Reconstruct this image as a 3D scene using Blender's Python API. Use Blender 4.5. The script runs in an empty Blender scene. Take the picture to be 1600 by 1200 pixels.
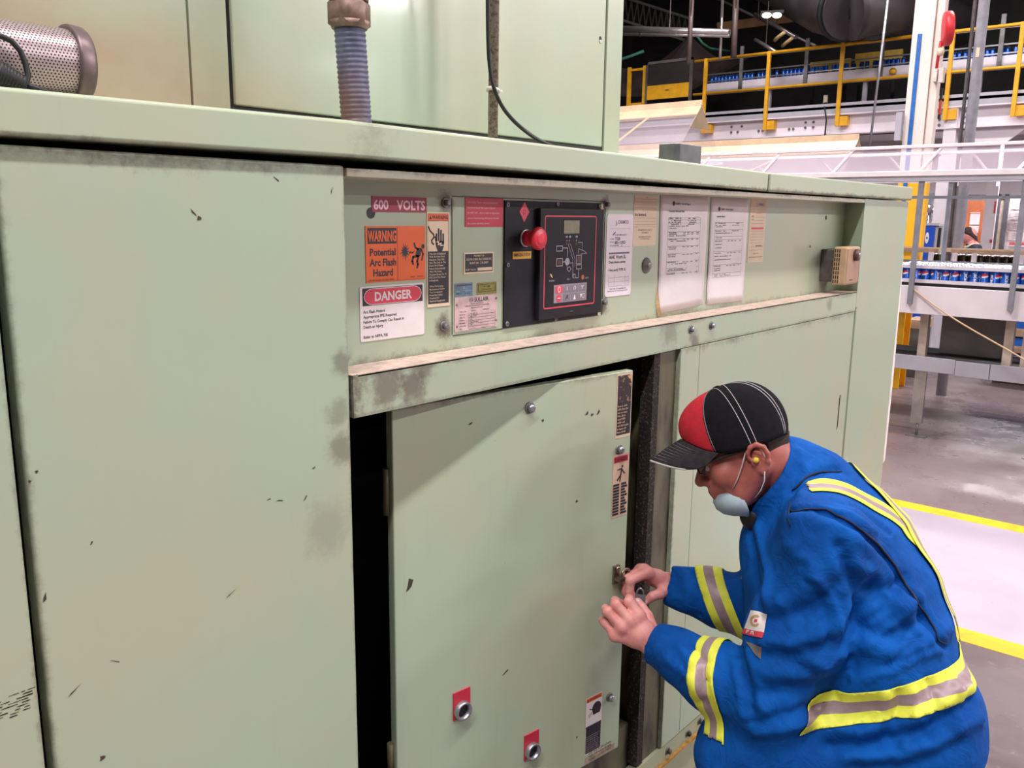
import bpy, bmesh, math, random
import numpy as np
from mathutils import Vector, Matrix
from mathutils.bvhtree import BVHTree

random.seed(7)
SC = bpy.context.scene
COL = SC.collection

# ------------------------------------------------------------------ camera
FPX = 1350.0                       # focal length in pixels of the 1600 x 1200 frame
CAM = np.array([0.0, -1.10, 1.68])  # metres; the machine's front is the plane y = 0, the floor z = 0


def _axes():
    X = np.array([1176.0, 251.0, -FPX]); X /= np.linalg.norm(X)
    Z = -np.array([-90.0, -6900.0, -FPX]); Z /= np.linalg.norm(Z)
    Z -= X * (X @ Z); Z /= np.linalg.norm(Z)
    return np.array([X, np.cross(Z, X), Z])


ROT = _axes()                      # rows: world axes seen in camera axes = camera-to-world matrix
cam_data = bpy.data.cameras.new('camera')
cam_data.sensor_fit = 'HORIZONTAL'
cam_data.sensor_width = 36.0
cam_data.lens = 36.0 * FPX / 1600.0
cam_data.clip_start = 0.02
cam_data.clip_end = 200
cam = bpy.data.objects.new('camera', cam_data)
COL.objects.link(cam)
_m = Matrix(ROT.tolist()).to_4x4()
_m.translation = Vector(CAM.tolist())
cam.matrix_world = _m
SC.camera = cam

# ------------------------------------------------------------------ world, lamps, exposure
w = bpy.data.worlds.new('plant_hall_light')
SC.world = w
w.use_nodes = True
_bg = w.node_tree.nodes['Background']
_bg.inputs[0].default_value = (1.0, 0.94, 0.97, 1)
_bg.inputs[1].default_value = 0.08
SC.view_settings.view_transform = 'Standard'
SC.view_settings.look = 'None'
SC.view_settings.exposure = 0.10
SC.view_settings.gamma = 1.0
SC.view_settings.use_curve_mapping = False


def lamp(x, y, z, power, sx=1.2, sy=0.28, col=(1.0, 0.945, 0.965), aim=None):
    l = bpy.data.lights.new('ceiling_or_fill_lamp', 'AREA')
    l.shape = 'RECTANGLE'
    l.size = sx
    l.size_y = sy
    l.energy = power
    l.color = col
    o = bpy.data.objects.new('ceiling_or_fill_lamp', l)
    o.location = (x, y, z)
    if aim is not None:
        d = Vector(aim) - Vector((x, y, z))
        o.rotation_euler = d.to_track_quat('-Z', 'Y').to_euler()
    COL.objects.link(o)
    return o


# rows of linear high-bay lamps hung under the roof of the hall
for x, p in ((-3.0, 280), (0.2, 210), (3.4, 120), (6.6, 50)):
    lamp(x, -1.75, 6.6, p, 2.2, 0.22)
for x, y, p in ((-3.0, -9.0, 130), (2.0, -9.0, 130), (6.5, -9.0, 290), (11.0, -9.0, 820), (16.0, -9.0, 760), (7.0, -14.5, 330), (14.0, -14.5, 1100), (20.0, -16.0, 1500)):
    lamp(x, y, 6.6, p, 2.2, 0.3)
for x, y in ((28.6, -25.9), (33.5, -22.3), (20.0, -23.0)):
    lamp(x, y, 6.6, 420, 2.2, 0.5)          # far down the hall: glints in the enamel
for x, y in ((6.5, 2.2), (6.5, 6.0), (11.5, 0.5), (11.5, 4.5)):
    lamp(x, y, 6.8, 215, 0.35, 2.2)
lamp(3.8, 3.6, 6.8, 420, 0.35, 2.2)  # added fill light for the white conveyor side, no known fixture
for x, y in ((15.6, 1.5), (15.6, 4.8)):
    lamp(x, y, 2.85, 80, 0.3, 2.0)          # strip lamps under the mezzanine

# ------------------------------------------------------------------ pixel helpers (metric points on real planes)


def ray(u, v):
    return ROT @ np.array([u - 800.0, 600.0 - v, -FPX])


def at_y(u, v, y=0.0):
    r = ray(u, v); return r * ((y - CAM[1]) / r[1]) + CAM


def at_x(u, v, x):
    r = ray(u, v); return r * ((x - CAM[0]) / r[0]) + CAM


def at_d(u, v, d):
    return ray(u, v) * (d / FPX) + CAM


# ------------------------------------------------------------------ materials (all procedural)


def srgb(r, g=None, b=None):
    if g is None:
        r, g, b = r
    f = lambda c: (c / 255 / 12.92) if c / 255 <= 0.04045 else ((c / 255 + 0.055) / 1.055) ** 2.4
    return (f(r), f(g), f(b), 1.0)


class N:
    """tiny node helper"""

    def __init__(s, name):
        s.m = bpy.data.materials.new(name)
        s.m.use_nodes = True
        s.t = s.m.node_tree
        s.p = s.t.nodes['Principled BSDF']

    def n(s, kind, **kw):
        k = s.t.nodes.new(kind)
        for a, b in kw.items():
            setattr(k, a, b)
        return k

    def link(s, a, b):
        s.t.links.new(a, b)

    def val(s, sock, v):
        if hasattr(v, 'is_linked'):
            s.link(v, sock)
        else:
            sock.default_value = v

    def math(s, op, a, b=0.0, clamp=False):
        k = s.n('ShaderNodeMath', operation=op, use_clamp=clamp)
        s.val(k.inputs[0], a); s.val(k.inputs[1], b)
        return k.outputs[0]

    def mix(s, fac, a, b):
        k = s.n('ShaderNodeMix', data_type='RGBA')
        s.val(k.inputs[0], fac); s.val(k.inputs[6], a); s.val(k.inputs[7], b)
        return k.outputs[2]

    def noise(s, scale, detail=3, rough=0.55, stretch=None, coord=None):
        k = s.n('ShaderNodeTexNoise')
        k.inputs['Scale'].default_value = scale
        k.inputs['Detail'].default_value = detail
        k.inputs['Roughness'].default_value = rough
        c = coord or s.pos()
        if stretch:
            mp = s.n('ShaderNodeMapping')
            mp.inputs['Scale'].default_value = stretch
            s.link(c, mp.inputs[0]); c = mp.outputs[0]
        s.link(c, k.inputs['Vector'])
        return k.outputs['Fac']

    def pos(s):
        return s.n('ShaderNodeNewGeometry').outputs['Position']

    def obj(s):
        return s.n('ShaderNodeTexCoord').outputs['Object']

    def xyz(s, c=None):
        k = s.n('ShaderNodeSeparateXYZ')
        s.link(c or s.pos(), k.inputs[0])
        return k.outputs

    def ramp(s, v, lo, hi):
        k = s.n('ShaderNodeMapRange')
        k.interpolation_type = 'SMOOTHSTEP'
        s.val(k.inputs[0], v)
        k.inputs[1].default_value = lo; k.inputs[2].default_value = hi
        return k.outputs[0]

    def bump(s, h, strength=0.2, dist=0.002):
        b = s.n('ShaderNodeBump')
        b.inputs['Strength'].default_value = strength
        b.inputs['Distance'].default_value = dist
        s.link(h, b.inputs['Height'])
        s.link(b.outputs[0], s.p.inputs['Normal'])


_cache = {}


def flat(name, rgb, rough=0.5, metal=0.0, var=0.06, scale=14, spec=0.5, bump=0.0):
    """a plain surface with a little uneven wear"""
    if name in _cache:
        return _cache[name]
    k = N(name)
    c = srgb(rgb)
    d = tuple(max(0, v * (1 - 3.0 * var)) for v in c[:3]) + (1,)
    e = tuple(min(1, v * (1 + var)) for v in c[:3]) + (1,)
    f = k.noise(scale, 4)
    k.link(k.mix(k.ramp(f, 0.3, 0.7), d, e), k.p.inputs['Base Color'])
    k.p.inputs['Roughness'].default_value = rough
    k.p.inputs['Metallic'].default_value = metal
    k.p.inputs['Specular IOR Level'].default_value = spec
    if bump:
        k.bump(k.noise(scale * 8, 2), bump)
    _cache[name] = k.m
    return k.m


GREEN = (168, 183, 158)


def green(name, edges=(), rust=None, rough=0.33, base=GREEN, wear=0.5, smudge=None):
    """pale green machine enamel; edges = (axis, value, falloff, strength) bands of grime along real edges"""
    k = N(name)
    P = k.xyz()
    c = srgb(base)
    warm = srgb(base[0] + 8, base[1] - 3, base[2] - 6)
    cool = srgb(base[0] - 8, base[1] + 1, base[2] + 2)
    col = k.mix(k.ramp(k.noise(2.3, 4), 0.38, 0.66), c, warm)
    col = k.mix(k.math('MULTIPLY', k.ramp(k.noise(3.7, 3, stretch=(1, 1, .45)), 0.5, 0.75), 0.6), col, cool)
    # fine vertical streaks
    st = k.ramp(k.noise(9, 4, 0.6, stretch=(6, 6, .6)), 0.55, 0.8)
    col = k.mix(k.math('MULTIPLY', st, 0.10 * wear), col, srgb(120, 118, 92))
    # small chips and smears
    sp = k.ramp(k.noise(55, 3, 0.5), 0.735, 0.79)
    sp = k.math('MULTIPLY', sp, k.ramp(k.noise(4.1, 2), 0.5, 0.68))
    col = k.mix(k.math('MULTIPLY', sp, 0.8 * wear), col, srgb(84, 78, 62))
    dirt = srgb(88, 74, 62)
    for ax, v, fall, stren in edges:
        d = k.math('ABSOLUTE', k.math('SUBTRACT', P['XYZ'.index(ax)], v))
        g = k.math('SUBTRACT', 1.0, k.math('DIVIDE', d, fall), True)
        nz = k.noise(13, 5, 0.65)
        nf = k.noise(70, 4, 0.7)
        msk = k.ramp(k.math('ADD', k.math('ADD', k.math('MULTIPLY', g, 0.55), k.math('MULTIPLY', nz, 0.50)), k.math('MULTIPLY', nf, 0.36)), 0.80, 1.06)
        col = k.mix(k.math('MULTIPLY', msk, stren), col, dirt)
    if smudge:
        for (sx, sz, rad, stren) in smudge:
            dx = k.math('SUBTRACT', P[0], sx); dz = k.math('SUBTRACT', P[2], sz)
            r = k.math('SQRT', k.math('ADD', k.math('MULTIPLY', dx, dx), k.math('MULTIPLY', dz, dz)))
            nz = k.noise(34, 6, 0.7)
            g = k.math('SUBTRACT', 1.0, k.math('DIVIDE', r, rad), True)
            msk = k.ramp(k.math('ADD', k.math('MULTIPLY', g, .8), k.math('MULTIPLY', nz, 0.9)), 0.72, 1.10)
            col = k.mix(k.math('MULTIPLY', msk, stren), col, srgb(98, 88, 76))
    if rust:
        for ax, v0, v1, xl, xr in rust:
            g = k.ramp(P['XYZ'.index(ax)], v1, v0)
            gx = k.ramp(P[0], xr, xl)
            nz = k.ramp(k.noise(5, 4), 0.2, 0.7)
            col = k.mix(k.math('MULTIPLY', k.math('MULTIPLY', g, gx), k.math('ADD', 0.45, k.math('MULTIPLY', nz, 0.55))), col, srgb(166, 112, 78))
    k.link(col, k.p.inputs['Base Color'])
    k.link(k.math('ADD', rough, k.math('MULTIPLY', k.noise(6, 3), 0.16)), k.p.inputs['Roughness'])
    k.bump(k.noise(2.0, 2), 0.10, 0.02)
    k.p.inputs['Coat Weight'].default_value = 0.22
    k.p.inputs['Coat Roughness'].default_value = 0.10
    return k.m


# ------------------------------------------------------------------ mesh building


class MB:
    """collects shapes (several materials allowed) and links them as ONE mesh object"""

    def __init__(s):
        s.bm = bmesh.new()
        s.mats = []
        s.cur = 0

    def mat(s, m):
        if m not in s.mats:
            s.mats.append(m)
        s.cur = s.mats.index(m)
        return s

    def _f(s, vs, smooth=False):
        try:
            f = s.bm.faces.new(vs)
        except ValueError:
            return None
        f.material_index = s.cur
        f.smooth = smooth
        return f

    def box(s, x0, x1, y0, y1, z0, z1):
        v = [s.bm.verts.new(p) for p in ((x0, y0, z0), (x1, y0, z0), (x1, y1, z0), (x0, y1, z0), (x0, y0, z1), (x1, y0, z1), (x1, y1, z1), (x0, y1, z1))]
        for q in ((3, 2, 1, 0), (4, 5, 6, 7), (0, 1, 5, 4), (1, 2, 6, 5), (2, 3, 7, 6), (3, 0, 4, 7)):
            s._f([v[i] for i in q])
        return s

    def obox(s, c, ax, ay, az, sx, sy, sz):
        """oriented box: centre c, unit axes, full sizes"""
        c, ax, ay, az = (np.array(q, float) for q in (c, ax, ay, az))
        v = []
        for dz in (-.5, .5):
            for dx, dy in ((-.5, -.5), (.5, -.5), (.5, .5), (-.5, .5)):
                v.append(s.bm.verts.new(c + ax * dx * sx + ay * dy * sy + az * dz * sz))
        for q in ((3, 2, 1, 0), (4, 5, 6, 7), (0, 1, 5, 4), (1, 2, 6, 5), (2, 3, 7, 6), (3, 0, 4, 7)):
            s._f([v[i] for i in q])
        return s

    def bar(s, a, b, wx, wy, up=(0, 0, 1)):
        """square bar from a to b"""
        a, b = np.array(a, float), np.array(b, float)
        d = b - a; L = np.linalg.norm(d); d /= L
        u = np.array(up, float)
        if abs(d @ u) > .98:
            u = np.array([0, 1.0, 0])
        sx = np.cross(d, u); sx /= np.linalg.norm(sx)
        sy = np.cross(sx, d)
        return s.obox((a + b) / 2, sx, sy, d, wx, wy, L)

    def prism(s, pts, off):
        """polygon pts (3-D) swept along the vector off"""
        a = [s.bm.verts.new(p) for p in pts]
        b = [s.bm.verts.new(np.array(p) + np.array(off)) for p in pts]
        s._f(a[::-1]); s._f(b)
        n = len(a)
        for i in range(n):
            s._f([a[i], a[(i + 1) % n], b[(i + 1) % n], b[i]])
        return s

    def poly(s, pts):
        s._f([s.bm.verts.new(p) for p in pts]); return s

    def rect(s, x0, x1, z0, z1, y):
        """upright rectangle facing -y"""
        return s.poly([(x0, y, z0), (x1, y, z0), (x1, y, z1), (x0, y, z1)])

    def rings(s, rings, closed=True, cap=True, smooth=True):
        R = [[s.bm.verts.new(p) for p in r] for r in rings]
        n = len(R[0])
        for a, b in zip(R[:-1], R[1:]):
            for i in range(n if closed else n - 1):
                j = (i + 1) % n
                s._f([a[i], a[j], b[j], b[i]], smooth)
        if cap:
            s._f(R[0][::-1]); s._f(R[-1])
        return s

    def tube(s, pts, r, n=10, cap=True):
        pts = [np.array(p, float) for p in pts]
        rs = r if hasattr(r, '__len__') else [r] * len(pts)
        rings = []
        u = None
        for i, p in enumerate(pts):
            t = pts[min(i + 1, len(pts) - 1)] - pts[max(i - 1, 0)]
            t /= np.linalg.norm(t) + 1e-12
            if u is None:
                u = np.cross(t, [0, 0, 1.0])
                if np.linalg.norm(u) < .05:
                    u = np.cross(t, [0, 1.0, 0])
            u = u - t * (u @ t); u /= np.linalg.norm(u)
            w_ = np.cross(t, u)
            rings.append([p + rs[i] * (u * math.cos(k * 2 * math.pi / n) + w_ * math.sin(k * 2 * math.pi / n)) for k in range(n)])
        return s.rings(rings, True, cap)

    def cyl(s, a, b, r, n=20, r2=None):
        return s.tube([a, b], [r, r if r2 is None else r2], n)

    def lathe(s, c, axis, prof, n=24, cap=True):
        """prof = [(distance along axis, radius)]"""
        c = np.array(c, float); t = np.array(axis, float); t /= np.linalg.norm(t)
        u = np.cross(t, [0, 0, 1.0])
        if np.linalg.norm(u) < .05:
            u = np.cross(t, [1.0, 0, 0])
        u /= np.linalg.norm(u); w_ = np.cross(t, u)
        rings = [[c + t * h + max(r, 1e-5) * (u * math.cos(k * 2 * math.pi / n) + w_ * math.sin(k * 2 * math.pi / n)) for k in range(n)] for h, r in prof]
        return s.rings(rings, True, cap)

    def sphere(s, c, r, n=14, m=8, sc=(1, 1, 1)):
        rings = []
        for j in range(1, m):
            a = math.pi * j / m
            rings.append([(c[0] + r * sc[0] * math.sin(a) * math.cos(2 * math.pi * k / n), c[1] + r * sc[1] * math.sin(a) * math.sin(2 * math.pi * k / n), c[2] - r * sc[2] * math.cos(a)) for k in range(n)])
        return s.rings(rings)

    def text(s, txt, x, z, w_, h, y, align='L', squeeze=True, fn=None):
        """lettering on an upright plane facing -y: cap height h, at most w_ wide, base line at z"""
        vs, fs, tw = text_shape(txt, .032 if h > .01 else (.020 if h > .0045 else .006))
        k = h / 0.72
        kx = k
        if w_ and (squeeze and tw * k > w_):
            kx = w_ / tw
        W = tw * kx
        x0 = x if align == 'L' else (x - W / 2 if align == 'C' else x - W)
        f = fn or (lambda a, b: (a, y, b))
        bv = [s.bm.verts.new(f(x0 + p[0] * kx, z + p[1] * k)) for p in vs]
        for q in fs:
            s._f([bv[i] for i in q])
        return s

    def build(s, name, parent=None, bevel=0, seg=2, label=None, kind=None, smooth=False, flip=False):
        me = bpy.data.meshes.new(name)
        bmesh.ops.remove_doubles(s.bm, verts=s.bm.verts, dist=1e-6)
        s.bm.normal_update()
        s.bm.to_mesh(me); s.bm.free()
        for m in s.mats:
            me.materials.append(m)
        o = bpy.data.objects.new(name, me)
        COL.objects.link(o)
        if parent is not None:
            o.parent = parent
            if parent.parent is None:
                o.matrix_parent_inverse = Matrix.Translation(parent.location).inverted()
        if bevel:
            b = o.modifiers.new('edge', 'BEVEL')
            b.width = bevel; b.segments = seg; b.limit_method = 'ANGLE'; b.angle_limit = 0.6
            for p in me.polygons:
                p.use_smooth = True
            b.harden_normals = True
        if label:
            o['label'] = label
        if kind:
            o['kind'] = kind
        return o


_txt = {}


def text_shape(txt, bold):
    key = (txt, bold)
    if key in _txt:
        return _txt[key]
    cu = bpy.data.curves.new('lettering_curve', 'FONT')
    cu.body = txt
    cu.size = 1.0
    cu.resolution_u = 2
    cu.offset = bold
    o = bpy.data.objects.new('lettering_curve', cu)
    COL.objects.link(o)
    dg = bpy.context.evaluated_depsgraph_get()
    dg.update()
    me = bpy.data.meshes.new_from_object(o.evaluated_get(dg))
    vs = [tuple(v.co) for v in me.vertices]
    fs = [tuple(p.vertices) for p in me.polygons]
    bpy.data.objects.remove(o); bpy.data.curves.remove(cu); bpy.data.meshes.remove(me)
    x0 = min((v[0] for v in vs), default=0)
    vs = [(v[0] - x0, v[1]) for v in vs]
    tw = max((v[0] for v in vs), default=1)
    _txt[key] = (vs, fs, tw)
    return _txt[key]


def tag(o, label, cat, group=None):
    o['label'] = label; o['category'] = cat
    if group:
        o['group'] = group
    return o


def thing(name, loc, label, cat, group=None):
    o = bpy.data.objects.new(name, None)
    o.empty_display_size = 0.1
    o.location = loc
    COL.objects.link(o)
    return tag(o, label, cat, group)


def copy_thing(root, loc, label=None):
    """a copy of a thing with copies of its parts and sub-parts"""
    r = root.copy(); COL.objects.link(r); r.location = loc
    if label:
        r['label'] = label
    for ch in list(root.children):
        c = ch.copy(); COL.objects.link(c); c.parent = r
        for g in list(ch.children):
            d = g.copy(); COL.objects.link(d); d.parent = c
    return r


def structure(o):
    o['kind'] = 'structure'; return o


def solid(name, rgb_lin, rough=0.5, metal=0.0):
    return flat(name, rgb_lin, rough, metal)


# common materials
STEEL = flat('galvanised_steel', (168, 168, 172), 0.35, 0.8, 0.05)
DULL = flat('dull_grey_metal', (128, 126, 126), 0.5, 0.5, 0.08)
BLACK = flat('black_enamel', (22, 21, 22), 0.5)
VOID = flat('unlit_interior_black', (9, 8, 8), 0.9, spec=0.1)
WHITE = flat('white_paint', (222, 217, 216), 0.45, 0, 0.03, 5)
YELLOW = flat('safety_yellow', (226, 166, 28), 0.5, 0, 0.05, 8)
INK = flat('black_ink', (34, 30, 34), 0.6)
PAPER = flat('white_paper', (226, 216, 216), 0.55, 0, 0.03, 6)
CREAM = flat('cream_card', (221, 200, 172), 0.6, 0, 0.04, 6)
RED = flat('red_sticker', (196, 44, 66), 0.4, 0, 0.04)

# ================================================================== the hall: floor, walls, roof


def floor_material():
    k = N('stained_concrete')
    c = k.mix(k.ramp(k.noise(0.5, 5, 0.6), 0.35, 0.7), srgb(134, 119, 119), srgb(114, 98, 100))
    c = k.mix(k.ramp(k.noise(1.7, 6, 0.65, stretch=(1, .45, 1)), 0.5, 0.72), c, srgb(108, 91, 92))
    c = k.mix(k.math('MULTIPLY', k.ramp(k.noise(16, 4, 0.6), 0.62, 0.75), .5), c, srgb(172, 152, 150))
    P = k.xyz()
    # the worn, dark wheel lane of the aisle past the walkway
    lane = k.math('MULTIPLY', k.ramp(P[0], 5.9, 6.5), k.ramp(k.noise(1.1, 4, stretch=(1, .3, 1)), 0.3, 0.6))
    c = k.mix(k.math('MULTIPLY', lane, .55), c, srgb(96, 80, 82))
    k.link(c, k.p.inputs['Base Color'])
    k.link(k.math('ADD', 0.12, k.math('MULTIPLY', k.ramp(k.noise(1.3, 5, 0.6), 0.3, 0.75), 0.45)), k.p.inputs['Roughness'])
    k.bump(k.noise(30, 3), 0.06, 0.004)
    return k.m


structure(MB().mat(floor_material()).box(-14, 40, -36, 22, -0.2, 0.0).build('floor'))
walk = N('walkway_paint')
_c = walk.mix(walk.ramp(walk.noise(1.6, 5), 0.4, 0.75), srgb(178, 165, 176), srgb(164, 151, 162))
_c = walk.mix(walk.math('MULTIPLY', walk.ramp(walk.noise(24, 5, 0.6), 0.66, 0.74), .6), _c, srgb(150, 138, 140))
walk.link(_c, walk.p.inputs['Base Color']); walk.p.inputs['Roughness'].default_value = 0.4
structure(MB().mat(walk.m).box(3.79, 5.235, -14, 20, 0, 0.0012).build('floor_marking'))
stripe = N('line_paint_yellow')
_c = stripe.mix(stripe.ramp(stripe.noise(9, 5, .65), 0.5, 0.72), srgb(236, 184, 20), srgb(222, 160, 20))
_c = stripe.mix(stripe.math('MULTIPLY', stripe.ramp(stripe.noise(40, 5, .65), 0.68, 0.73), .8), _c, srgb(138, 112, 92))
stripe.link(_c, stripe.p.inputs['Base Color']); stripe.p.inputs['Roughness'].default_value = 0.42
for a, b in ((3.665, 3.79), (5.235, 5.36)):
    structure(MB().mat(stripe.m).box(a, b, -14, 20, 0, 0.0014).build('floor_marking'))

WALLW = flat('wall_paint_white', (216, 204, 210), 0.6, 0, 0.03, 2)
WALLD = flat('dark_upper_wall', (34, 29, 29), 0.85, 0, 0.2, 1.5)  # upper and side walls in one dark colour
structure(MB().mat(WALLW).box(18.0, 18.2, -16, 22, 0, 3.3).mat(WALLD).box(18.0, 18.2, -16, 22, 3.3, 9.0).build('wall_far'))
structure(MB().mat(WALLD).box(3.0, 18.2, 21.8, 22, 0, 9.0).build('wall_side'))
structure(MB().mat(flat('roof_deck', (52, 46, 44), 0.8, 0, .15, 2)).box(-14, 40, -36, 22, 9.0, 9.2).build('ceiling'))

# ================================================================== the green air compressor


comp = thing('air_compressor', (1.8, 0.9, 0.0), 'big pale green industrial air compressor cabinet with control panel and an open front bay', 'air compressor')

G_SIDE = green('green_enamel_side_panel', edges=((('Z'), 1.751, .075, .75), ('X', .383, .03, .5), ('X', .882, .025, .5)),
               smudge=((.868, 1.44, .045, .6), (.862, 1.30, .06, .6), (.83, 1.17, .10, .25), (.855, 1.36, .05, .45)))
G_OUT = green('green_enamel_outer_panel', edges=(('X', .372, .02, .5),))
G_LID = green('green_enamel_lid', edges=(('Z', 1.757, .028, .8), ('X', 2.397, .035, .9), ('X', 0.93, .16, .35)), base=(172, 186, 158))
G_BAY = green('green_enamel_panel', edges=(('Z', 1.415, .05, .6),), wear=.7, smudge=((1.178, 1.466, .045, .95), (1.183, 1.700, .045, .9), (1.716, 1.47, .05, .9), (1.712, 1.705, .04, .8), (.905, 1.43, .05, .7), (.93, 1.44, .04, .7)))
G_RAIL = green('green_enamel_rail', edges=(('Z', 1.748, .03, .7),), base=(196, 196, 172))
G_BEAM = green('green_enamel_beam', edges=(('Z', 1.348, .02, .5), ('Z', 1.415, .03, .55), ('X', .889, .10, .95)), wear=1.2, smudge=((1.02, 1.38, .07, .8), (.96, 1.39, .08, .75), (1.05, 1.41, .05, .7), (2.97, 1.39, .05, .5), (1.9, 1.40, .09, .5), (2.03, 1.36, .05, .7)))
G_DOOR = green('green_enamel_inner_door', edges=(('Z', 1.33, .05, .6),), base=(174, 190, 163), wear=.9)
G_RDOOR = green('green_enamel_access_door', edges=(('Z', 1.346, .07, .6), ('X', 1.962, .03, .5), ('X', 3.226, .02, .5)), wear=.8, rough=.24)
G_POST = green('green_enamel_end_panel', rough=.26)
G_KICK = green('green_enamel_base', edges=(('Z', .143, .05, .5),), base=(160, 164, 132), wear=1.4)
G_UP = green('green_enamel_upper_housing', rust=(('Z', 1.83, 2.12, .50, 1.25),), rough=.24)

dust = N('dusty_ledge_top')
_c = dust.mix(dust.ramp(dust.noise(40, 5, .7), .35, .7), srgb(206, 184, 168), srgb(172, 152, 138))
dust.link(dust.mix(dust.math('MULTIPLY', dust.ramp(dust.noise(120, 4), .62, .7), .8), _c, srgb(120, 100, 92)), dust.p.inputs['Base Color'])
dust.p.inputs['Roughness'].default_value = .85
DUST = dust.m
gr = N('crumbling_rubber_seal')
gr.link(gr.mix(gr.ramp(gr.noise(150, 5, .7), .52, .70), srgb(34, 27, 22), srgb(112, 94, 84)), gr.p.inputs['Base Color'])
gr.p.inputs['Roughness'].default_value = .9
gr.bump(gr.noise(170, 4, .7), .9, .006)
SEAL = gr.m
oil = N('oily_brown_frame')
_c = oil.mix(oil.ramp(oil.noise(14, 5, .6, stretch=(1, 1, .35)), .4, .68), srgb(92, 86, 62), srgb(40, 32, 26))
oil.link(_c, oil.p.inputs['Base Color']); oil.p.inputs['Roughness'].default_value = .45
OIL = oil.m

# hidden carcase: black inside the front bay, green shell round the rest
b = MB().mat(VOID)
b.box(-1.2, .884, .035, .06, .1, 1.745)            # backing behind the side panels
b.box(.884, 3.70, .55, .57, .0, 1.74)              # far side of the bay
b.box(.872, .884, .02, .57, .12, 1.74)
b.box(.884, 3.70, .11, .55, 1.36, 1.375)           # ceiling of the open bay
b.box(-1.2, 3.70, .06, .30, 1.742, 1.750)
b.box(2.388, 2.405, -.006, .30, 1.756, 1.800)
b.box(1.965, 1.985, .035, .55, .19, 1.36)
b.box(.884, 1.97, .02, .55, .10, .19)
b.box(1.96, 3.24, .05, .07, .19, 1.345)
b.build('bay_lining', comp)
MB().mat(G_POST).box(-1.2, 3.70, .57, 1.9, .12, 1.748).build('rear_shell', comp)

osp = MB().mat(G_OUT).box(-1.2, .3725, 0, .035, .10, 1.751).build('outer_side_panel', comp, bevel=.003)
rnd = random.Random(31)
b = MB().mat(flat('dark_scuff', (70, 60, 48), .8))
for k in range(9):
    xa, za = at_y(0, 1093 + k * 4.2)[[0, 2]]
    for q in range(7):
        if rnd.random() < .72:
            x0 = .352 + .0022 * q + rnd.uniform(-.001, .001) - .004
            u0 = rnd.uniform(-8, 46); L = rnd.uniform(5, 13)
            p0 = at_y(u0, 1093 + k * 4.2 - u0 * .36); p1 = at_y(min(u0 + L, 57), 1093 + k * 4.2 - min(u0 + L, 57) * .36)
            wd = rnd.uniform(.0003, .0008)
            if p1[0] > p0[0]:
                b.poly([(p0[0], -.0004, p0[2] - wd), (p1[0], -.0004, p1[2] - wd), (p1[0], -.0004, p1[2] + wd), (p0[0], -.0004, p0[2] + wd)])
b.build('scuff_marks', osp, label='dark scraped scuffs low on the outer panel', kind='stuff')
MB().mat(G_SIDE).box(.3845, .8815, 0, .035, .10, 1.751).build('side_panel', comp, bevel=.004)
sp_ = comp.children[-1] if comp.children else comp
b = MB().mat(flat('dark_scuff', (70, 60, 48), .8))
for u, v, a, L, wd in ((311, 341, .3, .0035, .003), (302, 332, -.8, .006, .0012), (432, 280, -.6, .006, .001), (57, 737, 0, .002, .002), (46, 752, 0, .002, .002), (70, 934, 1.3, .006, .0018), (143, 848, 1, .003, .001), (420, 780, .1, .004, .0008), (437, 782, -.2, .007, .0009), (477, 778, .9, .006, .0010), (490, 731, .3, .004, .001), (518, 298, 1.3, .006, .0008), (160, 1184, .4, .004, .0035), (115, 1080, .6, .010, .0008), (180, 1033, -.5, .008, .0006), (360, 928, .5, .010, .0006)):
    c_ = at_y(u, v)
    pts = []
    for k in range(7):
        t = k * 2 * math.pi / 7
        rr = 1 + .35 * math.sin(3 * t + u)
        x_, y_ = L * rr * math.cos(t), wd * rr * math.sin(t)
        pts.append((c_[0] + x_ * math.cos(a) - y_ * math.sin(a), -.0005, c_[2] + x_ * math.sin(a) + y_ * math.cos(a)))
    b.poly(pts)
b.build('scuff_marks', sp_, label='small dark chips and scratches', kind='stuff')

# lid in two lengths, its front edge a little wavy
zl = [(-1.2, 1.760, 1.813), (.39, 1.760, 1.813), (.88, 1.7635, 1.819), (1.64, 1.759, 1.8135), (2.391, 1.7525, 1.8045)]
b = MB().mat(G_LID)
b.prism([(x, -.012, a) for x, a, c in zl] + [(x, -.012, c) for x, a, c in zl[::-1]], (0, 1.92, 0))
b.build('lid', comp, bevel=.006, seg=3)
zl = [(2.4020, 1.7520, 1.8045), (3.738, 1.7535, 1.805)]
MB().mat(G_LID).prism([(x, -.012, a) for x, a, c in zl] + [(x, -.012, c) for x, a, c in zl[::-1]], (0, 1.92, 0)).build('lid', comp, bevel=.006, seg=3)

# recess with its rail above and ledge below
MB().mat(G_RAIL).box(.8855, 3.232, 0, .105, 1.7345, 1.748).build('top_rail', comp, bevel=.002)
b = MB().mat(G_BAY).box(.884, 3.30, .080, .100, 1.40, 1.736)
HOLES = ((1.001, 1.679, .0095), (3.083, 1.681, .0075), (2.959, 1.583, .0045))
b.mat(BLACK)
for x, z, r in HOLES:
    b.cyl((x, .0792, z), (x, .083, z), r, 16)
b.build('instrument_panel', comp)
b = MB().mat(G_POST)
b.prism([(3.233, 0, 1.36), (3.738, 0, 1.36), (3.738, .10, 1.36), (3.277, .10, 1.36)], (0, 0, .3885))
b.prism([(3.2425, 0, .10), (3.738, 0, .10), (3.738, .10, .10), (3.2425, .10, .10)], (0, 0, 1.26))
b.build('end_panel', comp)
MB().mat(flat('white_edge_seal', (240, 232, 230), .5)).prism([(3.7385, .002, .655), (3.768, .002, .66), (3.772, .002, 1.05), (3.760, .002, 1.40), (3.7388, .002, 1.60)], (0, .03, 0)).build('edge_strip', comp)

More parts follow.
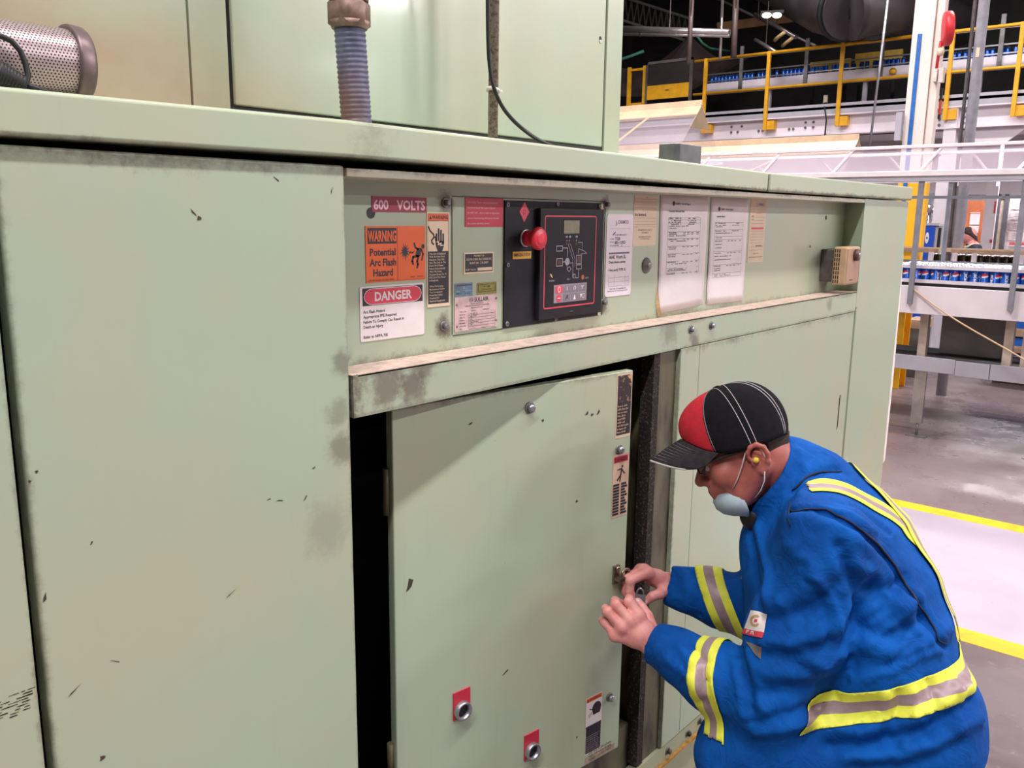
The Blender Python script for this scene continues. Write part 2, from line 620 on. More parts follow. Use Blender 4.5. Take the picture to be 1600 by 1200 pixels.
b = MB().mat(G_BEAM).box(.889, 3.2305, 0, .079, 1.3455, 1.4165)
b.mat(DUST).poly([(.890, .003, 1.4169), (3.2295, .003, 1.4169), (3.2295, .079, 1.4169), (.890, .079, 1.4169)])
b.build('ledge_beam', comp)
MB().mat(DUST).bar((.8995, .002, 1.4160), (3.2295, .002, 1.4160), .004, .004).build('ledge_edge', comp, label='pale worn front edge of the ledge')

# right-hand door with its fixed strip and handle slot
MB().mat(G_RDOOR).box(1.962, 2.062, 0, .03, .197, 1.3435).build('door_post', comp, bevel=.002)
d = MB().mat(G_RDOOR).box(2.0635, 3.2255, 0, .03, .197, 1.3435)
d = d.build('access_door', comp, bevel=.003)
h = MB().mat(BLACK).prism([(3.1435, -.0012, .912), (3.1515, -.0012, .925), (3.1515, -.0012, 1.036), (3.1455, -.0012, 1.040), (3.1435, -.0012, 1.03)], (0, .004, 0))
h.mat(STEEL).prism([(3.1440, -.004, 1.033), (3.152, -.004, 1.033), (3.152, -.004, 1.041), (3.146, -.004, 1.043)], (0, .004, 0))
h.build('door_handle', d)

# dark steel frame and crumbling seal at the edge of the open bay
MB().mat(OIL).box(1.875, 1.9605, .012, .030, .19, 1.345).box(1.862, 1.880, .012, .10, .19, 1.345).build('bay_frame', comp)
MB().mat(SEAL).box(1.838, 1.866, .004, .040, .20, 1.345).build('rubber_seal', comp)
MB().mat(OIL).box(1.55, 1.83, .03, .20, .17, .33).build('lower_bracket', comp)
b = MB().mat(DULL).lathe((1.745, .26, .565), (.15, -1, .05), ((0, .045), (.02, .052), (.05, .052), (.06, .03), (.10, .03)), 12)
b.build('pipe_union', comp)
b = MB().mat(DULL)
b.box(.905, .910, .16, .17, .93, 1.06).box(.985, .992, .22, .24, .98, 1.22)
b.build('inner_bracket', comp)

# base frame: seam, proud flange with a bare brassy edge, rail beneath
MB().mat(G_KICK).box(-1.2, 3.738, .002, .03, .144, .1945).build('base_panel', comp)
MB().mat(flat('bare_brass_edge', (206, 150, 70), .35, .4, .15, 40)).box(-1.2, 3.738, -.006, .03, .137, .144).build('base_flange', comp)
MB().mat(G_KICK).box(-1.2, 3.738, .02, 1.9, .0, .137).build('base_frame', comp)


def bolt(x, y, z, r, parent, m=STEEL, name='bolt', L=.012):
    b = MB().mat(DULL).lathe((x, y, z), (0, -1, 0), ((0, r * 1.5), (.0018, r * 1.5), (.0024, r * 1.3)), 18)
    b.mat(m).lathe((x, y, z), (0, -1, 0), ((.0022, r), (L - .002, r), (L, r * .75)), 6)
    return b.build(name, parent)


for x, z in ((2.006, 1.391), (2.117, 1.391)):
    bolt(x, 0, z, .0075, comp)
for x, z in ((2.003, .169), (2.118, .169), (2.19, .175)):
    bolt(x, .002, z, .0075, comp, OIL)
for x, z in ((1.178, 1.466), (1.183, 1.700), (1.716, 1.475), (1.714, 1.705)):
    bolt(x, .08, z, .0062, comp, DULL)
b = MB().mat(DULL).lathe((1.904, .08, 1.556), (0, -1, 0), ((0, .0205), (.003, .0195), (.006, .0125), (.011, .010), (.013, .005)), 22)
b.build('blanking_plug', comp)

# ------------------------------------------------------------------ upper housing, set back on the lid
UPY = .30
b = MB().mat(G_UP).box(-1.2, 2.088, UPY + .006, 1.8, 1.80, 3.2)
b.box(-1.2, .80, UPY - .001, UPY + .02, 1.812, 3.2)
b.box(.805, .874, UPY - .001, UPY + .02, 1.812, 3.2)
b.box(2.016, 2.088, UPY - .001, UPY + .02, 1.812, 3.2)
b.box(.874, 2.016, UPY - .001, UPY + .02, 1.812, 1.852)
uh = b.build('upper_housing', comp)
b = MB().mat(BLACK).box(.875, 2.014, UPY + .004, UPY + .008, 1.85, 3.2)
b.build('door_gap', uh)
d = MB().mat(G_UP).box(.884, 2.003, UPY - .004, UPY + .02, 1.862, 3.2).build('housing_door', uh, bevel=.003)
b = MB().mat(BLACK).cyl((1.979, UPY - .0045, 2.137), (1.979, UPY - .002, 2.137), .006, 12)
b.mat(STEEL).cyl((1.979, UPY - .006, 2.130), (1.979, UPY - .003, 2.130), .004, 10)
b.build('door_lock', uh)

# ------------------------------------------------------------------ inner door standing ajar in the bay
HX, HY, RX, RY = 1.035, .072, 1.690, -.030
DV = np.array([RX - HX, RY - HY, 0]); DW = np.linalg.norm(DV); DV = DV / DW
DN = np.array([DV[1], -DV[0], 0])             # out of the door's face, towards the aisle
DO = np.array([HX, HY, 0])


def dp(s_, z, out=0.0):
    """a point on the inner door: s_ along its width, z height, out in front of its face"""
    return DO + DV * s_ + DN * out + np.array([0, 0, z])


def on_door(u, v):
    r = ray(u, v)
    t = ((DO - CAM) @ DN) / (r @ DN)
    p = CAM + r * t
    return (p - DO) @ DV, p[2]


DZ0, DZ1 = .352, 1.3275
b = MB().mat(G_DOOR)
b.prism([dp(0, DZ0), dp(DW, DZ0), dp(DW, DZ1), dp(0, DZ1)], -DN * .022)
door = b.build('cabinet_door', comp, bevel=.003)
b = MB().mat(OIL)
for z in (.55, 1.12):
    MB().mat(OIL).cyl(dp(-.006, z, -.014), dp(-.006, z + .09, -.014), .007, 10).build('hinge', door)


def door_bolt(u, v, r=.0095):
    s_, z = on_door(u, v)
    b = MB().mat(DULL).lathe(dp(s_, z), DN, ((0, r * 1.35), (.002, r * 1.35), (.003, r * 1.2)), 18)
    b.mat(STEEL).lathe(dp(s_, z), DN, ((.003, r * .95), (.011, r * .95), (.013, r * .6)), 8)
    b.build('bolt', door)


door_bolt(827, 637); door_bolt(967, 702, .009); door_bolt(952, 1089, .0085)
# hasp with an eye
s_, z = on_door(961, 897)
b = MB().mat(flat('nickel_hasp', (150, 140, 120), .3, .9))
b.obox(dp(s_, z, .003), DV, DN, (0, 0, 1), .020, .006, .046)
b.lathe(dp(s_, z + .016, .005), DN, ((0, .007), (.006, .007), (.008, .004)), 10)
b.obox(dp(s_ + .002, z - .008, .014), DV, DN, (0, 0, 1), .022, .020, .007)
e = dp(s_ + .020, z + .002, .016)
b.tube([e + DV * .014 * math.cos(a) + np.array([0, 0, .010]) * math.sin(a) for a in np.linspace(0, 2 * math.pi, 15)], .0035, 6, False)
b.build('latch', door)
# two push-button holes with red tags and chrome rings
for u, v in ((720, 1104), (829, 1168)):
    s_, z = on_door(u, v)
    b = MB().mat(RED).obox(dp(s_ + .001, z + .007, .0015), DV, DN, (0, 0, 1), .044, .003, .062)
    t = b.build('red_tag', door, label='small red square tag behind a chrome ring')
    b = MB().mat(STEEL)
    n = 28
    rings = []
    for h, r in ((.003, .0205), (.012, .0205), (.015, .0185), (.013, .0150), (.002, .0145)):
        rings.append([dp(s_, z - .006, h) + r * (DV * math.cos(k * 2 * math.pi / n) + np.array([0, 0, 1]) * math.sin(k * 2 * math.pi / n)) for k in range(n)])
    b.rings(rings, True, False)
    b.mat(BLACK).lathe(dp(s_, z - .006, .002), DN, ((0, .0150), (.0012, .0150)), 20)
    b.build('ring_bezel', door, label='chrome ring round a black button hole')
# scuffs on the door
b = MB().mat(flat('dark_scuff', (70, 60, 48), .8))
for u, v, a, L, wd in ((640, 913, 1.2, .014, .006), (735, 662, .3, .006, .002), (848, 657, 0, .004, .003), (917, 646, .6, .006, .003), (925, 648, .2, .005, .003), (935, 644, .9, .007, .003), (901, 783, 0, .004, .003), (790, 1050, .5, .010, .0018), (901, 1152, .4, .003, .003)):
    s_, z = on_door(u, v)
    p = []
    for k in range(7):
        t = k * 2 * math.pi / 7
        rr = 1 + .35 * math.sin(3 * t + u)
        x_, y_ = L * rr * math.cos(t), wd * rr * math.sin(t)
        p.append(dp(s_ + x_ * math.cos(a) - y_ * math.sin(a), z + x_ * math.sin(a) + y_ * math.cos(a), .0004))
    b.poly(p)
b.build('scuff_marks', door, kind='stuff')

# ================================================================== labels, control panel, papers on the recessed panel
YP = .0800                                    # face of the instrument panel


def plate(name, x0, x1, z0, z1, m, parent=comp, th=.0012, y=YP, label=None, r=0.0):
    b = MB().mat(m)
    if r:
        pts = []
        for cx, cz, a0 in ((x1 - r, z0 + r, -90), (x1 - r, z1 - r, 0), (x0 + r, z1 - r, 90), (x0 + r, z0 + r, 180)):
            for k in range(5):
                a = math.radians(a0 + k * 22.5)
                pts.append((cx + r * math.cos(a), y, cz + r * math.sin(a)))
        b.prism(pts, (0, -th, 0))
    else:
        b.box(x0, x1, y - th, y, z0, z1)
    return b.build(name, parent, label=label)


def words_row(b, x0, x1, z, h, y, rnd, dens=.8):
    """a row of small print seen from too far to read"""
    x = x0
    while x < x1 - h * .6:
        L = min(h * rnd.uniform(.9, 3.6), x1 - x)
        if rnd.random() < dens:
            n = max(1, int(L / (h * .62)))
            for i in range(n):
                a = x + L * i / n
                hh = h * rnd.choice((.62, .7, .95))
                b.rect(a, a + L / n * .72, z, z + hh, y)
        x += L + h * .5


CREAMW = flat('cream_label', (236, 212, 180), .5, 0, .03)
LBLACK = flat('black_label_ink', (38, 33, 42), .5)
ORANGE = flat('orange_label', (238, 104, 40), .5, 0, .03)
PINKW = flat('pinkish_white_ink', (232, 190, 196), .5, 0, .02)
LWHITE = flat('white_label', (236, 224, 222), .5, 0, .04, 9)
LRED = flat('danger_red', (216, 62, 84), .45, 0, .03)
MAROON = flat('maroon_label', (150, 44, 66), .5, 0, .05)

# 600 VOLTS
o = plate('voltage_label', 1.003, 1.134, 1.681, 1.708, MAROON, label='dark red strip label reading 600 VOLTS in white')
b = MB().mat(PINKW); b.text('600', 1.0065, 1.6855, .042, .0165, YP - .0014).text('VOLTS', 1.060, 1.6855, .070, .0165, YP - .0014)
b.build('lettering', o)

# WARNING Potential Arc Flash Hazard
o = plate('arc_flash_label', .987, 1.129, 1.5585, 1.6565, ORANGE, label='orange warning label about potential arc flash hazard')
y1, y2 = YP - .0014, YP - .0016
MB().mat(LBLACK).rect(.9915, 1.0585, 1.626, 1.6535, y1).build('heading_block', o)
MB().mat(ORANGE).text('WARNING', 1.025, 1.6305, .0655, .0185, y2, 'C').build('heading_lettering', o)
b = MB().mat(LBLACK)
b.text('Potential', 1.026, 1.6055, .060, .0125, y1, 'C').text('Arc Flash', 1.026, 1.5875, .062, .0125, y1, 'C').text('Hazard', 1.026, 1.5695, .046, .0125, y1, 'C')
b.text('Can shock, burn, or cause death.', .9925, 1.5615, .064, .0032, y1)
b.rect(1.0603, 1.0609, 1.5595, 1.6555, y1).rect(.989, 1.127, 1.5605, 1.5609, y1)
b.text('PRODUCT', 1.092, 1.5635, .012, .0024, y1).text('STOCK NO.', 1.108, 1.5635, .016, .0024, y1)
b.build('lettering', o)
b = MB().mat(LBLACK)
cx, cz = 1.0785, 1.6110                       # spiky burst
rr = random.Random(3)
n = 13
pts = []
for k in range(2 * n):
    a = math.pi * 2 * k / (2 * n)
    r = rr.uniform(.0125, .0195) if k % 2 == 0 else .0068
    pts.append((cx + r * .78 * math.cos(a), y1, cz + r * math.sin(a)))
for k in range(2 * n):
    b.poly([(cx, y1, cz), pts[k], pts[(k + 1) % (2 * n)]])
P = lambda *q: b.poly([(x, y1, z) for x, z in q])
P((1.088, 1.609), (1.094, 1.612), (1.094, 1.6085), (1.1045, 1.613), (1.0965, 1.6065), (1.0965, 1.610), (1.090, 1.606))


def limb(b, pts, wd, y):
    for (xa, za), (xb, zb) in zip(pts[:-1], pts[1:]):
        dx, dz = xb - xa, zb - za
        L = math.hypot(dx, dz); nx, nz = -dz / L * wd / 2, dx / L * wd / 2
        ex, ez = dx / L * wd * .3, dz / L * wd * .3
        b.poly([(xa - nx - ex, y, za - nz - ez), (xb - nx + ex, y, zb - nz + ez), (xb + nx + ex, y, zb + nz + ez), (xa + nx - ex, y, za + nz - ez)])


limb(b, ((1.1015, 1.6255), (1.1045, 1.6175), (1.1115, 1.6145)), .0036, y1)
limb(b, ((1.1195, 1.6135), (1.1235, 1.6055), (1.1205, 1.5945)), .0036, y1)
P((1.1085, 1.6165), (1.1205, 1.6165), (1.1165, 1.602), (1.1075, 1.5995), (1.1045, 1.604))
limb(b, ((1.109, 1.602), (1.0985, 1.6005), (1.0965, 1.593), (1.0985, 1.588)), .0044, y1)
limb(b, ((1.1125, 1.602), (1.1085, 1.5925), (1.1105, 1.587), (1.1085, 1.581)), .0044, y1)
b.lathe((1.1235, y1, 1.6195), (0, 1, 0), ((0, .0042), (.0001, .0042)), 12)
b.build('burst_and_figure', o, label='black pictogram of an electric burst throwing a figure')

# DANGER
o = plate('danger_label', .9715, 1.1255, 1.4555, 1.5525, LWHITE, r=.004, label='white label with red oval reading DANGER')
MB().mat(LBLACK).rect(.9775, 1.1215, 1.5185, 1.5495, y1).build('heading_block', o)


def stadium(b, x0, x1, z0, z1, y, n=9):
    r = (z1 - z0) / 2
    zc = (z0 + z1) / 2
    pts = [(x1 - r * 1.35 + r * 1.35 * math.cos(a), y, zc + r * math.sin(a)) for a in np.linspace(-math.pi / 2, math.pi / 2, n)]
    pts += [(x0 + r * 1.35 + r * 1.35 * math.cos(a), y, zc + r * math.sin(a)) for a in np.linspace(math.pi / 2, 1.5 * math.pi, n)]
    b.poly(pts)


b = MB().mat(LWHITE); stadium(b, .9805, 1.1185, 1.5195, 1.5485, y2)
b.mat(LRED); stadium(b, .9815, 1.1175, 1.5207, 1.5473, y2 - .0001); b.build('oval', o)
MB().mat(LWHITE).text('DANGER', 1.0495, 1.5262, .114, .0158, y2 - .0003, 'C', squeeze=True).build('heading_lettering', o)
b = MB().mat(INK)
for i, t in enumerate(('Arc Flash Hazard', 'Appropriate PPE Required.', 'Failure To Comply Can Result in', 'Death or Injury', '', 'Refer to NFPA 70E')):
    if t:
        b.text(t, .9785, 1.5055 - i * .0089, (.066, .102, .119, .058, 0, .070)[i], .0052, y1)
b.build('lettering', o)

# tall warning label with a hand
o = plate('auto_start_label', 1.134, 1.194, 1.505, 1.682, CREAMW, label='tall cream and black warning label with a hand and lightning')
MB().mat(ORANGE).rect(1.1365, 1.1905, 1.6665, 1.6785, y1).build('heading_block', o)
b = MB().mat(LBLACK).rect(1.1365, 1.1905, 1.511, 1.6095, y1)
b.rect(1.1365, 1.1905, 1.6655, 1.6665, y1).rect(1.1365, 1.1905, 1.6785, 1.6792, y1).rect(1.1360, 1.1366, 1.511, 1.679, y1).rect(1.1903, 1.1909, 1.511, 1.679, y1)
b.text('WARNING', 1.1475, 1.6692, .042, .0072, y2)
b.poly([(1.1395, y2, 1.6690), (1.1465, y2, 1.6690), (1.143, y2, 1.6762)])
b.build('text_block', o)
b = MB().mat(LBLACK)                          # hand and snaking lead
for x, z in ((1.1585, 1.6425), (1.1645, 1.652), (1.1705, 1.6495), (1.1765, 1.6425)):
    b.rect(x - .0022, x + .0022, 1.624, z, y1)
limb(b, ((1.1555, 1.6365), (1.1575, 1.627)), .003, y1)
b.poly([(1.1563, y1, 1.6285), (1.1787, y1, 1.6285), (1.178, y1, 1.619), (1.1735, y1, 1.609), (1.162, y1, 1.609), (1.157, y1, 1.619)])
limb(b, ((1.1375, 1.6555), (1.1425, 1.6475), (1.1515, 1.6405), (1.1525, 1.636), (1.146, 1.630), (1.147, 1.625), (1.1515, 1.6225)), .0032, y1)
b.build('hand_symbol', o)
MB().mat(CREAMW).poly([(1.156, y2, 1.6268), (1.165, y2, 1.6292), (1.1648, y2, 1.6242), (1.1725, y2, 1.6262), (1.171, y2, 1.6222), (1.1800, y2, 1.6195), (1.1672, y2, 1.6190), (1.169, y2, 1.6225), (1.1615, y2, 1.6205), (1.1625, y2, 1.6253)]).build('lightning_symbol', o)
b = MB().mat(CREAMW)
for i, t in enumerate(('This Unit is Equipped', 'With An Auto Start', 'Sequence That Will', 'Start The Unit In The', 'Event Of A Power', 'Failure Automatically', 'After The Sump', 'Pressure Drops To 15', 'PSIG And The Power', 'Is Restored.', '', 'When Performing', 'Maintenance Follow', "Your Company's", 'Prescribed Safety', 'Practices For', 'Electrical Equipment.')):
    if t:
        b.text(t, 1.1395, 1.6035 - i * .00555, .048, .0036, y2)
b.build('lettering', o)

# sub-panel seam, black control plate
b = MB().mat(flat('panel_seam', (58, 54, 42), .8))
b.box(1.2015, 1.7165, YP - .0012, YP, 1.7112, 1.7124).box(1.2005, 1.2017, YP - .001, YP, 1.447, 1.708).box(1.203, 1.351, YP - .0012, YP, 1.444, 1.4455)
b.box(1.712, 1.7145, YP - .001, YP, 1.445, 1.707)
b.build('panel_seam', comp)

o = plate('caution_label', 1.237, 1.3485, 1.6545, 1.7105, RED, label='red caution label with five lines of small white text')
b = MB().mat(PINKW)
for i, t in enumerate(('CAUTION: There is electrical equipment', 'Hardwired Read/Test Control System', 'Do NOT LET - shut to make no adjustment', 'without disconnecting both power line and', 'the connect electrical control')):
    b.text(t, 1.243, 1.7000 - i * .0101, (.092, .082, .097, .093, .07)[i], .0038, y1)
b.build('lettering', o)

o = plate('property_tag', 1.2335, 1.3205, 1.563, 1.605, CREAMW, label='small black property tag with cream border')
MB().mat(LBLACK).rect(1.2365, 1.3175, 1.5665, 1.602, y1).build('black_field', o)
b = MB().mat(CREAMW).text('PROPERTY OF', 1.277, 1.5965, .033, .0035, y2, 'C').text('CROWN CORK & SEAL CANADA INC.', 1.277, 1.5895, .075, .0042, y2, 'C')
b.text('PLANT 286 - CALGARY', 1.277, 1.5823, .055, .0042, y2, 'C').text('ASSET TAG No.', 1.238, 1.5695, .031, .0036, y2).rect(1.2725, 1.3155, 1.5685, 1.5745, y2)
b.build('lettering', o)

BLUE = flat('faded_blue_tag', (112, 140, 158), .5, 0, .12, 60)
o = plate('inspection_tag', 1.2085, 1.259, 1.520, 1.546, BLUE, th=.0008, label='faded blue inspection tag')
b = MB().mat(flat('pale_blue_ink', (170, 190, 200), .6)).rect(1.211, 1.257, 1.5305, 1.5312, y1)
b.text('4', 1.231, 1.534, .008, .006, y1)
b.mat(flat('dark_blue_ink', (66, 84, 104), .6)).rect(1.213, 1.256, 1.5405, 1.5430, y1)
rnd = random.Random(5)
words_row(b, 1.213, 1.256, 1.5245, .003, y1, rnd)
b.build('lettering', o)
OLIVE = flat('olive_yellow_tag', (150, 142, 62), .5, 0, .1, 50)
o = plate('calibration_tag', 1.272, 1.331, 1.5205, 1.544, OLIVE, th=.0008, label='olive yellow calibration tag')
b = MB().mat(flat('olive_ink', (82, 84, 56), .6))
for z in (1.5255, 1.5400):
    b.rect(1.275, 1.328, z, z + .0008, y1)
for x in (1.2755, 1.3265):
    b.rect(x, x + .0012, 1.5255, 1.540, y1)
b.text('AIR COMP.', 1.301, 1.5345, .032, .0032, y1, 'C').text('CALIBRATION', 1.301, 1.5288, .036, .0030, y1, 'C')
b.build('lettering', o)

PLATEM = flat('pinkish_nameplate', (206, 178, 176), .4, .15, .08, 40)
o = plate('maker_nameplate', 1.2075, 1.3325, 1.4515, 1.519, PLATEM, th=.0018, label='pinkish metal nameplate with four rivets and data rows')
y3 = YP - .0020
b = MB().mat(INK)
b.text('SULLAIR', 1.2632, 1.5075, .043, .0082, y3)
for r0, r1 in ((.0052, .0040),):
    n = 14
    for k in range(n):
        a, c_ = 2 * math.pi * k / n, 2 * math.pi * (k + 1) / n
        b.poly([(1.2535 + r1 * 1.15 * math.cos(a), y3, 1.5115 + r1 * .8 * math.sin(a)), (1.2535 + r1 * 1.15 * math.cos(c_), y3, 1.5115 + r1 * .8 * math.sin(c_)), (1.2535 + r0 * 1.15 * math.cos(c_), y3, 1.5115 + r0 * .8 * math.sin(c_)), (1.2535 + r0 * 1.15 * math.cos(a), y3, 1.5115 + r0 * .8 * math.sin(a))])
b.rect(1.2505, 1.2565, 1.5108, 1.5122, y3)
b.text('SULLAIR CORPORATION', 1.271, 1.5028, .045, .0024, y3, 'C').text('SUBSIDIARY OF SUNDSTRAND CORPORATION', 1.271, 1.4988, .076, .0024, y3, 'C').text('MICHIGAN CITY, U.S.A.', 1.271, 1.4945, .042, .0024, y3, 'C')
b.text('TYPE L.S. AIR', 1.2205, 1.4885, .022, .0024, y3).text('STATION', 1.253, 1.4890, .018, .0024, y3).text('COMPRESSOR', 1.286, 1.4890, .026, .0024, y3)
for i, (t, v) in enumerate((('MODEL No.', '25S-150L  AC'), ('SERIAL No.', '003-119429'), ('ACFM No.', '150'), ('MAXIMUM', 'PSIG 100  MAX'), ('OPERATING', '480'), ('PSIG', ''))):
    z = 1.4825 - i * .0056
    b.text(t, 1.2205, z, .022, .0024, y3)
    if v:
        b.text(v, 1.2515, z + .0004, .032, .0027, y3)
    b.rect(1.2465, 1.3255, z - .0012, z - .0007, y3)
b.rect(1.2465, 1.2470, 1.4545, 1.4865, y3).rect(1.3250, 1.3255, 1.4545, 1.4865, y3)
b.build('lettering', o)
for x, z in ((1.2125, 1.5045), (1.3285, 1.5105), (1.2135, 1.4615), (1.329, 1.4655)):
    MB().mat(DULL).lathe((x, YP - .0018, z), (0, -1, 0), ((0, .0026), (.001, .0024), (.0016, .0012)), 10).build('rivet', o)

# ------------------------------------------------------------------ control panel
PANELM = flat('charcoal_panel', (36, 34, 40), .5, 0, .10, 30, spec=.2)
BEZEL = flat('charcoal_bezel', (32, 30, 35), .45, 0, .05, 20, spec=.2)
cp = plate('control_panel', 1.3515, 1.6945, 1.4455, 1.7075, PANELM, th=.004, label='charcoal control panel with red outline, display and red emergency stop knob')
MB().mat(G_RAIL).box(1.690, 1.6985, YP - .0050, YP - .0010, 1.4465, 1.706).build('panel_edge', cp, label='bare pale right edge of the panel')
yb = YP - .016
MB().mat(BEZEL).box(1.4515, 1.6885, yb, YP - .004, 1.4545, 1.6935).build('controller_bezel', cp, bevel=.0025)
b = MB().mat(LRED)
x0, x1, z0, z1, wd = 1.4665, 1.6575, 1.4775, 1.6785, .0030
for r0 in (0,):
    outer, inner = [], []
    for cx, cz, a0 in ((x1 - .006, z0 + .006, -90), (x1 - .006, z1 - .006, 0), (x0 + .006, z1 - .006, 90), (x0 + .006, z0 + .006, 180)):
        for k in range(5):
            a = math.radians(a0 + 22.5 * k)
            outer.append((cx + .006 * math.cos(a), yb - .0003, cz + .006 * math.sin(a)))
            inner.append((cx + (.006 - wd) * math.cos(a), yb - .0003, cz + (.006 - wd) * math.sin(a)))
    for k in range(20):
        b.poly([inner[k], inner[(k + 1) % 20], outer[(k + 1) % 20], outer[k]])
b.build('red_outline', cp)
MB().mat(flat('display_glass', (128, 124, 92), .2, 0, .04, 60)).box(1.533, 1.591, yb - .001, yb, 1.6395, 1.668).build('display_screen', cp, bevel=.001)
# flow diagram
b = MB().mat(flat('grey_print', (176, 170, 178), .5)); yd = yb - .0004


def line(b, pts, wd=.0012, y=None):
    limb(b, pts, wd, yd if y is None else y)


def frame(b, xa, xb, za, zb, wd=.0016):
    line(b, ((xa, za), (xb, za), (xb, zb), (xa, zb), (xa, za)), wd)


frame(b, 1.509, 1.5305, 1.602, 1.613, .0020); frame(b, 1.510, 1.5315, 1.5695, 1.5855, .0022)
line(b, ((1.5315, 1.6085), (1.549, 1.608), (1.549, 1.590)), .002); line(b, ((1.5315, 1.578), (1.541, 1.578)), .0022)
b.lathe((1.549, yd, 1.578), (0, 1, 0), ((0, .0085), (.0001, .0085)), 12)
line(b, ((1.551, 1.6165), (1.5695, 1.583), (1.5695, 1.566))); line(b, ((1.5595, 1.6165), (1.5775, 1.583), (1.5775, 1.566)))
frame(b, 1.583, 1.6015, 1.572, 1.591, .0020); frame(b, 1.583, 1.6025, 1.5605, 1.5695, .0014)
line(b, ((1.588, 1.6195), (1.604, 1.6195), (1.604, 1.604))); line(b, ((1.590, 1.596), (1.590, 1.6055), (1.612, 1.600), (1.622, 1.5945), (1.600, 1.5935)), .0014)
line(b, ((1.549, 1.5695), (1.549, 1.561), (1.5565, 1.5555), (1.564, 1.5615), (1.5565, 1.5675), (1.549, 1.561)), .0014)
line(b, ((1.557, 1.575), (1.5705, 1.5745), (1.5705, 1.5415), (1.592, 1.5405), (1.592, 1.560)), .0014); frame(b, 1.572, 1.580, 1.541, 1.549, .0016)
for x in (1.540, 1.552, 1.5765):
    b.poly([(x, yd, 1.6325), (x + .004, yd, 1.6295), (x + .004, yd, 1.6355)])
    b.rect(x + .005, x + .0085, 1.6305, 1.6345, yd)
for x in (1.5445, 1.5535, 1.5795):
    b.rect(x, x + .0025, 1.6225, 1.6255, yd)
b.text('POWER', 1.4855, 1.5365, .017, .0036, yd).text('ON', 1.550, 1.5372, .008, .0036, yd).text('AUTO', 1.6185, 1.5372, .013, .0036, yd)
b.text('SULLAIR', 1.563, 1.4655, .020, .0022, yd)
b.build('flow_diagram', cp, label='grey printed flow diagram')
b = MB().mat(flat('dark_red_lamp', (104, 34, 40), .4))
b.rect(1.514, 1.526, 1.573, 1.582, yd - .0001).rect(1.587, 1.598, 1.575, 1.5885, yd - .0001).rect(1.5035, 1.5065, 1.5365, 1.540, yd).rect(1.5595, 1.5625, 1.5375, 1.541, yd)
b.rect(1.5435, 1.5475, 1.615, 1.6205, yd).rect(1.553, 1.557, 1.615, 1.6205, yd).rect(1.578, 1.583, 1.614, 1.619, yd)
b.build('indicator_lamps', cp)
b = MB().mat(flat('amber_symbol', (222, 190, 110), .5))
b.poly([(1.4865, yd, 1.5535), (1.4925, yd, 1.5535), (1.4985, yd, 1.5440), (1.492, yd, 1.547)])
b.mat(flat('copper_symbol', (176, 96, 52), .5)).lathe((1.609, yd, 1.541), (0, 1, 0), ((0, .0055), (.0001, .0055)), 12)
b.build('symbols', cp)
KEYM = flat('grey_keypad', (146, 134, 142), .5, 0, .03)
MB().mat(KEYM).box(1.5025, 1.6245, yb - .0008, yb, 1.4885, 1.5285).build('keypad', cp)
KEYD = flat('grey_key', (128, 117, 126), .5); yk = yb - .0012
for i in range(4):
    for j in range(2):
        xa = 1.508 + i * .0288; za = 1.5100 - j * .0192
        red = i == 0
        b = MB().mat(LRED if red else KEYD)
        if red and j:
            b.lathe((xa + .0125, yk, za + .0078), (0, 1, 0), ((0, .0088), (.0004, .0088)), 16)
        else:
            b.box(xa, xa + .0255, yk, yb - .0008, za, za + .0160)
        b.mat(LWHITE if not (i == 1 and j) else INK); xc, zc = xa + .0128, za + .0080; yy = yk - .0002
        if (i, j) == (0, 0):
            n = 14
            for k in range(n):
                a, c_ = 2 * math.pi * k / n, 2 * math.pi * (k + 1) / n
                b.poly([(xc + .0036 * math.cos(a), yy, zc + .0050 * math.sin(a)), (xc + .0036 * math.cos(c_), yy, zc + .0050 * math.sin(c_)), (xc + .0052 * math.cos(c_), yy, zc + .0068 * math.sin(c_)), (xc + .0052 * math.cos(a), yy, zc + .0068 * math.sin(a))])
        elif (i, j) == (0, 1):
            b.rect(xc - .005, xc + .005, zc - .0012, zc + .0010, yy)
        elif (i, j) == (1, 0):
            b.rect(xc - .0008, xc + .0008, zc - .004, zc + .005, yy)
        elif (i, j) == (2, 0):
            limb(b, ((xc - .004, zc - .003), (xc - .0035, zc + .003), (xc + .001, zc + .005), (xc + .004, zc), (xc, zc - .003)), .0016, yy)
        elif (i, j) == (3, 0):
            limb(b, ((xc - .005, zc + .003), (xc + .005, zc + .0035)), .0018, yy); b.rect(xc - .0007, xc + .001, zc - .003, zc + .003, yy)
        elif (i, j) == (1, 1):
            limb(b, ((xc - .005, zc - .004), (xc, zc + .001), (xc + .004, zc - .002)), .002, yy); b.rect(xc - .001, xc + .003, zc + .001, zc + .005, yy)
        elif (i, j) == (2, 1):
            b.poly([(xc - .0048, yy, zc - .006), (xc + .0048, yy, zc - .006), (xc, yy, zc + .006)])
        else:
            b.poly([(xc - .0085, yy, zc + .005), (xc - .0045, yy, zc - .005), (xc - .0005, yy, zc + .005)])
            frame_pts = ((xc + .002, zc - .004), (xc + .0075, zc - .004), (xc + .0075, zc + .005), (xc + .002, zc + .005), (xc + .002, zc - .004))
            limb(b, frame_pts, .0012, yy)
        b.build('key', cp, label='red key' if red else None)
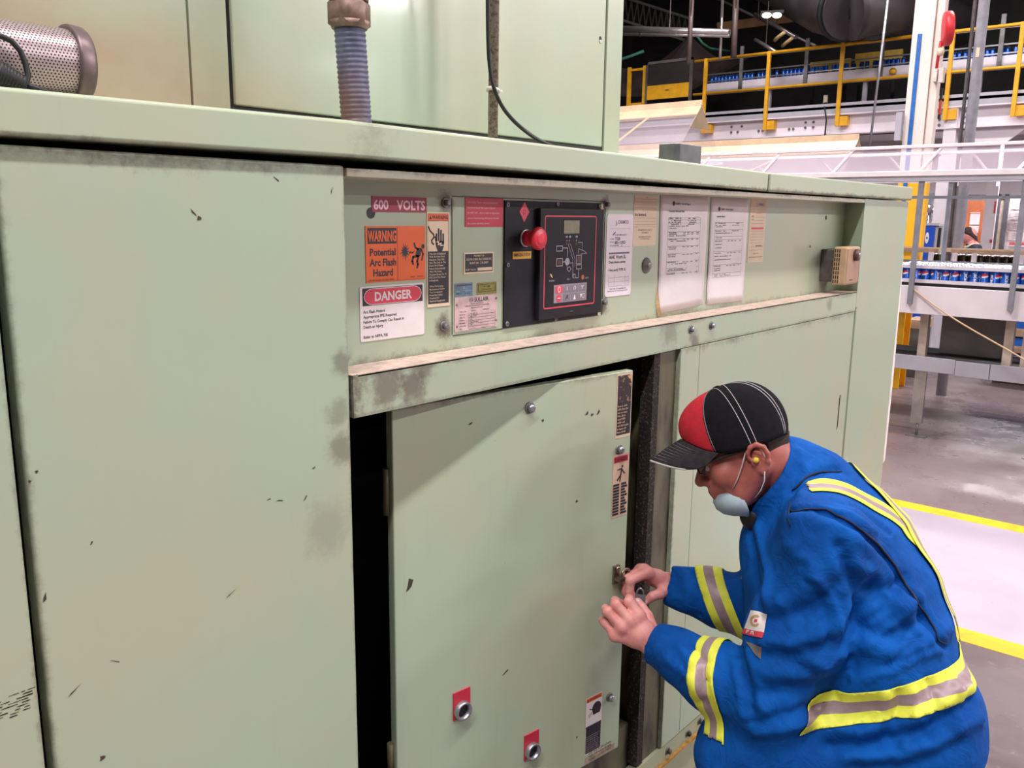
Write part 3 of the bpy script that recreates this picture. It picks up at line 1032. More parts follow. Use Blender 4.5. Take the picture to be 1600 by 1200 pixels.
# diamond, emergency stop, its yellow plate, screws
yq = YP - .0042
b = MB().mat(LRED).poly([(1.4125, yq, 1.6635), (1.4285, yq, 1.6850), (1.4125, yq, 1.7050), (1.3965, yq, 1.6850)])
b.mat(flat('deep_red_ink', (150, 30, 46), .5)).lathe((1.4125, yq - .0001, 1.685), (0, 1, 0), ((0, .0050), (.0001, .0050)), 16)
b.mat(LRED).lathe((1.4125, yq - .0002, 1.685), (0, 1, 0), ((0, .0030), (.0001, .0030)), 16)
b.build('red_diamond', cp)
MB().mat(flat('amber_plate', (232, 178, 60), .5, 0, .03)).box(1.376, 1.4365, YP - .005, YP - .004, 1.588, 1.6035).build('stop_plate', cp)
MB().mat(INK).text('EMERGENCY STOP', 1.406, 1.5935, .053, .0060, YP - .0052, 'C').build('stop_lettering', cp)
b = MB().mat(STEEL).lathe((1.416, YP - .004, 1.631), (0, -1, 0), ((0, .0190), (.003, .0190), (.0045, .0180), (.005, .0165)), 28)
b.build('stop_collar', cp)
KNOB = flat('emergency_stop_red', (206, 40, 58), .35, 0, .02)
b = MB().mat(KNOB).lathe((1.416, YP - .009, 1.631), (0, -1, 0), ((0, .0165), (.010, .0165), (.016, .0150), (.024, .0150), (.026, .0205), (.029, .0238), (.033, .0240), (.0365, .0220), (.0385, .0178), (.0380, .0150), (.0392, .0135), (.0397, .0085), (.0395, .001)), 32)
b.build('emergency_stop', cp, label='red mushroom emergency stop knob')
for x, z in ((1.3585, 1.699), (1.524, 1.7025), (1.683, 1.700), (1.3605, 1.577), (1.3605, 1.4545), (1.526, 1.4505), (1.683, 1.4595), (1.6835, 1.577)):
    b = MB().mat(DULL).lathe((x, YP - .004, z), (0, -1, 0), ((0, .0056), (.0022, .0050), (.003, .0040)), 14)
    b.mat(BLACK).lathe((x, YP - .0071, z), (0, -1, 0), ((0, .0022), (.0001, .0022)), 6)
    b.build('panel_screw', cp)

# ------------------------------------------------------------------ papers and service tags (they hang on the panel: things of their own)


def sheet(name, corners, m, th=.0006, y=YP, curl=None, n=14, lift=.0015):
    """a hanging sheet: corners TL, TR, BR, BL as (x, z); a grid so that it can bow off the panel"""
    b = MB().mat(m)
    TL, TR, BR, BL = [np.array(c) for c in corners]
    g = []
    for j in range(n + 1):
        t = j / n
        row = []
        for i in range(n + 1):
            s_ = i / n
            p = (TL * (1 - s_) + TR * s_) * (1 - t) + (BL * (1 - s_) + BR * s_) * t
            out = lift + (curl(s_, t) if curl else 0)
            row.append(np.array((p[0], y - out, p[1])))
        g.append(row)
    V = [[b.bm.verts.new(p) for p in r] for r in g]
    W = [[b.bm.verts.new(p + np.array((0, th, 0))) for p in r] for r in g]
    for j in range(n):
        for i in range(n):
            b._f([V[j][i], V[j + 1][i], V[j + 1][i + 1], V[j][i + 1]], True)
            b._f([W[j][i], W[j][i + 1], W[j + 1][i + 1], W[j + 1][i]], True)
    for j in range(n):
        b._f([V[j][0], W[j][0], W[j + 1][0], V[j + 1][0]]); b._f([V[j][n], V[j + 1][n], W[j + 1][n], W[j][n]])
        b._f([V[0][j], V[0][j + 1], W[0][j + 1], W[0][j]]); b._f([V[n][j], W[n][j], W[n][j + 1], V[n][j + 1]])
    return b.build(name)


def form(parent, x0, x1, rows, y, seed, title, m=INK, k=1.0, page=None):
    """ruled form with small print; rows = (z, kind)"""
    rnd = random.Random(seed)
    b = MB().mat(m)
    title(b)
    rows = [(rows[0][0] - (rows[0][0] - z) * k, kind) for z, kind in rows]
    for z, kind in rows:
        if kind == 'rule':
            b.rect(x0, x1, z, z + .0006, y)
        elif kind == 'two':
            words_row(b, x0 + .004, x0 + (x1 - x0) * .38, z, .0029, y, rnd)
            words_row(b, x0 + (x1 - x0) * .60, x0 + (x1 - x0) * .86, z, .0029, y, rnd)
        elif kind == 'check':
            words_row(b, x0 + .006, x0 + (x1 - x0) * .27, z, .0029, y, rnd, 1)
            for q in (.46, .58, .71, .88):
                words_row(b, x0 + (x1 - x0) * q, x0 + (x1 - x0) * (q + .075), z, .0027, y, rnd, 1)
        elif kind == 'short':
            words_row(b, x0 + .008, x0 + (x1 - x0) * .26, z, .0027, y, rnd, 1)
        elif kind == 'long':
            words_row(b, x0 + .006, x0 + (x1 - x0) * .62, z, .0027, y, rnd)
    for x in (x0, x1):
        b.rect(x - .0003, x + .0003, rows[0][0], rows[-1][0], y)
    o = b.build('printed_form', parent)
    (xl, xr, zt, zb), curl = page            # lay the print on the bowed sheet
    for v in o.data.vertices:
        s_, t = min(1, max(0, (v.co.x - xl) / (xr - xl))), min(1, max(0, (zt - v.co.z) / (zt - zb)))
        v.co.y = YP - .0021 - curl(s_, t)
    return o


c1 = lambda s_, t: .004 * math.exp(-((s_ - .5) / .3) ** 2) * t + .010 * max(0, t - .86) / .14 * max(0, .35 - s_) + .0012 * math.sin(7 * s_ + 4 * t) * t
s1 = sheet('maintenance_sheet', ((1.957, 1.732), (2.210, 1.733), (2.214, 1.436), (1.968, 1.428)), PAPER, curl=c1)
tag(s1, 'white printed maintenance sheet hanging nearest the round plug', 'paper sheet', 'printed maintenance sheets')
c2 = lambda s_, t: .003 * t * math.sin(math.pi * s_) + .001 * math.sin(6 * s_ + 2 * t) * t
s2 = sheet('maintenance_sheet', ((2.227, 1.732), (2.463, 1.733), (2.462, 1.430), (2.232, 1.433)), PAPER, curl=c2)
tag(s2, 'white printed maintenance sheet beside the narrow cream tag with a red bar', 'paper sheet', 'printed maintenance sheets')
yf = YP - .0085


def t1(b):
    b.text('Service Report', 2.066, 1.7095, .070, .0055, yf)
    b.text('CHAMCO', 2.033, 1.7095, .027, .0055, yf)
    b.lathe((2.024, yf, 1.7125), (0, 1, 0), ((0, .0062), (.0001, .0062)), 14)
    b.text('Compressor Information Sheet', 2.000, 1.6905, .082, .0052, yf)


form(s1, 2.000, 2.172, [(1.676, 'rule'), (1.6715, 'two'), (1.6665, 'rule'), (1.6620, 'two'), (1.6555, 'two'), (1.6535, 'rule'), (1.6475, 'two'), (1.640, 'long'), (1.630, 'short'), (1.617, 'rule'), (1.612, 'check'), (1.606, 'check'), (1.599, 'long'), (1.589, 'rule'), (1.584, 'check'), (1.577, 'long'), (1.558, 'rule'), (1.5525, 'check'), (1.545, 'short'), (1.526, 'rule'), (1.5205, 'check'), (1.513, 'short'), (1.494, 'rule'), (1.4885, 'check'), (1.482, 'long'), (1.4665, 'rule'), (1.460, 'long'), (1.454, 'long'), (1.447, 'rule'), (1.4415, 'check'), (1.4405, 'rule')], yf, 11, t1, k=.628, page=((1.960, 2.212, 1.7325, 1.432), c1))


def t2(b):
    b.text('Service Report', 2.318, 1.6985, .068, .0055, yf)
    b.text('CHAMCO', 2.286, 1.6985, .026, .0055, yf)
    b.lathe((2.277, yf, 1.7015), (0, 1, 0), ((0, .0062), (.0001, .0062)), 14)
    b.text('Inspection Report', 2.264, 1.6785, .062, .0050, yf)


form(s2, 2.256, 2.432, [(1.664, 'rule'), (1.6585, 'two'), (1.651, 'two'), (1.6445, 'short'), (1.6335, 'rule'), (1.6275, 'two'), (1.619, 'long'), (1.606, 'rule'), (1.600, 'short'), (1.593, 'rule'), (1.586, 'check'), (1.573, 'short'), (1.559, 'short'), (1.544, 'rule'), (1.537, 'check'), (1.524, 'long'), (1.510, 'long'), (1.490, 'rule'), (1.4835, 'check'), (1.474, 'short'), (1.466, 'short'), (1.4545, 'rule'), (1.449, 'long'), (1.4435, 'long'), (1.439, 'rule')], yf, 12, t2, k=.693, page=((2.229, 2.4625, 1.7325, 1.4315), c2))
# yellowed tape along the lower corner of the first sleeve
sl = MB().mat(flat('yellowed_plastic', (206, 176, 130), .4, 0, .1, 40))
sl.prism([(1.957, YP - .004, 1.500), (1.970, YP - .010, 1.432), (1.985, YP - .012, 1.4225), (1.966, YP - .004, 1.4225), (1.957, YP - .002, 1.455)], (0, .0012, 0))
sl.build('sleeve_corner', s1, label='yellowed plastic corner')

o = plate('service_tag', 1.7215, 1.835, 1.487, 1.6835, flat('white_tag_card', (232, 220, 226), .45, 0, .02), None, r=.009, label=None)
tag(o, 'white rounded service tag with handwriting beside the control panel', 'tag')
y1 = YP - .0015
b = MB().mat(flat('violet_print', (108, 96, 122), .5))
b.text('CHAMCO', 1.7675, 1.6605, .046, .0085, y1)
for z in (1.6485, 1.6055, 1.5320, 1.5215, 1.5110):
    b.rect(1.736, 1.824, z, z + .0005, y1)
b.rect(1.733, 1.822, 1.5885, 1.5925, y1)
for x in (1.7345, 1.759, 1.806, 1.822):
    b.rect(x, x + .0005, 1.511, 1.5405, y1)
rnd = random.Random(4)
words_row(b, 1.757, 1.808, 1.6325, .0040, y1, rnd, 1); words_row(b, 1.737, 1.752, 1.6235, .003, y1, rnd, 1); words_row(b, 1.737, 1.752, 1.616, .003, y1, rnd, 1); words_row(b, 1.737, 1.776, 1.608, .003, y1, rnd, 1)
words_row(b, 1.742, 1.812, 1.5035, .0032, y1, rnd, 1); words_row(b, 1.733, 1.820, 1.4985, .0026, y1, rnd, 1)
b.build('printed_form', o)
b = MB().mat(INK)
b.text('T320', 1.757, 1.6215, .028, .0075, y1).text('003-112923', 1.756, 1.6125, .060, .0070, y1).text('Ai/42 Work SL', 1.734, 1.5775, .090, .0085, y1).text('Drain Amine service', 1.7345, 1.5665, .085, .0062, y1)
b.text('4 hrs work TYPE  IL', 1.7335, 1.5475, .085, .0065, y1)
limb(b, ((1.748, 1.634), (1.757, 1.640)), .003, y1); limb(b, ((1.7575, 1.668), (1.7635, 1.660), (1.758, 1.655)), .0014, y1); limb(b, ((1.786, 1.605), (1.788, 1.612)), .0012, y1)
b.build('handwriting', o)

o = plate('service_tag', 1.8365, 1.9445, 1.605, 1.729, CREAM, None, th=.0009)
tag(o, 'cream card tag with ruled lines and one line of handwriting above the round plug', 'tag')
b = MB().mat(flat('brown_print', (134, 104, 84), .6))
for z in (1.7205, 1.7135, 1.7065, 1.699, 1.674, 1.666, 1.659, 1.652):
    b.rect(1.839, 1.942, z, z + .0005, y1)
b.text('FOR MORE INFO, CALL US', 1.890, 1.643, .080, .0040, y1, 'C').text('INSTRUMENT', 1.890, 1.6365, .044, .0040, y1, 'C').text('AIR COMPRESSOR SERVICE', 1.890, 1.6265, .078, .0034, y1, 'C').text('FOR OVER FIFTY YEARS', 1.890, 1.6215, .078, .0030, y1, 'C')
b.text('DATE', 1.8875, 1.7235, .012, .003, y1)
b.mat(INK).text('Go: Service IL', 1.8405, 1.6795, .096, .0068, y1)
b.build('lettering', o)

o = plate('service_tag', 2.4775, 2.5885, 1.543, 1.735, CREAM, None, th=.0009)
tag(o, 'narrow cream card tag with a red bar beside the second printed sheet', 'tag')
b = MB().mat(flat('violet_print', (108, 96, 122), .5)).text('CHAMCO', 2.529, 1.7145, .042, .0072, y1)
limb(b, ((2.518, 1.722), (2.522, 1.715), (2.516, 1.711)), .0012, y1)
b.mat(flat('brown_print', (134, 104, 84), .6))
for z in (1.7035, 1.680, 1.670, 1.660, 1.637, 1.6285, 1.620, 1.611, 1.602, 1.590, 1.580):
    b.rect(2.489, 2.578, z, z + .0005, y1)
b.mat(LRED).rect(2.491, 2.576, 1.6435, 1.649, y1).text('Service Record', 2.534, 1.690, .052, .0036, y1, 'C').text('CHAMCO SERVICE', 2.534, 1.568, .056, .0036, y1, 'C')
rnd = random.Random(9)
b.mat(flat('brown_print', (134, 104, 84), .6)); words_row(b, 2.487, 2.582, 1.558, .003, y1, rnd, 1); words_row(b, 2.489, 2.505, 1.682, .003, y1, rnd, 1); words_row(b, 2.489, 2.505, 1.672, .003, y1, rnd, 1)
words_row(b, 2.53, 2.575, 1.592, .004, y1, rnd, 1)
b.build('lettering', o)

# ------------------------------------------------------------------ thermostat on a knock-out box
th = MB().mat(flat('grey_junction_box', (92, 84, 82), .6, .2, .12, 30)).box(3.062, 3.165, .030, .0797, 1.459, 1.572)
th.build('junction_box', comp, bevel=.004)
BEIGE = flat('beige_plastic', (196, 164, 128), .45, 0, .05, 20)
t = MB().mat(BEIGE).box(3.047, 3.180, -.0175, .030, 1.450, 1.582).build('thermostat', comp, bevel=.007, seg=3, label='beige thermostat with a round dial on a grey box')
b = MB().mat(BLACK)
for yv in (.006, .0135, .021):
    for k in range(8):
        z = 1.456 + k * .0152
        b.box(3.0462, 3.0475, yv, yv + .0038, z, z + .0118)
b.build('vent_slots', t)
b = MB().mat(flat('brown_face', (176, 138, 116), .5, 0, .04)).box(3.053, 3.174, -.0190, -.0170, 1.4565, 1.5755)
b.build('face_plate', t, bevel=.001)
b = MB().mat(flat('dark_bronze_dial', (92, 70, 66), .4, .2)).lathe((3.125, -.018, 1.553), (0, -1, 0), ((0, .0205), (.012, .0205), (.015, .018), (.016, .012)), 24)
b.mat(STEEL).lathe((3.125, -.0335, 1.553), (0, -1, 0), ((0, .011), (.003, .010), (.004, .004)), 18)
b.build('dial', t)
MB().mat(INK).rect(3.085, 3.120, 1.4655, 1.4685, -.0193).build('dash_mark', t)

# ------------------------------------------------------------------ stickers on the inner door
def door_rect(b, s0, s1, z0, z1, out):
    b.poly([dp(s0, z0, out), dp(s1, z0, out), dp(s1, z1, out), dp(s0, z1, out)])


def door_words(b, s0, s1, z, h, out, rnd):
    s_ = s0
    while s_ < s1 - h * .5:
        L = min(h * rnd.uniform(1.0, 3.4), s1 - s_)
        n = max(1, int(L / (h * .6)))
        for i in range(n):
            a = s_ + L * i / n
            door_rect(b, a, a + L / n * .74, z, z + h * rnd.choice((.65, .75, 1)), out)
        s_ += L + h * .45


def door_text(b, t, s0, z, w_, h, out, align='L'):
    b.text(t, s0, z, w_, h, 0, align, fn=lambda a, c: dp(a, c, out))


s0, zt = on_door(965, 585); s1, _ = on_door(989, 582); _, zb = on_door(961, 686)
s1 = min(s1, DW - .003)
wornm = N('worn_black_label')
_c = wornm.mix(wornm.ramp(wornm.noise(34, 5, .7), .52, .60), srgb(48, 34, 36), srgb(206, 160, 116))
wornm.link(_c, wornm.p.inputs['Base Color'])
b = MB().mat(CREAM); door_rect(b, s0 - .001, s1, zb, zt, .0006)
b.mat(wornm.m); door_rect(b, s0 + .002, s1 - .002, zb + .008, zt - .004, .0009)
b.mat(LBLACK); door_rect(b, s0 + .002, s1 - .002, zb + .008, zb + (zt - zb) * .56, .0011)
b.mat(flat('faded_tan_print', (182, 148, 118), .6)); rnd = random.Random(21)
for k in range(9):
    door_words(b, s0 + .004, s0 + (s1 - s0) * rnd.uniform(.6, .95), zb + .012 + k * .0078, .0046, .0013, rnd)
b.build('worn_label', door, label='badly worn black and tan label at the top corner of the door')
s0, zt = on_door(958, 712); s1, _ = on_door(984, 706); _, zb = on_door(954, 811)
_, zt2 = on_door(984, 708); zt = max(zt, zt2)
s1 = min(s1, DW - .004)
b = MB().mat(flat('tan_label', (214, 178, 150), .5, 0, .08, 30)); door_rect(b, s0, s1, zb, zt, .0006)
b.mat(RED); door_rect(b, s0 + .003, s1 - .003, zt - .020, zt - .005, .0009)
b.mat(LBLACK); door_text(b, 'DANGER', s0 + .006, zt - .017, s1 - s0 - .012, .009, .0011)
sc_ = (s0 + s1) / 2


def door_limb(b, pts, wd, out):
    for (xa, za), (xb, zb_) in zip(pts[:-1], pts[1:]):
        dx, dz = xb - xa, zb_ - za
        L = math.hypot(dx, dz); nx, nz = -dz / L * wd / 2, dx / L * wd / 2
        b.poly([dp(xa - nx, za - nz, out), dp(xb - nx, zb_ - nz, out), dp(xb + nx, zb_ + nz, out), dp(xa + nx, za + nz, out)])


zc = zt - .048
door_limb(b, ((sc_ - .012, zc + .010), (sc_ + .002, zc + .012), (sc_ + .014, zc - .002)), .003, .0011)
door_limb(b, ((sc_ + .003, zc + .012), (sc_, zc - .004), (sc_ - .012, zc - .016)), .0044, .0011)
door_limb(b, ((sc_, zc - .004), (sc_ - .002, zc - .020)), .0036, .0011)
b.lathe(dp(sc_ + .005, zc + .017, .0010), DN, ((0, .0032), (.0001, .0032)), 10)
rnd = random.Random(22)
for k in range(11):
    z = zb + .006 + k * .0072
    door_rect(b, s0 + .003, s0 + (s1 - s0) * .44, z, z + .0052, .0011)
    door_rect(b, s0 + (s1 - s0) * .55, s1 - .003 - .004 * (k % 3), z, z + .0052, .0011)
b.build('danger_sticker', door, label='tan sticker with red heading and falling figure')

s0, zt = on_door(916, 1092); s1, _ = on_door(941, 1080); _, zb = on_door(916, 1180)
b = MB().mat(LWHITE); door_rect(b, s0, s1, zb, zt, .0006)
b.mat(ORANGE); door_rect(b, s0 + .0015, s1 - .0015, zt - .013, zt - .002, .0009)
b.mat(INK); door_text(b, 'WARNING', s0 + .010, zt - .0105, s1 - s0 - .012, .006, .0011)
b.poly([dp(s0 + .003, zt - .011, .0011), dp(s0 + .009, zt - .011, .0011), dp(s0 + .006, zt - .0045, .0011)])
b.mat(LBLACK); door_rect(b, s0 + .0015, s1 - .0015, zb + .004, zb + (zt - zb) * .50, .0009)
cs, cz = s0 + (s1 - s0) * .66, zt - .036
ang = np.linspace(0, math.pi, 10)
b.poly([dp(cs + .016 * math.cos(a), cz + .017 * math.sin(a) - .001, .0010) for a in ang] + [dp(cs - .012, cz - .016, .0010), dp(cs + .012, cz - .016, .0010)][::1])
door_limb(b, ((cs - .025, cz + .004), (cs - .016, cz)), .002, .001); door_limb(b, ((cs - .029, cz - .014), (cs - .018, cz - .006)), .0012, .001); door_limb(b, ((cs - .027, cz - .020), (cs - .017, cz - .010)), .0012, .001)
b.mat(flat('grey_small_print', (150, 132, 136), .6)); rnd = random.Random(23)
for k in range(8):
    door_words(b, s0 + .004, s0 + (s1 - s0) * rnd.uniform(.65, .95), zb + .008 + k * .0056, .0030, .0011, rnd)
b.build('warning_sticker', door, label='white sticker with orange heading and a black head symbol')
s0, zt = on_door(914, 1186); s1, _ = on_door(960, 1160); zb = DZ0 + .004
b = MB().mat(flat('dirty_pale_label', (178, 156, 140), .6, 0, .15, 40)); door_rect(b, s0, min(s1, DW - .012), zb, zt, .0006)
b.mat(flat('brown_print', (134, 104, 84), .6)); rnd = random.Random(24)
for k in range(3):
    door_words(b, s0 + .012, s1 - .012, zb + .006 + k * .009, .005, .0009, rnd)
b.build('dirty_label', door)

# ================================================================== things standing on the lid in front of the upper housing
ZL = 1.8155
# perforated filter canister lying on its side
R = .0455
FY = .145
fil = thing('perforated_canister', (.40, FY, ZL), 'perforated grey metal canister lying on the lid', 'canister')
FZ = ZL + R + .0075
mesh = N('perforated_metal')
uvw = mesh.n('ShaderNodeTexCoord').outputs['UV']
sp = mesh.xyz(uvw)
gx = mesh.math('MULTIPLY', sp[0], 1.0); gy = mesh.math('MULTIPLY', sp[1], 1.0)
odd = mesh.math('FLOOR', gy)
gx2 = mesh.math('ADD', gx, mesh.math('MULTIPLY', mesh.math('MODULO', odd, 2.0), .5))
fx = mesh.math('SUBTRACT', mesh.math('FRACT', gx2), .5); fy = mesh.math('SUBTRACT', mesh.math('FRACT', gy), .5)
rad = mesh.math('SQRT', mesh.math('ADD', mesh.math('MULTIPLY', fx, fx), mesh.math('MULTIPLY', mesh.math('MULTIPLY', fy, fy), .75)))
hole = mesh.ramp(rad, .30, .22)
mesh.link(mesh.mix(hole, srgb(188, 168, 170), srgb(30, 22, 22)), mesh.p.inputs['Base Color'])
mesh.link(mesh.math('MULTIPLY', mesh.math('SUBTRACT', 1.0, hole), .75), mesh.p.inputs['Metallic'])
mesh.p.inputs['Roughness'].default_value = .38
bm = bmesh.new()
uvl = bm.loops.layers.uv.new('UVMap')
n = 64
fx0, fx1 = -.10, .540
nu = round((fx1 - fx0) / .0045)
nv = round(2 * math.pi * R / .0039)
nv += nv % 2
va = [[bm.verts.new((x, FY + R * math.sin(2 * math.pi * k / n), FZ - R * math.cos(2 * math.pi * k / n))) for k in range(n)] for x in (fx0, fx1)]
for k in range(n):
    f = bm.faces.new([va[0][k], va[0][(k + 1) % n], va[1][(k + 1) % n], va[1][k]])
    f.smooth = True
    for lp, (a, c_) in zip(f.loops, ((0, k), (0, k + 1), (nu, k + 1), (nu, k))):
        lp[uvl].uv = (a, c_ * nv / n)
bmesh.ops.recalc_face_normals(bm, faces=bm.faces)
me = bpy.data.meshes.new('perforated_sleeve'); bm.to_mesh(me); bm.free(); me.materials.append(mesh.m)
o = bpy.data.objects.new('perforated_sleeve', me); COL.objects.link(o); o.parent = fil; o.matrix_parent_inverse = Matrix.Translation(fil.location).inverted()
CAPM = flat('grimy_end_cap', (122, 104, 104), .4, .5, .12, 25)
b = MB().mat(CAPM).lathe((.533, FY, FZ), (1, 0, 0), ((0, R), (.0, R + .0055), (.003, R + .0065), (.017, R + .0055), (.021, R + .003), (.0225, R - .004), (.026, R - .010), (.028, .02), (.028, .001)), 48)
b.build('end_cap', fil)
b = MB().mat(CAPM).lathe((.395, FY, FZ), (1, 0, .0), ((-.012, R + .001), (-.012, R + .003), (.012, R + .003), (.012, R + .001)), 48)
b.mat(CAPM)
b.build('clamp_band', fil)
# loop of black cable and a spring-like coil lying by it
cb = MB().mat(BLACK)
pts = [at_y(u, v, yy) for u, v, yy in ((-8, 55, .085), (3, 57, .085), (18, 64, .082), (32, 80, .08), (40, 100, .078), (44, 118, .076), (40, 132, .075), (33, 141, .075))]
cb.tube(pts, .0036, 8)
o = tag(cb.build('black_cable_loop'), 'thin black cable looping over the perforated canister', 'cable')
cb = MB().mat(BLACK)
A, B_ = at_y(-6, 112, .08), at_y(36, 131, .076)
A[2] = max(A[2], ZL + .018)
Bz = B_.copy(); Bz[2] = max(Bz[2], ZL + .010)
pts = []
for k in range(8 * 10 + 1):
    t = k / 80
    c_ = A * (1 - t) + Bz * t
    pts.append(c_ + .0125 * (1 - .45 * t) * np.array((.25 * math.cos(2 * math.pi * 8 * t), math.sin(2 * math.pi * 8 * t) * .6, math.cos(2 * math.pi * 8 * t))))
cb.tube(pts, .0038, 6)
cb.tube([Bz, Bz + np.array((.02, -.004, -.006)), Bz + np.array((.045, -.004, -.010))], .0036, 8)
o = tag(cb.build('coiled_cord'), 'black coiled cord lying by the perforated canister', 'cord')

# flexible conduit with its gland nut
CY = .13
cz0 = at_y(557, 191, CY); c1_ = at_y(552, 120, CY); c2_ = at_y(546, 40, CY); c3_ = at_y(541, -160, CY)
con = thing('flexible_conduit', (cz0[0], CY, ZL), 'ribbed blue grey flexible conduit rising from the lid into a brown gland nut', 'conduit')
k = N('blue_grey_conduit')
P = k.xyz()
c = k.mix(k.ramp(k.noise(30, 4), .35, .7), srgb(104, 106, 134), srgb(74, 76, 100))
stain = k.math('MULTIPLY', k.ramp(P[2], 1.96, 1.84), k.ramp(k.math('ADD', P[0], k.math('MULTIPLY', k.noise(40, 3), .02)), 1.045, .99))
c = k.mix(k.math('MULTIPLY', stain, .8), c, srgb(122, 82, 62))
k.link(c, k.p.inputs['Base Color']); k.p.inputs['Roughness'].default_value = .45
b = MB().mat(k.m)
pts, rs = [], []
for i in range(85):
    t = i / 84
    q = cz0 * (1 - t) ** 2 + 2 * t * (1 - t) * c1_ + t * t * c2_
    if i == 0:
        q = q.copy(); q[2] = ZL - .002
    pts.append(q); rs.append(.0262 + .0008 * math.sin(i * 2 * math.pi / 4.4))
b.tube(pts, rs, 28)
b.build('conduit_hose', con)
NUT = flat('brown_gland_nut', (150, 122, 110), .5, .35, .15, 40)
ax = (c3_ - c2_) / np.linalg.norm(c3_ - c2_)
b = MB().mat(NUT).lathe(c2_ - ax * .004, ax, ((0, .0295), (.004, .0365), (.038, .0365), (.042, .033)), 6)
b.lathe(c2_ - ax * .006, ax, ((0, .030), (.012, .0345), (.012, .028)), 28)
b.build('gland_nut', con)
b = MB().mat(NUT).lathe(c2_ + ax * .038, ax, ((0, .033), (.02, .034), (.05, .031), (.055, .036), (.12, .036), (.13, .030), (.9, .030)), 28)
b.build('gland_body', con)

# rigid conduit with a black cable tied to it
PY = .20
p0 = at_y(770, 214, PY); p1 = at_y(771, 0, PY); p0[2] = ZL
p1 = p0 + (p1 - p0) * 4.0
p1[0] = p0[0] + .006
rp = thing('conduit_pipe', (p0[0], PY, ZL), 'thin rusty conduit pipe standing on the lid', 'pipe')
rust = N('rust_speckled_zinc')
rust.link(rust.mix(rust.ramp(rust.noise(120, 4, .7), .45, .62), srgb(150, 132, 124), srgb(104, 82, 72)), rust.p.inputs['Base Color'])
rust.p.inputs['Roughness'].default_value = .55; rust.p.inputs['Metallic'].default_value = .3
MB().mat(rust.m).cyl(p0, p1, .0108, 18).build('pipe_shaft', rp)
tz = at_y(771, 141, PY)
b = MB().mat(flat('white_cable_tie', (216, 206, 196), .5)).lathe((p0[0], PY, tz[2]), (0.25, 0, 1), ((-.0035, .0118), (-.0035, .0150), (.0035, .0150), (.0035, .0118)), 20)
b.obox((p0[0] + .016, PY - .006, tz[2]), (1, 0, 0), (0, 1, 0), (0, 0, 1), .014, .003, .004)
b.build('cable_tie', rp)
b = MB().mat(BLACK)
pts = [at_y(u, v, y) for u, v, y in ((762, -120, .18), (762, 0, .18), (763, 70, .18), (766, 110, .178), (772, 138, .172), (784, 165, .165), (800, 186, .15), (820, 204, .13), (842, 219, .10), (868, 231, .07))]
pts[-1][2] = max(pts[-1][2], 1.8185)
# resample smoothly
Q = []
for i in range(len(pts) - 1):
    a = pts[max(i - 1, 0)]; b0 = pts[i]; c0 = pts[i + 1]; d0 = pts[min(i + 2, len(pts) - 1)]
    for t in np.linspace(0, 1, 5)[:-1]:
        Q.append(.5 * (2 * b0 + (c0 - a) * t + (2 * a - 5 * b0 + 4 * c0 - d0) * t * t + (3 * b0 - a - 3 * c0 + d0) * t ** 3))
Q.append(pts[-1])
b.tube(Q, .0042, 8)
tag(b.build('black_cable'), 'black cable running down the thin pipe and out over the lid', 'cable')

# grey sheet-metal duct stub on the lid beyond the housing
q0 = at_y(1029, 231, .30); q1 = at_y(1097, 226, .30)
b = MB().mat(flat('crumpled_grey_sheet', (108, 108, 112), .4, .5, .12, 9))
q0 = at_y(1060, 229, .30)
xa, xb, zt = q0[0], q1[0], q1[2] - .004
ZB = 1.8060
pts = [(xa, .37), (xa, .315), (xa + .012, .30), (xa + .03, .303), (xa + .055, .298), (xa + .085, .304), (xb, .300), (xb, .37)]
b.prism([(x, y, ZB) for x, y in pts], (0, 0, zt - ZB))
o = b.build('duct_stub', None, bevel=.004)
tag(o, 'short crumpled grey sheet metal duct stub on top of the lid', 'duct')

# ================================================================== the plant hall beyond the compressor (everything runs along y)
LILAC = flat('white_machine_paint', (224, 214, 220), .45, 0, .03, 3)
GREYB = flat('grey_machine_paint', (176, 172, 180), .45, 0, .04, 4)
GREYD = flat('dark_grey_sheet', (98, 92, 92), .5, .2, .12, 3)
WOODM = flat('pale_wood_rail', (178, 148, 122), .6, 0, .08, 10)


def glass(name, col, alpha, rough=.04):
    m = bpy.data.materials.new(name)
    m.use_nodes = True
    t = m.node_tree
    p = t.nodes['Principled BSDF']
    p.inputs['Base Color'].default_value = srgb(col)
    p.inputs['Roughness'].default_value = rough
    p.inputs['Alpha'].default_value = alpha
    return m


ACRY = glass('hazy_clear_acrylic', (226, 210, 220), .34)
CLEAR = glass('clear_acrylic', (224, 208, 216), .20)
SMOKE = glass('smoked_screen', (60, 54, 54), .55)

RAILL = flat('bright_guide_rail', (226, 218, 226), .35, .15, .03)
HANG = flat('blue_grey_hanger_steel', (150, 150, 158), .4, .35, .06, 12)
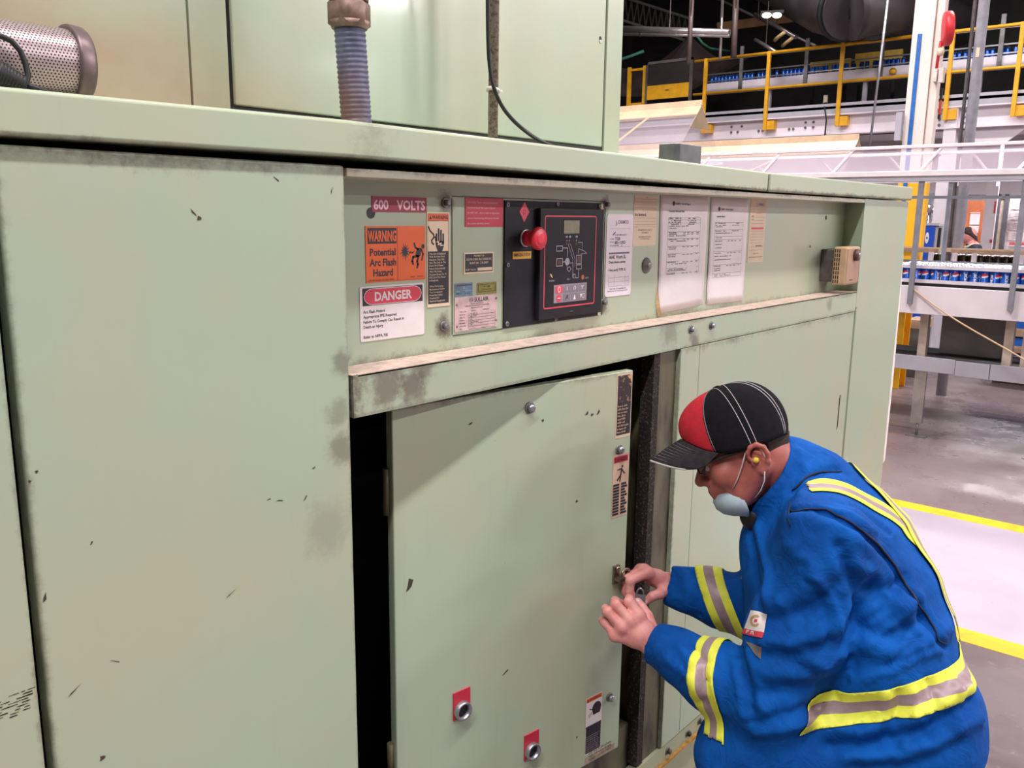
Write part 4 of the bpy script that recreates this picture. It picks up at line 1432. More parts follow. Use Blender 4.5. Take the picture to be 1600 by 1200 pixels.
# ---------------------------------------------------------------- can conveyor with its clear hood (X = 7)
cv = thing('can_conveyor', (7.3, .8, 0), 'white sided can conveyor carrying blue drink cans past the end of the compressor', 'conveyor')
MB().mat(LILAC).box(7.0, 7.04, -1.6, 3.6, .972, 1.182).build('side_beam', cv, bevel=.004)
MB().mat(LILAC).box(7.93, 7.97, -1.6, 3.6, .972, 1.182).build('side_beam', cv, bevel=.004)
MB().mat(BLACK).box(7.04, 7.93, -1.6, 3.6, 1.14, 1.205).build('belt', cv)
MB().mat(RAILL).box(7.03, 7.045, -1.6, 3.6, 1.206, 1.232).build('guide_rail', cv)
MB().mat(RAILL).box(7.03, 7.045, -1.6, 3.6, 1.314, 1.338).build('guide_rail', cv)
MB().mat(STEEL).box(7.925, 7.94, -1.6, 3.6, 1.318, 1.338).build('guide_rail', cv)
for y in (.875, .195, -.5, 1.56, 2.3):
    MB().mat(HANG).box(6.965, 6.998, y - .018, y + .018, 1.045, 1.955).build('hanger_post', cv, bevel=.003)
for y in (.93, .16, 1.75):
    MB().mat(HANG).box(7.98, 8.01, y - .016, y + .016, 1.045, 1.985).build('hanger_post', cv, bevel=.003)
MB().mat(HANG).box(7.985, 8.005, -1.6, 3.6, 1.850, 1.875).build('cross_rail', cv)
for y in (2.6, -.9):
    MB().mat(DULL).box(7.10, 7.16, y - .04, y + .04, .10, .98).build('leg', cv)
    MB().mat(DULL).box(7.86, 7.92, y - .04, y + .04, .0, .98).build('leg', cv)

hd = thing('clear_conveyor_hood', (7.3, .8, 1.97), 'clear plastic conveyor hood with white rails and slanted white struts', 'hood')
RAILW = flat('bright_white_rail', (240, 230, 234), .35, .1, .02)
MB().mat(RAILW).box(6.945, 7.0, -1.6, 3.6, 1.993, 2.032).build('bottom_rail', hd, bevel=.003)
MB().mat(GREYB).box(6.955, 7.02, -1.6, 3.6, 1.955, 1.993).build('bottom_channel', hd, bevel=.003)
MB().mat(RAILW).box(7.08, 7.13, -1.6, 3.6, 2.205, 2.228).build('top_rail', hd, bevel=.003)
MB().mat(RAILW).box(7.97, 8.01, -1.6, 3.6, 1.985, 2.03).build('bottom_rail', hd, bevel=.003)
MB().mat(RAILW).box(7.85, 7.89, -1.6, 3.6, 2.205, 2.228).build('top_rail', hd, bevel=.003)
for y0 in (-1.15, -.50, .14, .79, 1.44, 2.04, 2.68):
    MB().mat(RAILW).bar((7.10, y0, 2.207), (6.985, y0 + .11, 2.03), .024, .012).build('strut', hd)
    MB().mat(RAILW).bar((7.87, y0 - .03, 2.207), (7.98, y0 - .16, 2.03), .024, .012).build('strut', hd)
MB().mat(ACRY).poly([(6.99, -1.6, 2.03), (6.99, 3.6, 2.03), (7.105, 3.6, 2.21), (7.105, -1.6, 2.21)]).build('front_pane', hd)
MB().mat(CLEAR).poly([(7.105, -1.6, 2.222), (7.86, -1.6, 2.222), (7.86, 3.6, 2.222), (7.105, 3.6, 2.222)]).build('top_pane', hd)
MB().mat(CLEAR).poly([(7.985, -1.6, 2.03), (7.985, 3.6, 2.03), (7.86, 3.6, 2.21), (7.86, -1.6, 2.21)]).build('rear_pane', hd)

# cans: one of each kind, then copies turned at random
CANB = flat('can_blue', (24, 84, 176), .3, .35, .04)
CANR = flat('can_red', (206, 48, 58), .35, .1, .02)
CANW = flat('can_white', (228, 224, 230), .35, .1, .02)
CANS = flat('can_aluminium', (206, 206, 216), .3, .8, .02)


def can_mesh(h=.122, r=.0331, n=24, globe=True, body=None):
    b = MB().mat(CANS).lathe((0, 0, 0), (0, 0, 1), ((0, r * .70), (.004, r * .78), (.010, r), (.0105, r)), n)
    b.mat(body or CANB).lathe((0, 0, 0), (0, 0, 1), ((.0105, r), (h - .016, r), (h - .006, r * .86)), n, False)
    b.mat(CANS).lathe((0, 0, 0), (0, 0, 1), ((h - .006, r * .86), (h - .0005, r * .82), (h, r * .80), (h - .004, r * .74), (h - .004, r * .01)), n, False)
    if globe:
        for q in (0, math.pi):
            def wrap(a, z, rr=r + .0004):
                return (rr * math.cos(q + a / r), rr * math.sin(q + a / r), z)
            zc, R_ = .066, .0235
            cells = 16
            for i in range(-cells, cells):
                x0, x1 = i / cells * R_, (i + 1) / cells * R_
                w0, w1 = math.sqrt(max(0, R_ * R_ - x0 * x0)), math.sqrt(max(0, R_ * R_ - x1 * x1))
                wav = lambda x: .0035 * math.sin(x / R_ * 2.2) + .002
                lo = lambda x: -.0075 * math.cos(x / R_ * 1.2) + .006 * (x / R_)
                for mname, fa, fb in ((CANR, lambda x: wav(x) + .004, lambda x: 1), (CANW, lo, lambda x: wav(x) + .004)):
                    qa0, qa1 = max(-w0, min(w0, fa(x0))), max(-w1, min(w1, fa(x1)))
                    qb0, qb1 = max(-w0, min(w0, fb(x0))), max(-w1, min(w1, fb(x1)))
                    if qb0 - qa0 > 1e-5 or qb1 - qa1 > 1e-5:
                        b.mat(mname).poly([wrap(x0, zc + qa0), wrap(x1, zc + qa1), wrap(x1, zc + qb1), wrap(x0, zc + qb0)])
            # the name, upright along the can a quarter turn on
            b.mat(CANW)
            b.text('pepsi', .016, 0, .092, .026, 0, fn=lambda a, c: wrap(.052 + .012 - c, a))
    me = b.build('drink_can')
    return me


proto = can_mesh()
proto.location = (7.078, .9, 1.2055)
tag(proto, '', 'can', 'blue drink cans in the front file of the conveyor')
rnd = random.Random(42)
# a front file touching the guide rail, and two files behind it
turn = [-.1, 1.35, .5, 2.1, .15, 1.1, -.3, 2.9, 1.5, 1.62, -.05, 2.4, 1.45, .1, 1.0, .3, 2.0, 1.4, .0]
CANLABEL = 'blue drink can in the file against the front guide rail'
k = 0
yy = 1.075
spots = []
for i in range(19):
    spots.append((7.080, yy - i * .0672, turn[i]))
for j, xo in [(q, 7.080 + .0605 * q) for q in range(1, 14)]:
    for i in range(17):
        spots.append((xo, yy - .0336 * (j % 2) - i * .0672 + .004 * j, rnd.uniform(0, 6.28)))
for i, (x, y, a) in enumerate(spots):
    c = proto if i == 0 else proto.copy()
    if i:
        COL.objects.link(c)
    c.location = (x, y, 1.2055)
    c.rotation_euler = (0, 0, math.pi + .25 - a)
    fr = i < 19
    c['label'] = CANLABEL if fr else 'silver topped blue drink can behind the front file'
    c['group'] = 'blue drink cans in the front file of the conveyor' if fr else 'blue drink cans in the files behind the front one'

# beige cord slung from the conveyor side
b = MB().mat(flat('beige_cord', (206, 172, 138), .6))
P0, P1 = at_x(1424, 449, 6.985), at_x(1620, 574, 6.90)
pts = []
for i in range(15):
    t = i / 14
    q = P0 * (1 - t) + P1 * t; q[2] -= .05 * math.sin(math.pi * t) * (1 - t)
    pts.append(q)
b.tube(pts, .006, 6)
tag(b.build('beige_cord'), 'thin beige cord slanting down across the white conveyor side', 'cord')

# grey chute box hanging below the cans, catch tray on legs
b = MB().mat(GREYD)
ya, yb_ = .245, .70
b.prism([(7.25, yb_, .66), (7.25, ya + .03, .66), (7.25, ya, .97), (7.25, yb_, .97)], (.30, 0, 0))
b.build('chute_box', cv)
tr = thing('catch_tray', (7.25, .8, 0), 'long grey sheet metal catch tray on a thin leg under the can conveyor', 'tray')
MB().mat(GREYB).box(7.06, 7.09, .53, 3.2, .528, .640).build('side_plate', tr, bevel=.003)
MB().mat(GREYB).box(7.055, 7.09, .295, .527, .522, .634).build('side_plate', tr, bevel=.003)
MB().mat(GREYB).box(7.06, 7.09, -1.6, .291, .520, .636).build('side_plate', tr, bevel=.003)
MB().mat(GREYD).box(7.09, 7.60, -1.6, 3.2, .585, .600).build('tray_floor', tr)
MB().mat(GREYB).box(7.60, 7.63, -1.6, 3.2, .53, .64).build('side_plate', tr)
for y in (.775, 2.7, -1.3):
    lg = MB().mat(flat('brushed_leg_steel', (176, 170, 166), .3, .6, .12, 4)).box(7.10, 7.13, y - .042, y + .042, .105, .53).build('leg', tr)
    b = MB().mat(DULL).cyl((7.115, y - .01, .006), (7.115, y - .01, .115), .010, 8)
    b.box(7.075, 7.155, y - .085, y + .065, 0, .007)
    b.build('levelling_foot', lg)
for y in (.80, .21, .09):
    MB().mat(flat('pale_post', (196, 178, 164), .5, 0, .06)).box(7.14, 7.20, y - .03, y + .03, .60, 1.14).build('post', tr)

# ---------------------------------------------------------------- building column with blue stripe and red reel (X = 9)
k = N('column_paint')
P = k.xyz()
base = k.mix(k.math('GREATER_THAN', P[2], 2.02), srgb(236, 176, 30), srgb(226, 212, 202))
base = k.mix(k.math('MULTIPLY', k.ramp(k.noise(6, 5, .65), .60, .72), .45), base, srgb(150, 116, 84))
k.link(base, k.p.inputs['Base Color']); k.p.inputs['Roughness'].default_value = .5
b = MB().mat(k.m)
b.box(9.0, 9.018, 1.475, 1.665, 0, 8.9)
b.box(9.018, 9.20, 1.562, 1.578, 0, 8.9)
b.box(9.20, 9.218, 1.475, 1.665, 0, 8.9)
b.box(9.03, 9.13, 1.405, 1.475, 1.2, 8.9)
col_ = structure(b.build('column', None, bevel=.004))
MB().mat(flat('blue_stripe_paint', (44, 104, 176), .4)).box(8.990, 8.999, 1.575, 1.612, 1.6, 3.385).build('blue_pipe', col_)
b = MB().mat(GREYB).box(8.93, 8.998, 1.665, 1.72, 2.42, 2.68); b.build('conduit_box', col_)
rl = thing('red_hose_reel', (9.1, 1.36, 3.18), 'red round reel hung on the white building column', 'reel')
REDP = flat('red_reel_paint', (206, 44, 52), .4, 0, .05)
b = MB().mat(REDP).lathe((8.98, 1.357, 3.40), (.5, -1, .05), ((-.035, .09), (-.03, .145), (-.01, .152), (.025, .152), (.04, .14), (.045, .05)), 28)
b.build('drum', rl)
MB().mat(CREAM).lathe((8.98, 1.39, 3.235), (0, 0, -1), ((0, .028), (.03, .034), (.06, .028), (.07, .012)), 12).build('stopper', rl)
b = MB().mat(REDP).tube([(8.99, 1.40, 3.30), (8.99, 1.41, 3.2), (8.99, 1.415, 3.06)], .014, 8).build('red_hose', rl)
b = MB().mat(flat('white_switch_box', (214, 200, 190), .5)).box(8.965, 9.03, 1.345, 1.385, 2.93, 3.06).box(8.965, 9.03, 1.400, 1.435, 2.94, 3.05)
tag(b.build('switch_box'), 'pale twin switch box on the column under the red reel', 'switch box')
b = MB().mat(flat('orange_red_bar', (206, 76, 40), .5)).box(9.14, 9.17, 1.385, 1.403, 2.66, 2.79).mat(BLACK).box(9.14, 9.17, 1.385, 1.403, 2.62, 2.66).box(9.14, 9.17, 1.385, 1.403, 2.79, 2.9)
tag(b.build('emergency_tool'), 'orange and black bar hanging at the edge of the column', 'tool')

# galvanised riser pipe
pp = thing('riser_pipe', (9.0, 1.072, 0), 'tall galvanised riser pipe behind the clear conveyor hood', 'pipe')
MB().mat(flat('weathered_zinc_pipe', (168, 166, 174), .3, .05, .06, 12)).cyl((9.0, 1.072, 0), (9.0, 1.072, 8.9), .047, 20).build('pipe_shaft', pp)
MB().mat(DULL).cyl((9.03, 1.155, 1.0), (9.03, 1.155, 8.9), .016, 10).build('thin_conduit', pp)
MB().mat(CREAM).box(8.950, 8.960, 1.055, 1.082, 3.12, 3.20).build('pipe_label', pp)

# ---------------------------------------------------------------- second can line with wooden rails (X = 8.6)
sl = thing('rail_conveyor', (8.9, .6, 0), 'second can line with pale wooden rails carrying dark gold cans', 'conveyor')
MB().mat(WOODM).box(8.58, 8.62, -2, 1.02, 1.379, 1.417).build('wooden_rail', sl)
MB().mat(WOODM).box(8.58, 8.62, 1.13, 4.5, 1.379, 1.417).build('wooden_rail', sl)
MB().mat(WOODM).box(8.56, 8.60, -2, 4.5, 1.238, 1.272).build('wooden_rail', sl)
MB().mat(GREYB).box(8.60, 9.00, -2, 4.5, 1.225, 1.2555).build('belt', sl)
MB().mat(WOODM).box(8.95, 8.99, -2, 4.5, 1.379, 1.417).build('wooden_rail', sl)
for y in (1.18, .98, .82, .45, .05, -.5):
    MB().mat(LILAC).box(8.55, 8.58, y - .02, y + .02, 1.22, 1.385).build('bracket', sl)
for y in (-1.2, 2.1, 3.4):
    MB().mat(GREYB).box(8.72, 8.80, y - .04, y + .04, 0, 1.226).build('leg', sl)
b = MB().mat(flat('orange_clamp', (230, 160, 84), .5)).box(8.50, 8.56, .80, .98, 1.235, 1.275)
b.bar((8.52, .90, 1.22), (8.52, .93, 1.14), .012, .012).bar((8.52, .88, 1.22), (8.52, .85, 1.14), .012, .012)
tag(b.build('orange_clamp'), 'small orange clamp hooked on the wooden rail of the second can line', 'clamp')
GOLD = flat('can_dark_gold', (66, 58, 42), .3, .5, .25, 60)
g = can_mesh(.115, .033, 16, False, GOLD)
g.name = 'dark_can'
gi = 0
for j, xo in ((0, 8.66), (1, 8.73)):
    for i in range(26):
        y = 1.20 - i * .069 - .03 * j
        if 1.02 < y < 1.13:
            continue
        c = g if gi == 0 else g.copy()
        if gi:
            COL.objects.link(c)
        gi += 1
        c.location = (xo, y, 1.256); c.rotation_euler = (0, 0, rnd.uniform(0, 6))
        tag(c, 'dark gold drink can between the wooden rails', 'can', 'dark gold cans on the second line')

# ---------------------------------------------------------------- cream capped clear covers over more lines
CREAMP = flat('cream_wood_strip', (226, 196, 162), .55, 0, .05, 5)
CREAMD = flat('cream_gable', (150, 128, 100), .6, 0, .05, 5)


def cover(name, x, z, y0, y1, half, drop, cap, label, gable=True, braces=(), gab=.4):
    t = thing(name, (x, (y0 + y1) / 2, z), label, 'cover')
    # ridge board, sloping cap boards, clear skirts below
    MB().mat(CREAMP).box(x - .01, x + .01, y0, y1, z - .01, z + .07).build('ridge_board', t)
    for s_ in (-1, 1):
        e = np.array((x + s_ * half * cap, 0, z - drop * cap))
        f = np.array((x + s_ * half, 0, z - drop))
        b = MB().mat(CREAMP).prism([(x, y0, z), (x, y1, z), (e[0], y1, e[2]), (e[0], y0, e[2])], (0, 0, .012))
        b.build('cap_board', t)
        MB().mat(CLEAR).poly([(e[0], y0, e[2]), (e[0], y1, e[2]), (f[0], y1, f[2]), (f[0], y0, f[2])]).build('clear_skirt', t)
        MB().mat(RAILW).box(f[0] - .02, f[0] + .02, y0, y1, f[2] - .03, f[2]).build('edge_rail', t)
    if gable:
        b = MB().mat(CREAMD).prism([(x, y0 + .005, z - .005), (x - half * gab, y0 + .005, z - drop * gab), (x + half * gab, y0 + .005, z - drop * gab)], (0, .012, 0))
        b.build('gable_end', t)
    for yb in braces:
        MB().mat(CREAMP).bar((x - half * cap * 1.0, yb, z - drop * cap), (x - half, yb + .45, z - drop), .05, .02).build('brace', t)
    for yb in (y0 + .4, (y0 + y1) / 2, y1 - .4):
        MB().mat(GREYB).box(x - .04, x + .04, yb - .04, yb + .04, 0, z - drop - .5).build('leg', t)
    MB().mat(GREYB).box(x - half, x + half, y0, y1, z - drop - .62, z - drop - .5).build('conveyor_bed', t)
    return t


cover('gabled_cover', 9.6, 2.97, 4.17, 9.5, .58, .62, .17, 'larger cream ridged cover with clear plastic skirts beside the upper housing', braces=(4.85, 6.4), gab=.42)
cover('gabled_cover', 10.9, 2.61, 2.75, 9.5, .42, .40, .42, 'lower cream ridged cover behind the clear conveyor hood', braces=(3.6,), gab=.52)

# ---------------------------------------------------------------- mezzanine (X = 14)
mz = thing('mezzanine', (14.4, 3, 0), 'white steel mezzanine platform with bolted edge beam', 'platform')
b = MB().mat(LILAC)
b.prism([(14.0, -6, 2.975), (14.22, -6, 2.975), (14.22, -6, 2.995), (14.118, -6, 2.995), (14.118, -6, 3.265), (14.22, -6, 3.265), (14.22, -6, 3.285), (14.0, -6, 3.285), (14.0, -6, 3.265), (14.102, -6, 3.265), (14.102, -6, 2.995), (14.0, -6, 2.995)], (0, 17, 0))
b.build('edge_beam', mz)
MB().mat(GREYB).box(14.0, 14.02, -6, 11, 3.285, 3.445).build('toe_plate', mz)
MB().mat(GREYD).box(14.0, 17.6, -6, 11, 3.36, 3.40).build('deck', mz)
for y in (2.555, 8.6, -3.4):
    MB().mat(LILAC).box(14.02, 14.22, y - .085, y + .085, 0, 3.27).build('column_post', mz)
BLT = flat('grey_bolt', (112, 104, 108), .5, .3)
for y, z in ((6.05, 3.10), (5.93, 3.10), (6.05, 3.19), (5.86, 3.19), (5.55, 3.10), (5.48, 3.10), (4.62, 3.19), (4.75, 3.19), (4.62, 3.11), (4.75, 3.11), (4.95, 3.10), (5.02, 3.10), (2.73, 3.20), (2.73, 3.12), (2.73, 3.04), (2.40, 3.21), (2.40, 3.13), (2.40, 3.05)):
    MB().mat(BLT).cyl((14.102, y, z), (14.085, y, z), .020, 10).build('bolt', mz)
for y0, y1 in ((1.2, 2.0),):
    b = MB().mat(LILAC).prism([(14.1, 2.25, 2.975), (14.1, 1.55, 2.975), (14.1, 1.85, 2.74), (14.1, 2.25, 2.74)], (.05, 0, 0))
    b.build('gusset_plate', mz)

gr_ = thing('yellow_guardrail', (14.05, 4, 3.1), 'yellow guardrail along the edge of the mezzanine', 'railing')
MB().mat(YELLOW).tube([(13.98, -6, 4.305), (13.98, 6.75, 4.305)], .026, 10).build('top_rail', gr_)
MB().mat(YELLOW).tube([(13.98, -6, 3.755), (13.98, 6.75, 3.755)], .023, 10).build('mid_rail', gr_)
for y in (6.53, 5.39, 4.195, 2.63, 1.755, .5, -.75, -2):
    MB().mat(YELLOW).box(13.945, 13.995, y - .028, y + .028, 3.09, 4.33).build('post', gr_, bevel=.004)
    MB().mat(YELLOW).box(13.985, 14.09, y - .15, y - .02, 3.10, 3.24).build('post_bracket', gr_)
gt = thing('yellow_gate', (14.05, 7.9, 3.4), 'small yellow gate frame beside the yellow kick guard on the mezzanine', 'gate')
for y in (8.08, 7.75):
    MB().mat(YELLOW).box(13.95, 14.0, y - .03, y + .03, 3.4, 4.33).build('post', gt)
for z in (4.28, 3.68):
    MB().mat(YELLOW).box(13.96, 13.99, 7.75, 8.08, z - .02, z + .02).build('rail', gt)
yp = thing('yellow_kick_guard', (14.05, 7.25, 3.4), 'yellow kick guard with a smoked screen above it on the mezzanine', 'guard')
MB().mat(YELLOW).box(13.95, 13.97, 6.82, 7.70, 3.73, 3.97).build('kick_panel', yp)
MB().mat(BLACK).box(13.945, 13.95, 7.23, 7.30, 3.865, 3.88).build('small_plate', yp)
MB().mat(SMOKE).box(13.955, 13.965, 6.83, 7.68, 3.97, 4.34).build('smoked_pane', yp)
b = MB().mat(GREYD).box(13.945, 13.975, 6.78, 6.83, 3.5, 4.38).box(13.945, 13.975, 7.68, 7.72, 3.5, 4.38).box(13.945, 13.975, 6.78, 7.72, 4.335, 4.38)
b.build('screen_frame', yp)

uc = thing('upper_can_conveyor', (14.7, 3.5, 3.4), 'can conveyor with rows of blue cans behind the yellow guardrail', 'conveyor')
MB().mat(LILAC).box(14.45, 14.48, -5, 6.8, 3.80, 3.99).build('side_plate', uc)
MB().mat(BLACK).box(14.48, 14.95, -5, 6.8, 3.93, 3.99).build('belt', uc)
MB().mat(STEEL).box(14.44, 14.46, -5, 6.8, 4.01, 4.03).build('guide_rail', uc)
MB().mat(STEEL).box(14.44, 14.46, -5, 6.8, 4.13, 4.15).build('guide_rail', uc)
MB().mat(STEEL).box(14.44, 14.46, -5, 6.8, 4.36, 4.38).build('guide_rail', uc)
for y in (6.1, 4.95, 3.75, 2.9, 2.1, 1.2):
    MB().mat(DULL).box(14.41, 14.44, y - .03, y + .03, 3.85, 4.55).build('hanger_post', uc)
for y in (5.6, 4.0, 2.35, .8):
    MB().mat(GREYB).box(14.5, 14.56, y - .03, y + .03, 3.4, 3.82).build('leg', uc)
tc = can_mesh(.122, .033, 10, False)
tc.name = 'blue_can'
i = 0
y = 6.7
while y > .9:
    for j in range(2):
        if rnd.random() < (.92 if j == 0 else .75):
            c = tc if i == 0 else tc.copy()
            if i:
                COL.objects.link(c)
            c.location = (14.525 + .07 * j, y + .03 * j, 3.9905); i += 1
            tag(c, 'small blue can on the conveyor behind the yellow guardrail', 'can', 'blue cans on the upper conveyor')
    y -= rnd.choice((.068, .068, .07, .08, .12))
b = MB().mat(flat('dull_yellow_guard', (176, 140, 36), .6)).box(15.3, 15.34, 4.55, 5.25, 4.05, 4.32).mat(BLACK).box(15.30, 15.34, 4.6, 4.65, 3.40, 4.05).box(15.30, 15.34, 5.15, 5.2, 3.40, 4.05)
tag(b.build('yellow_guard'), 'longer dull yellow guard plate behind the upper cans', 'guard plate')
b = MB().mat(flat('dull_yellow_guard', (176, 140, 36), .6)).box(15.3, 15.34, 3.72, 4.48, 4.10, 4.38).mat(BLACK).box(15.30, 15.34, 3.8, 3.85, 3.40, 4.10).box(15.30, 15.34, 4.35, 4.4, 3.40, 4.10)
tag(b.build('yellow_guard'), 'dull yellow guard plate nearer the duct behind the upper cans', 'guard plate')
b = MB().mat(flat('pale_sensor', (206, 190, 170), .5)).box(14.3, 14.34, 4.51, 4.57, 3.50, 3.62).mat(BLACK)
b.tube([(14.3, 4.52, 3.5), (14.1, 4.50, 3.46), (14.0, 4.42, 3.40), (13.98, 4.37, 3.2), (13.97, 4.37, 2.9)], .012, 6)
tag(b.build('sensor_box'), 'small pale sensor box with a black lead on the mezzanine edge', 'sensor')
b = MB().mat(YELLOW).lathe((14.38, 3.55, 3.86), (0, 0, 1), ((0, .05), (.05, .06), (.09, .03)), 10)
tag(b.build('warning_lamp'), 'small yellow warning lamp beside the upper conveyor', 'lamp')

# thin pull rod slanting down in front of the mezzanine
a, c_ = at_x(1390, -20, 12.0), at_x(1358, 236, 12.0)
tag(MB().mat(STEEL).cyl(a, c_, .016, 8).build('pull_rod'), 'thin silver pull rod slanting down past the guardrail', 'rod')

# ---------------------------------------------------------------- dark services under the roof
DARK = flat('dark_duct_sheet', (66, 60, 62), .45, .3, .12, 2)
dt = thing('round_duct', (13, 4, 4.6), 'fat dark round duct under the roof', 'duct')
p = [at_d(*q) for q in ((1100, -90, 17.0), (1215, -30, 14.5), (1290, 8, 13.0), (1330, 16, 12.4))]
pts, rs = [], []
for i in range(len(p) - 1):
    for t in np.linspace(0, 1, 14)[:-1]:
        pts.append(p[i] * (1 - t) + p[i + 1] * t); rs.append(.40 + .006 * (len(pts) % 2))
b = MB().mat(DARK).tube(pts, rs, 28); b.build('duct_tube', dt)
q = [p[-1], at_d(1352, 12, 12.4), at_d(1392, 14, 12.6), at_d(1440, 20, 13.2), at_d(1500, 40, 14)]
q = [q[0] * (1 - t) + q[1] * t for t in (0, .5)] + q[1:]
MB().mat(DARK).tube(q, [.42, .42, .40, .33, .33, .33], 24).build('duct_elbow', dt)
# straps round the duct
for f in (at_d(1322, 14, 12.5), at_d(1372, 13, 12.5)):
    ax = (p[-1] - p[-2]); ax /= np.linalg.norm(ax)
    MB().mat(BLACK).lathe(f, ax, ((-.03, .42), (-.03, .445), (.03, .445), (.03, .42)), 28).build('duct_strap', dt)

BRWN = flat('brown_wood_beam', (122, 84, 46), .7, 0, .1, 4)
tag(MB().mat(BRWN).bar(at_d(1120, 43, 16.5), at_d(1240, 28, 16.5), .10, .16).build('timber_plank'), 'brown timber plank under the lit ceiling lamp', 'plank')
lm = thing('ceiling_light', tuple(at_d(1206, 22, 12)), 'lit twin ceiling lamp above the brown timber plank', 'lamp')
em = bpy.data.materials.new('lamp_glow'); em.use_nodes = True
em.node_tree.nodes['Principled BSDF'].inputs['Emission Color'].default_value = (1, .93, .78, 1)
em.node_tree.nodes['Principled BSDF'].inputs['Emission Strength'].default_value = 6
for u in (1198, 1214):
    b = MB().mat(em); b.sphere(at_d(u, 24, 12), .064, 14, 8, (1, 1, .55)); b.build('bulb', lm)
MB().mat(BLACK).bar(at_d(1188, 20, 12), at_d(1224, 18, 12), .05, .04).build('housing', lm)

TUBE = flat('bright_pipe_steel', (176, 170, 168), .3, .8, .05)
for (a, c_, r, lab) in (
        ((960, 45, 14.2), (1140, 51, 13.0), .052, 'long horizontal silver pipe with a thinner one clamped under it'),
        ((960, 53, 14.2), (1140, 56, 13.0), .026, 'thinner silver pipe just below the long horizontal one'),
        ((1082, -20, 13), (1076, 100, 13), .035, 'brown vertical pipe behind the yellow kick guard'),
        ((1130, -20, 13.4), (1125, 92, 13.4), .022, 'thin bright vertical rod meeting the guardrail'),
        ((1151, -20, 13.6), (1146, 90, 13.6), .048, 'dark square vertical hanger beside the bright rod'),
        ((1105, -10, 16), (1275, 72, 14), .022, 'long silver pipe sloping down to the guardrail beneath the lamp'),
        ((1180, 22, 15), (1244, 58, 14), .035, 'bright sloping pipe below the lamp'),
        ((1180, 62, 14.5), (1214, 82, 14), .03, 'short bright sloping pipe touching the guardrail')):
    if lab.startswith('thinner'):                      # clamped to the long pipe: a part of it
        MB().mat(BLACK).bar(at_d(1000, 49, 13.9), at_d(1000, 57, 13.9), .03, .03).bar(at_d(1100, 51, 13.3), at_d(1100, 58, 13.3), .03, .03).mat(TUBE).cyl(at_d(*a), at_d(*c_), r, 10).build('thin_pipe', last_pipe)
        continue
    last_pipe = tag(MB().mat(TUBE if 'brown' not in lab and 'dark' not in lab else flat('rusty_pipe', (82, 66, 62), .5)).cyl(at_d(*a), at_d(*c_), r, 10).tube([(at_d(*a) + at_d(*c_)) / 2, tuple(((at_d(*a) + at_d(*c_)) / 2)[:2]) + (8.95,)], .008, 6).build('service_pipe'), lab, 'pipe')
for u, v, lab in ((1216, 58, 'upper yellowed pipe elbow above the guardrail'), (1228, 67, 'lower yellowed pipe elbow above the guardrail')):
    c_ = at_d(u, v, 13.8)
    b = MB().mat(flat('yellowed_pipe', (186, 160, 112), .5)).tube([c_ + np.array(q) for q in ((.10, .10, -.02), (.0, .0, 0), (-.02, -.05, .02), (-.05, -.12, .05))], .028, 8)
    tag(b.build('pipe_elbow'), lab, 'pipe')
# brown tarpaulin tent and green rope
tp = MB().mat(flat('brown_tarpaulin', (62, 48, 45), .8, 0, .12, 3))
A = at_d(1078, 54, 17.0)
ring = [at_d(u, v, d) for u, v, d in ((960, 104, 17.6), (960, 150, 16.9), (1010, 150, 16.6), (1085, 138, 16.6), (1130, 112, 16.9), (1180, 84, 17.4))]
for q0, q1 in zip(ring[:-1], ring[1:]):
    n_ = 8
    for i in range(n_):
        t0, t1 = i / n_, (i + 1) / n_
        sag = lambda t: np.array((0, 0, -.28 * math.sin(math.pi * t)))
        a0, a1 = A * (1 - t0) + q0 * t0 + sag(t0), A * (1 - t1) + q0 * t1 + sag(t1)
        b0, b1 = A * (1 - t0) + q1 * t0 + sag(t0), A * (1 - t1) + q1 * t1 + sag(t1)
        tp.poly([a0, a1, b1, b0])
tp.tube([A, (A[0], A[1], 8.96)], .012, 6)
o = tp.build('tarpaulin', None)
sd = o.modifiers.new('cloth', 'SOLIDIFY'); sd.thickness = .012
tag(o, 'dark brown tarpaulin slung like a tent above the yellow gate', 'tarpaulin')
b = MB().mat(flat('green_rope', (62, 128, 106), .6)).tube([at_d(*q) for q in ((960, 96, 16.6), (985, 88, 16.5), (1006, 80, 16.4))], .03, 6)
tag(b.build('green_strap'), 'green strap at the low side of the brown tarpaulin', 'strap')
b = MB().mat(flat('green_rope', (62, 128, 106), .6)).tube([at_d(*q) for q in ((1080, 42, 15.2), (1088, 55, 15.2), (1098, 68, 15.3), (1110, 76, 15.6), (1140, 80, 16))], .022, 6)
tag(b.build('green_strap'), 'green strap trailing from the brown pipe across the tarpaulin', 'strap')
# lattice roof joists
for i, (u0, v0, u1, v1, d) in enumerate(((1540, -14, 1640, 20, 16), (1485, -6, 1640, 46, 17), (968, -6, 1080, 30, 18))):
    A, B_ = at_d(u0, v0, d), at_d(u1, v1, d)
    b = MB().mat(flat('grey_joist', (92, 84, 82), .6, .2))
    b.bar(A, B_, .05, .05).bar(A - (0, 0, .45), B_ - (0, 0, .45), .05, .05)
    n_ = 12
    for j in range(n_):
        p0 = A + (B_ - A) * j / n_; p1 = A + (B_ - A) * (j + .5) / n_; p2 = A + (B_ - A) * (j + 1) / n_
        b.bar(p0, p1 - (0, 0, .45), .022, .022).bar(p1 - (0, 0, .45), p2, .022, .022)
    tag(b.build('roof_joist'), ('grey lattice roof joist in the upper corner beyond the riser pipe', 'long grey lattice roof joist passing behind the riser pipe', 'grey lattice roof joist above the brown tarpaulin')[i], 'joist')

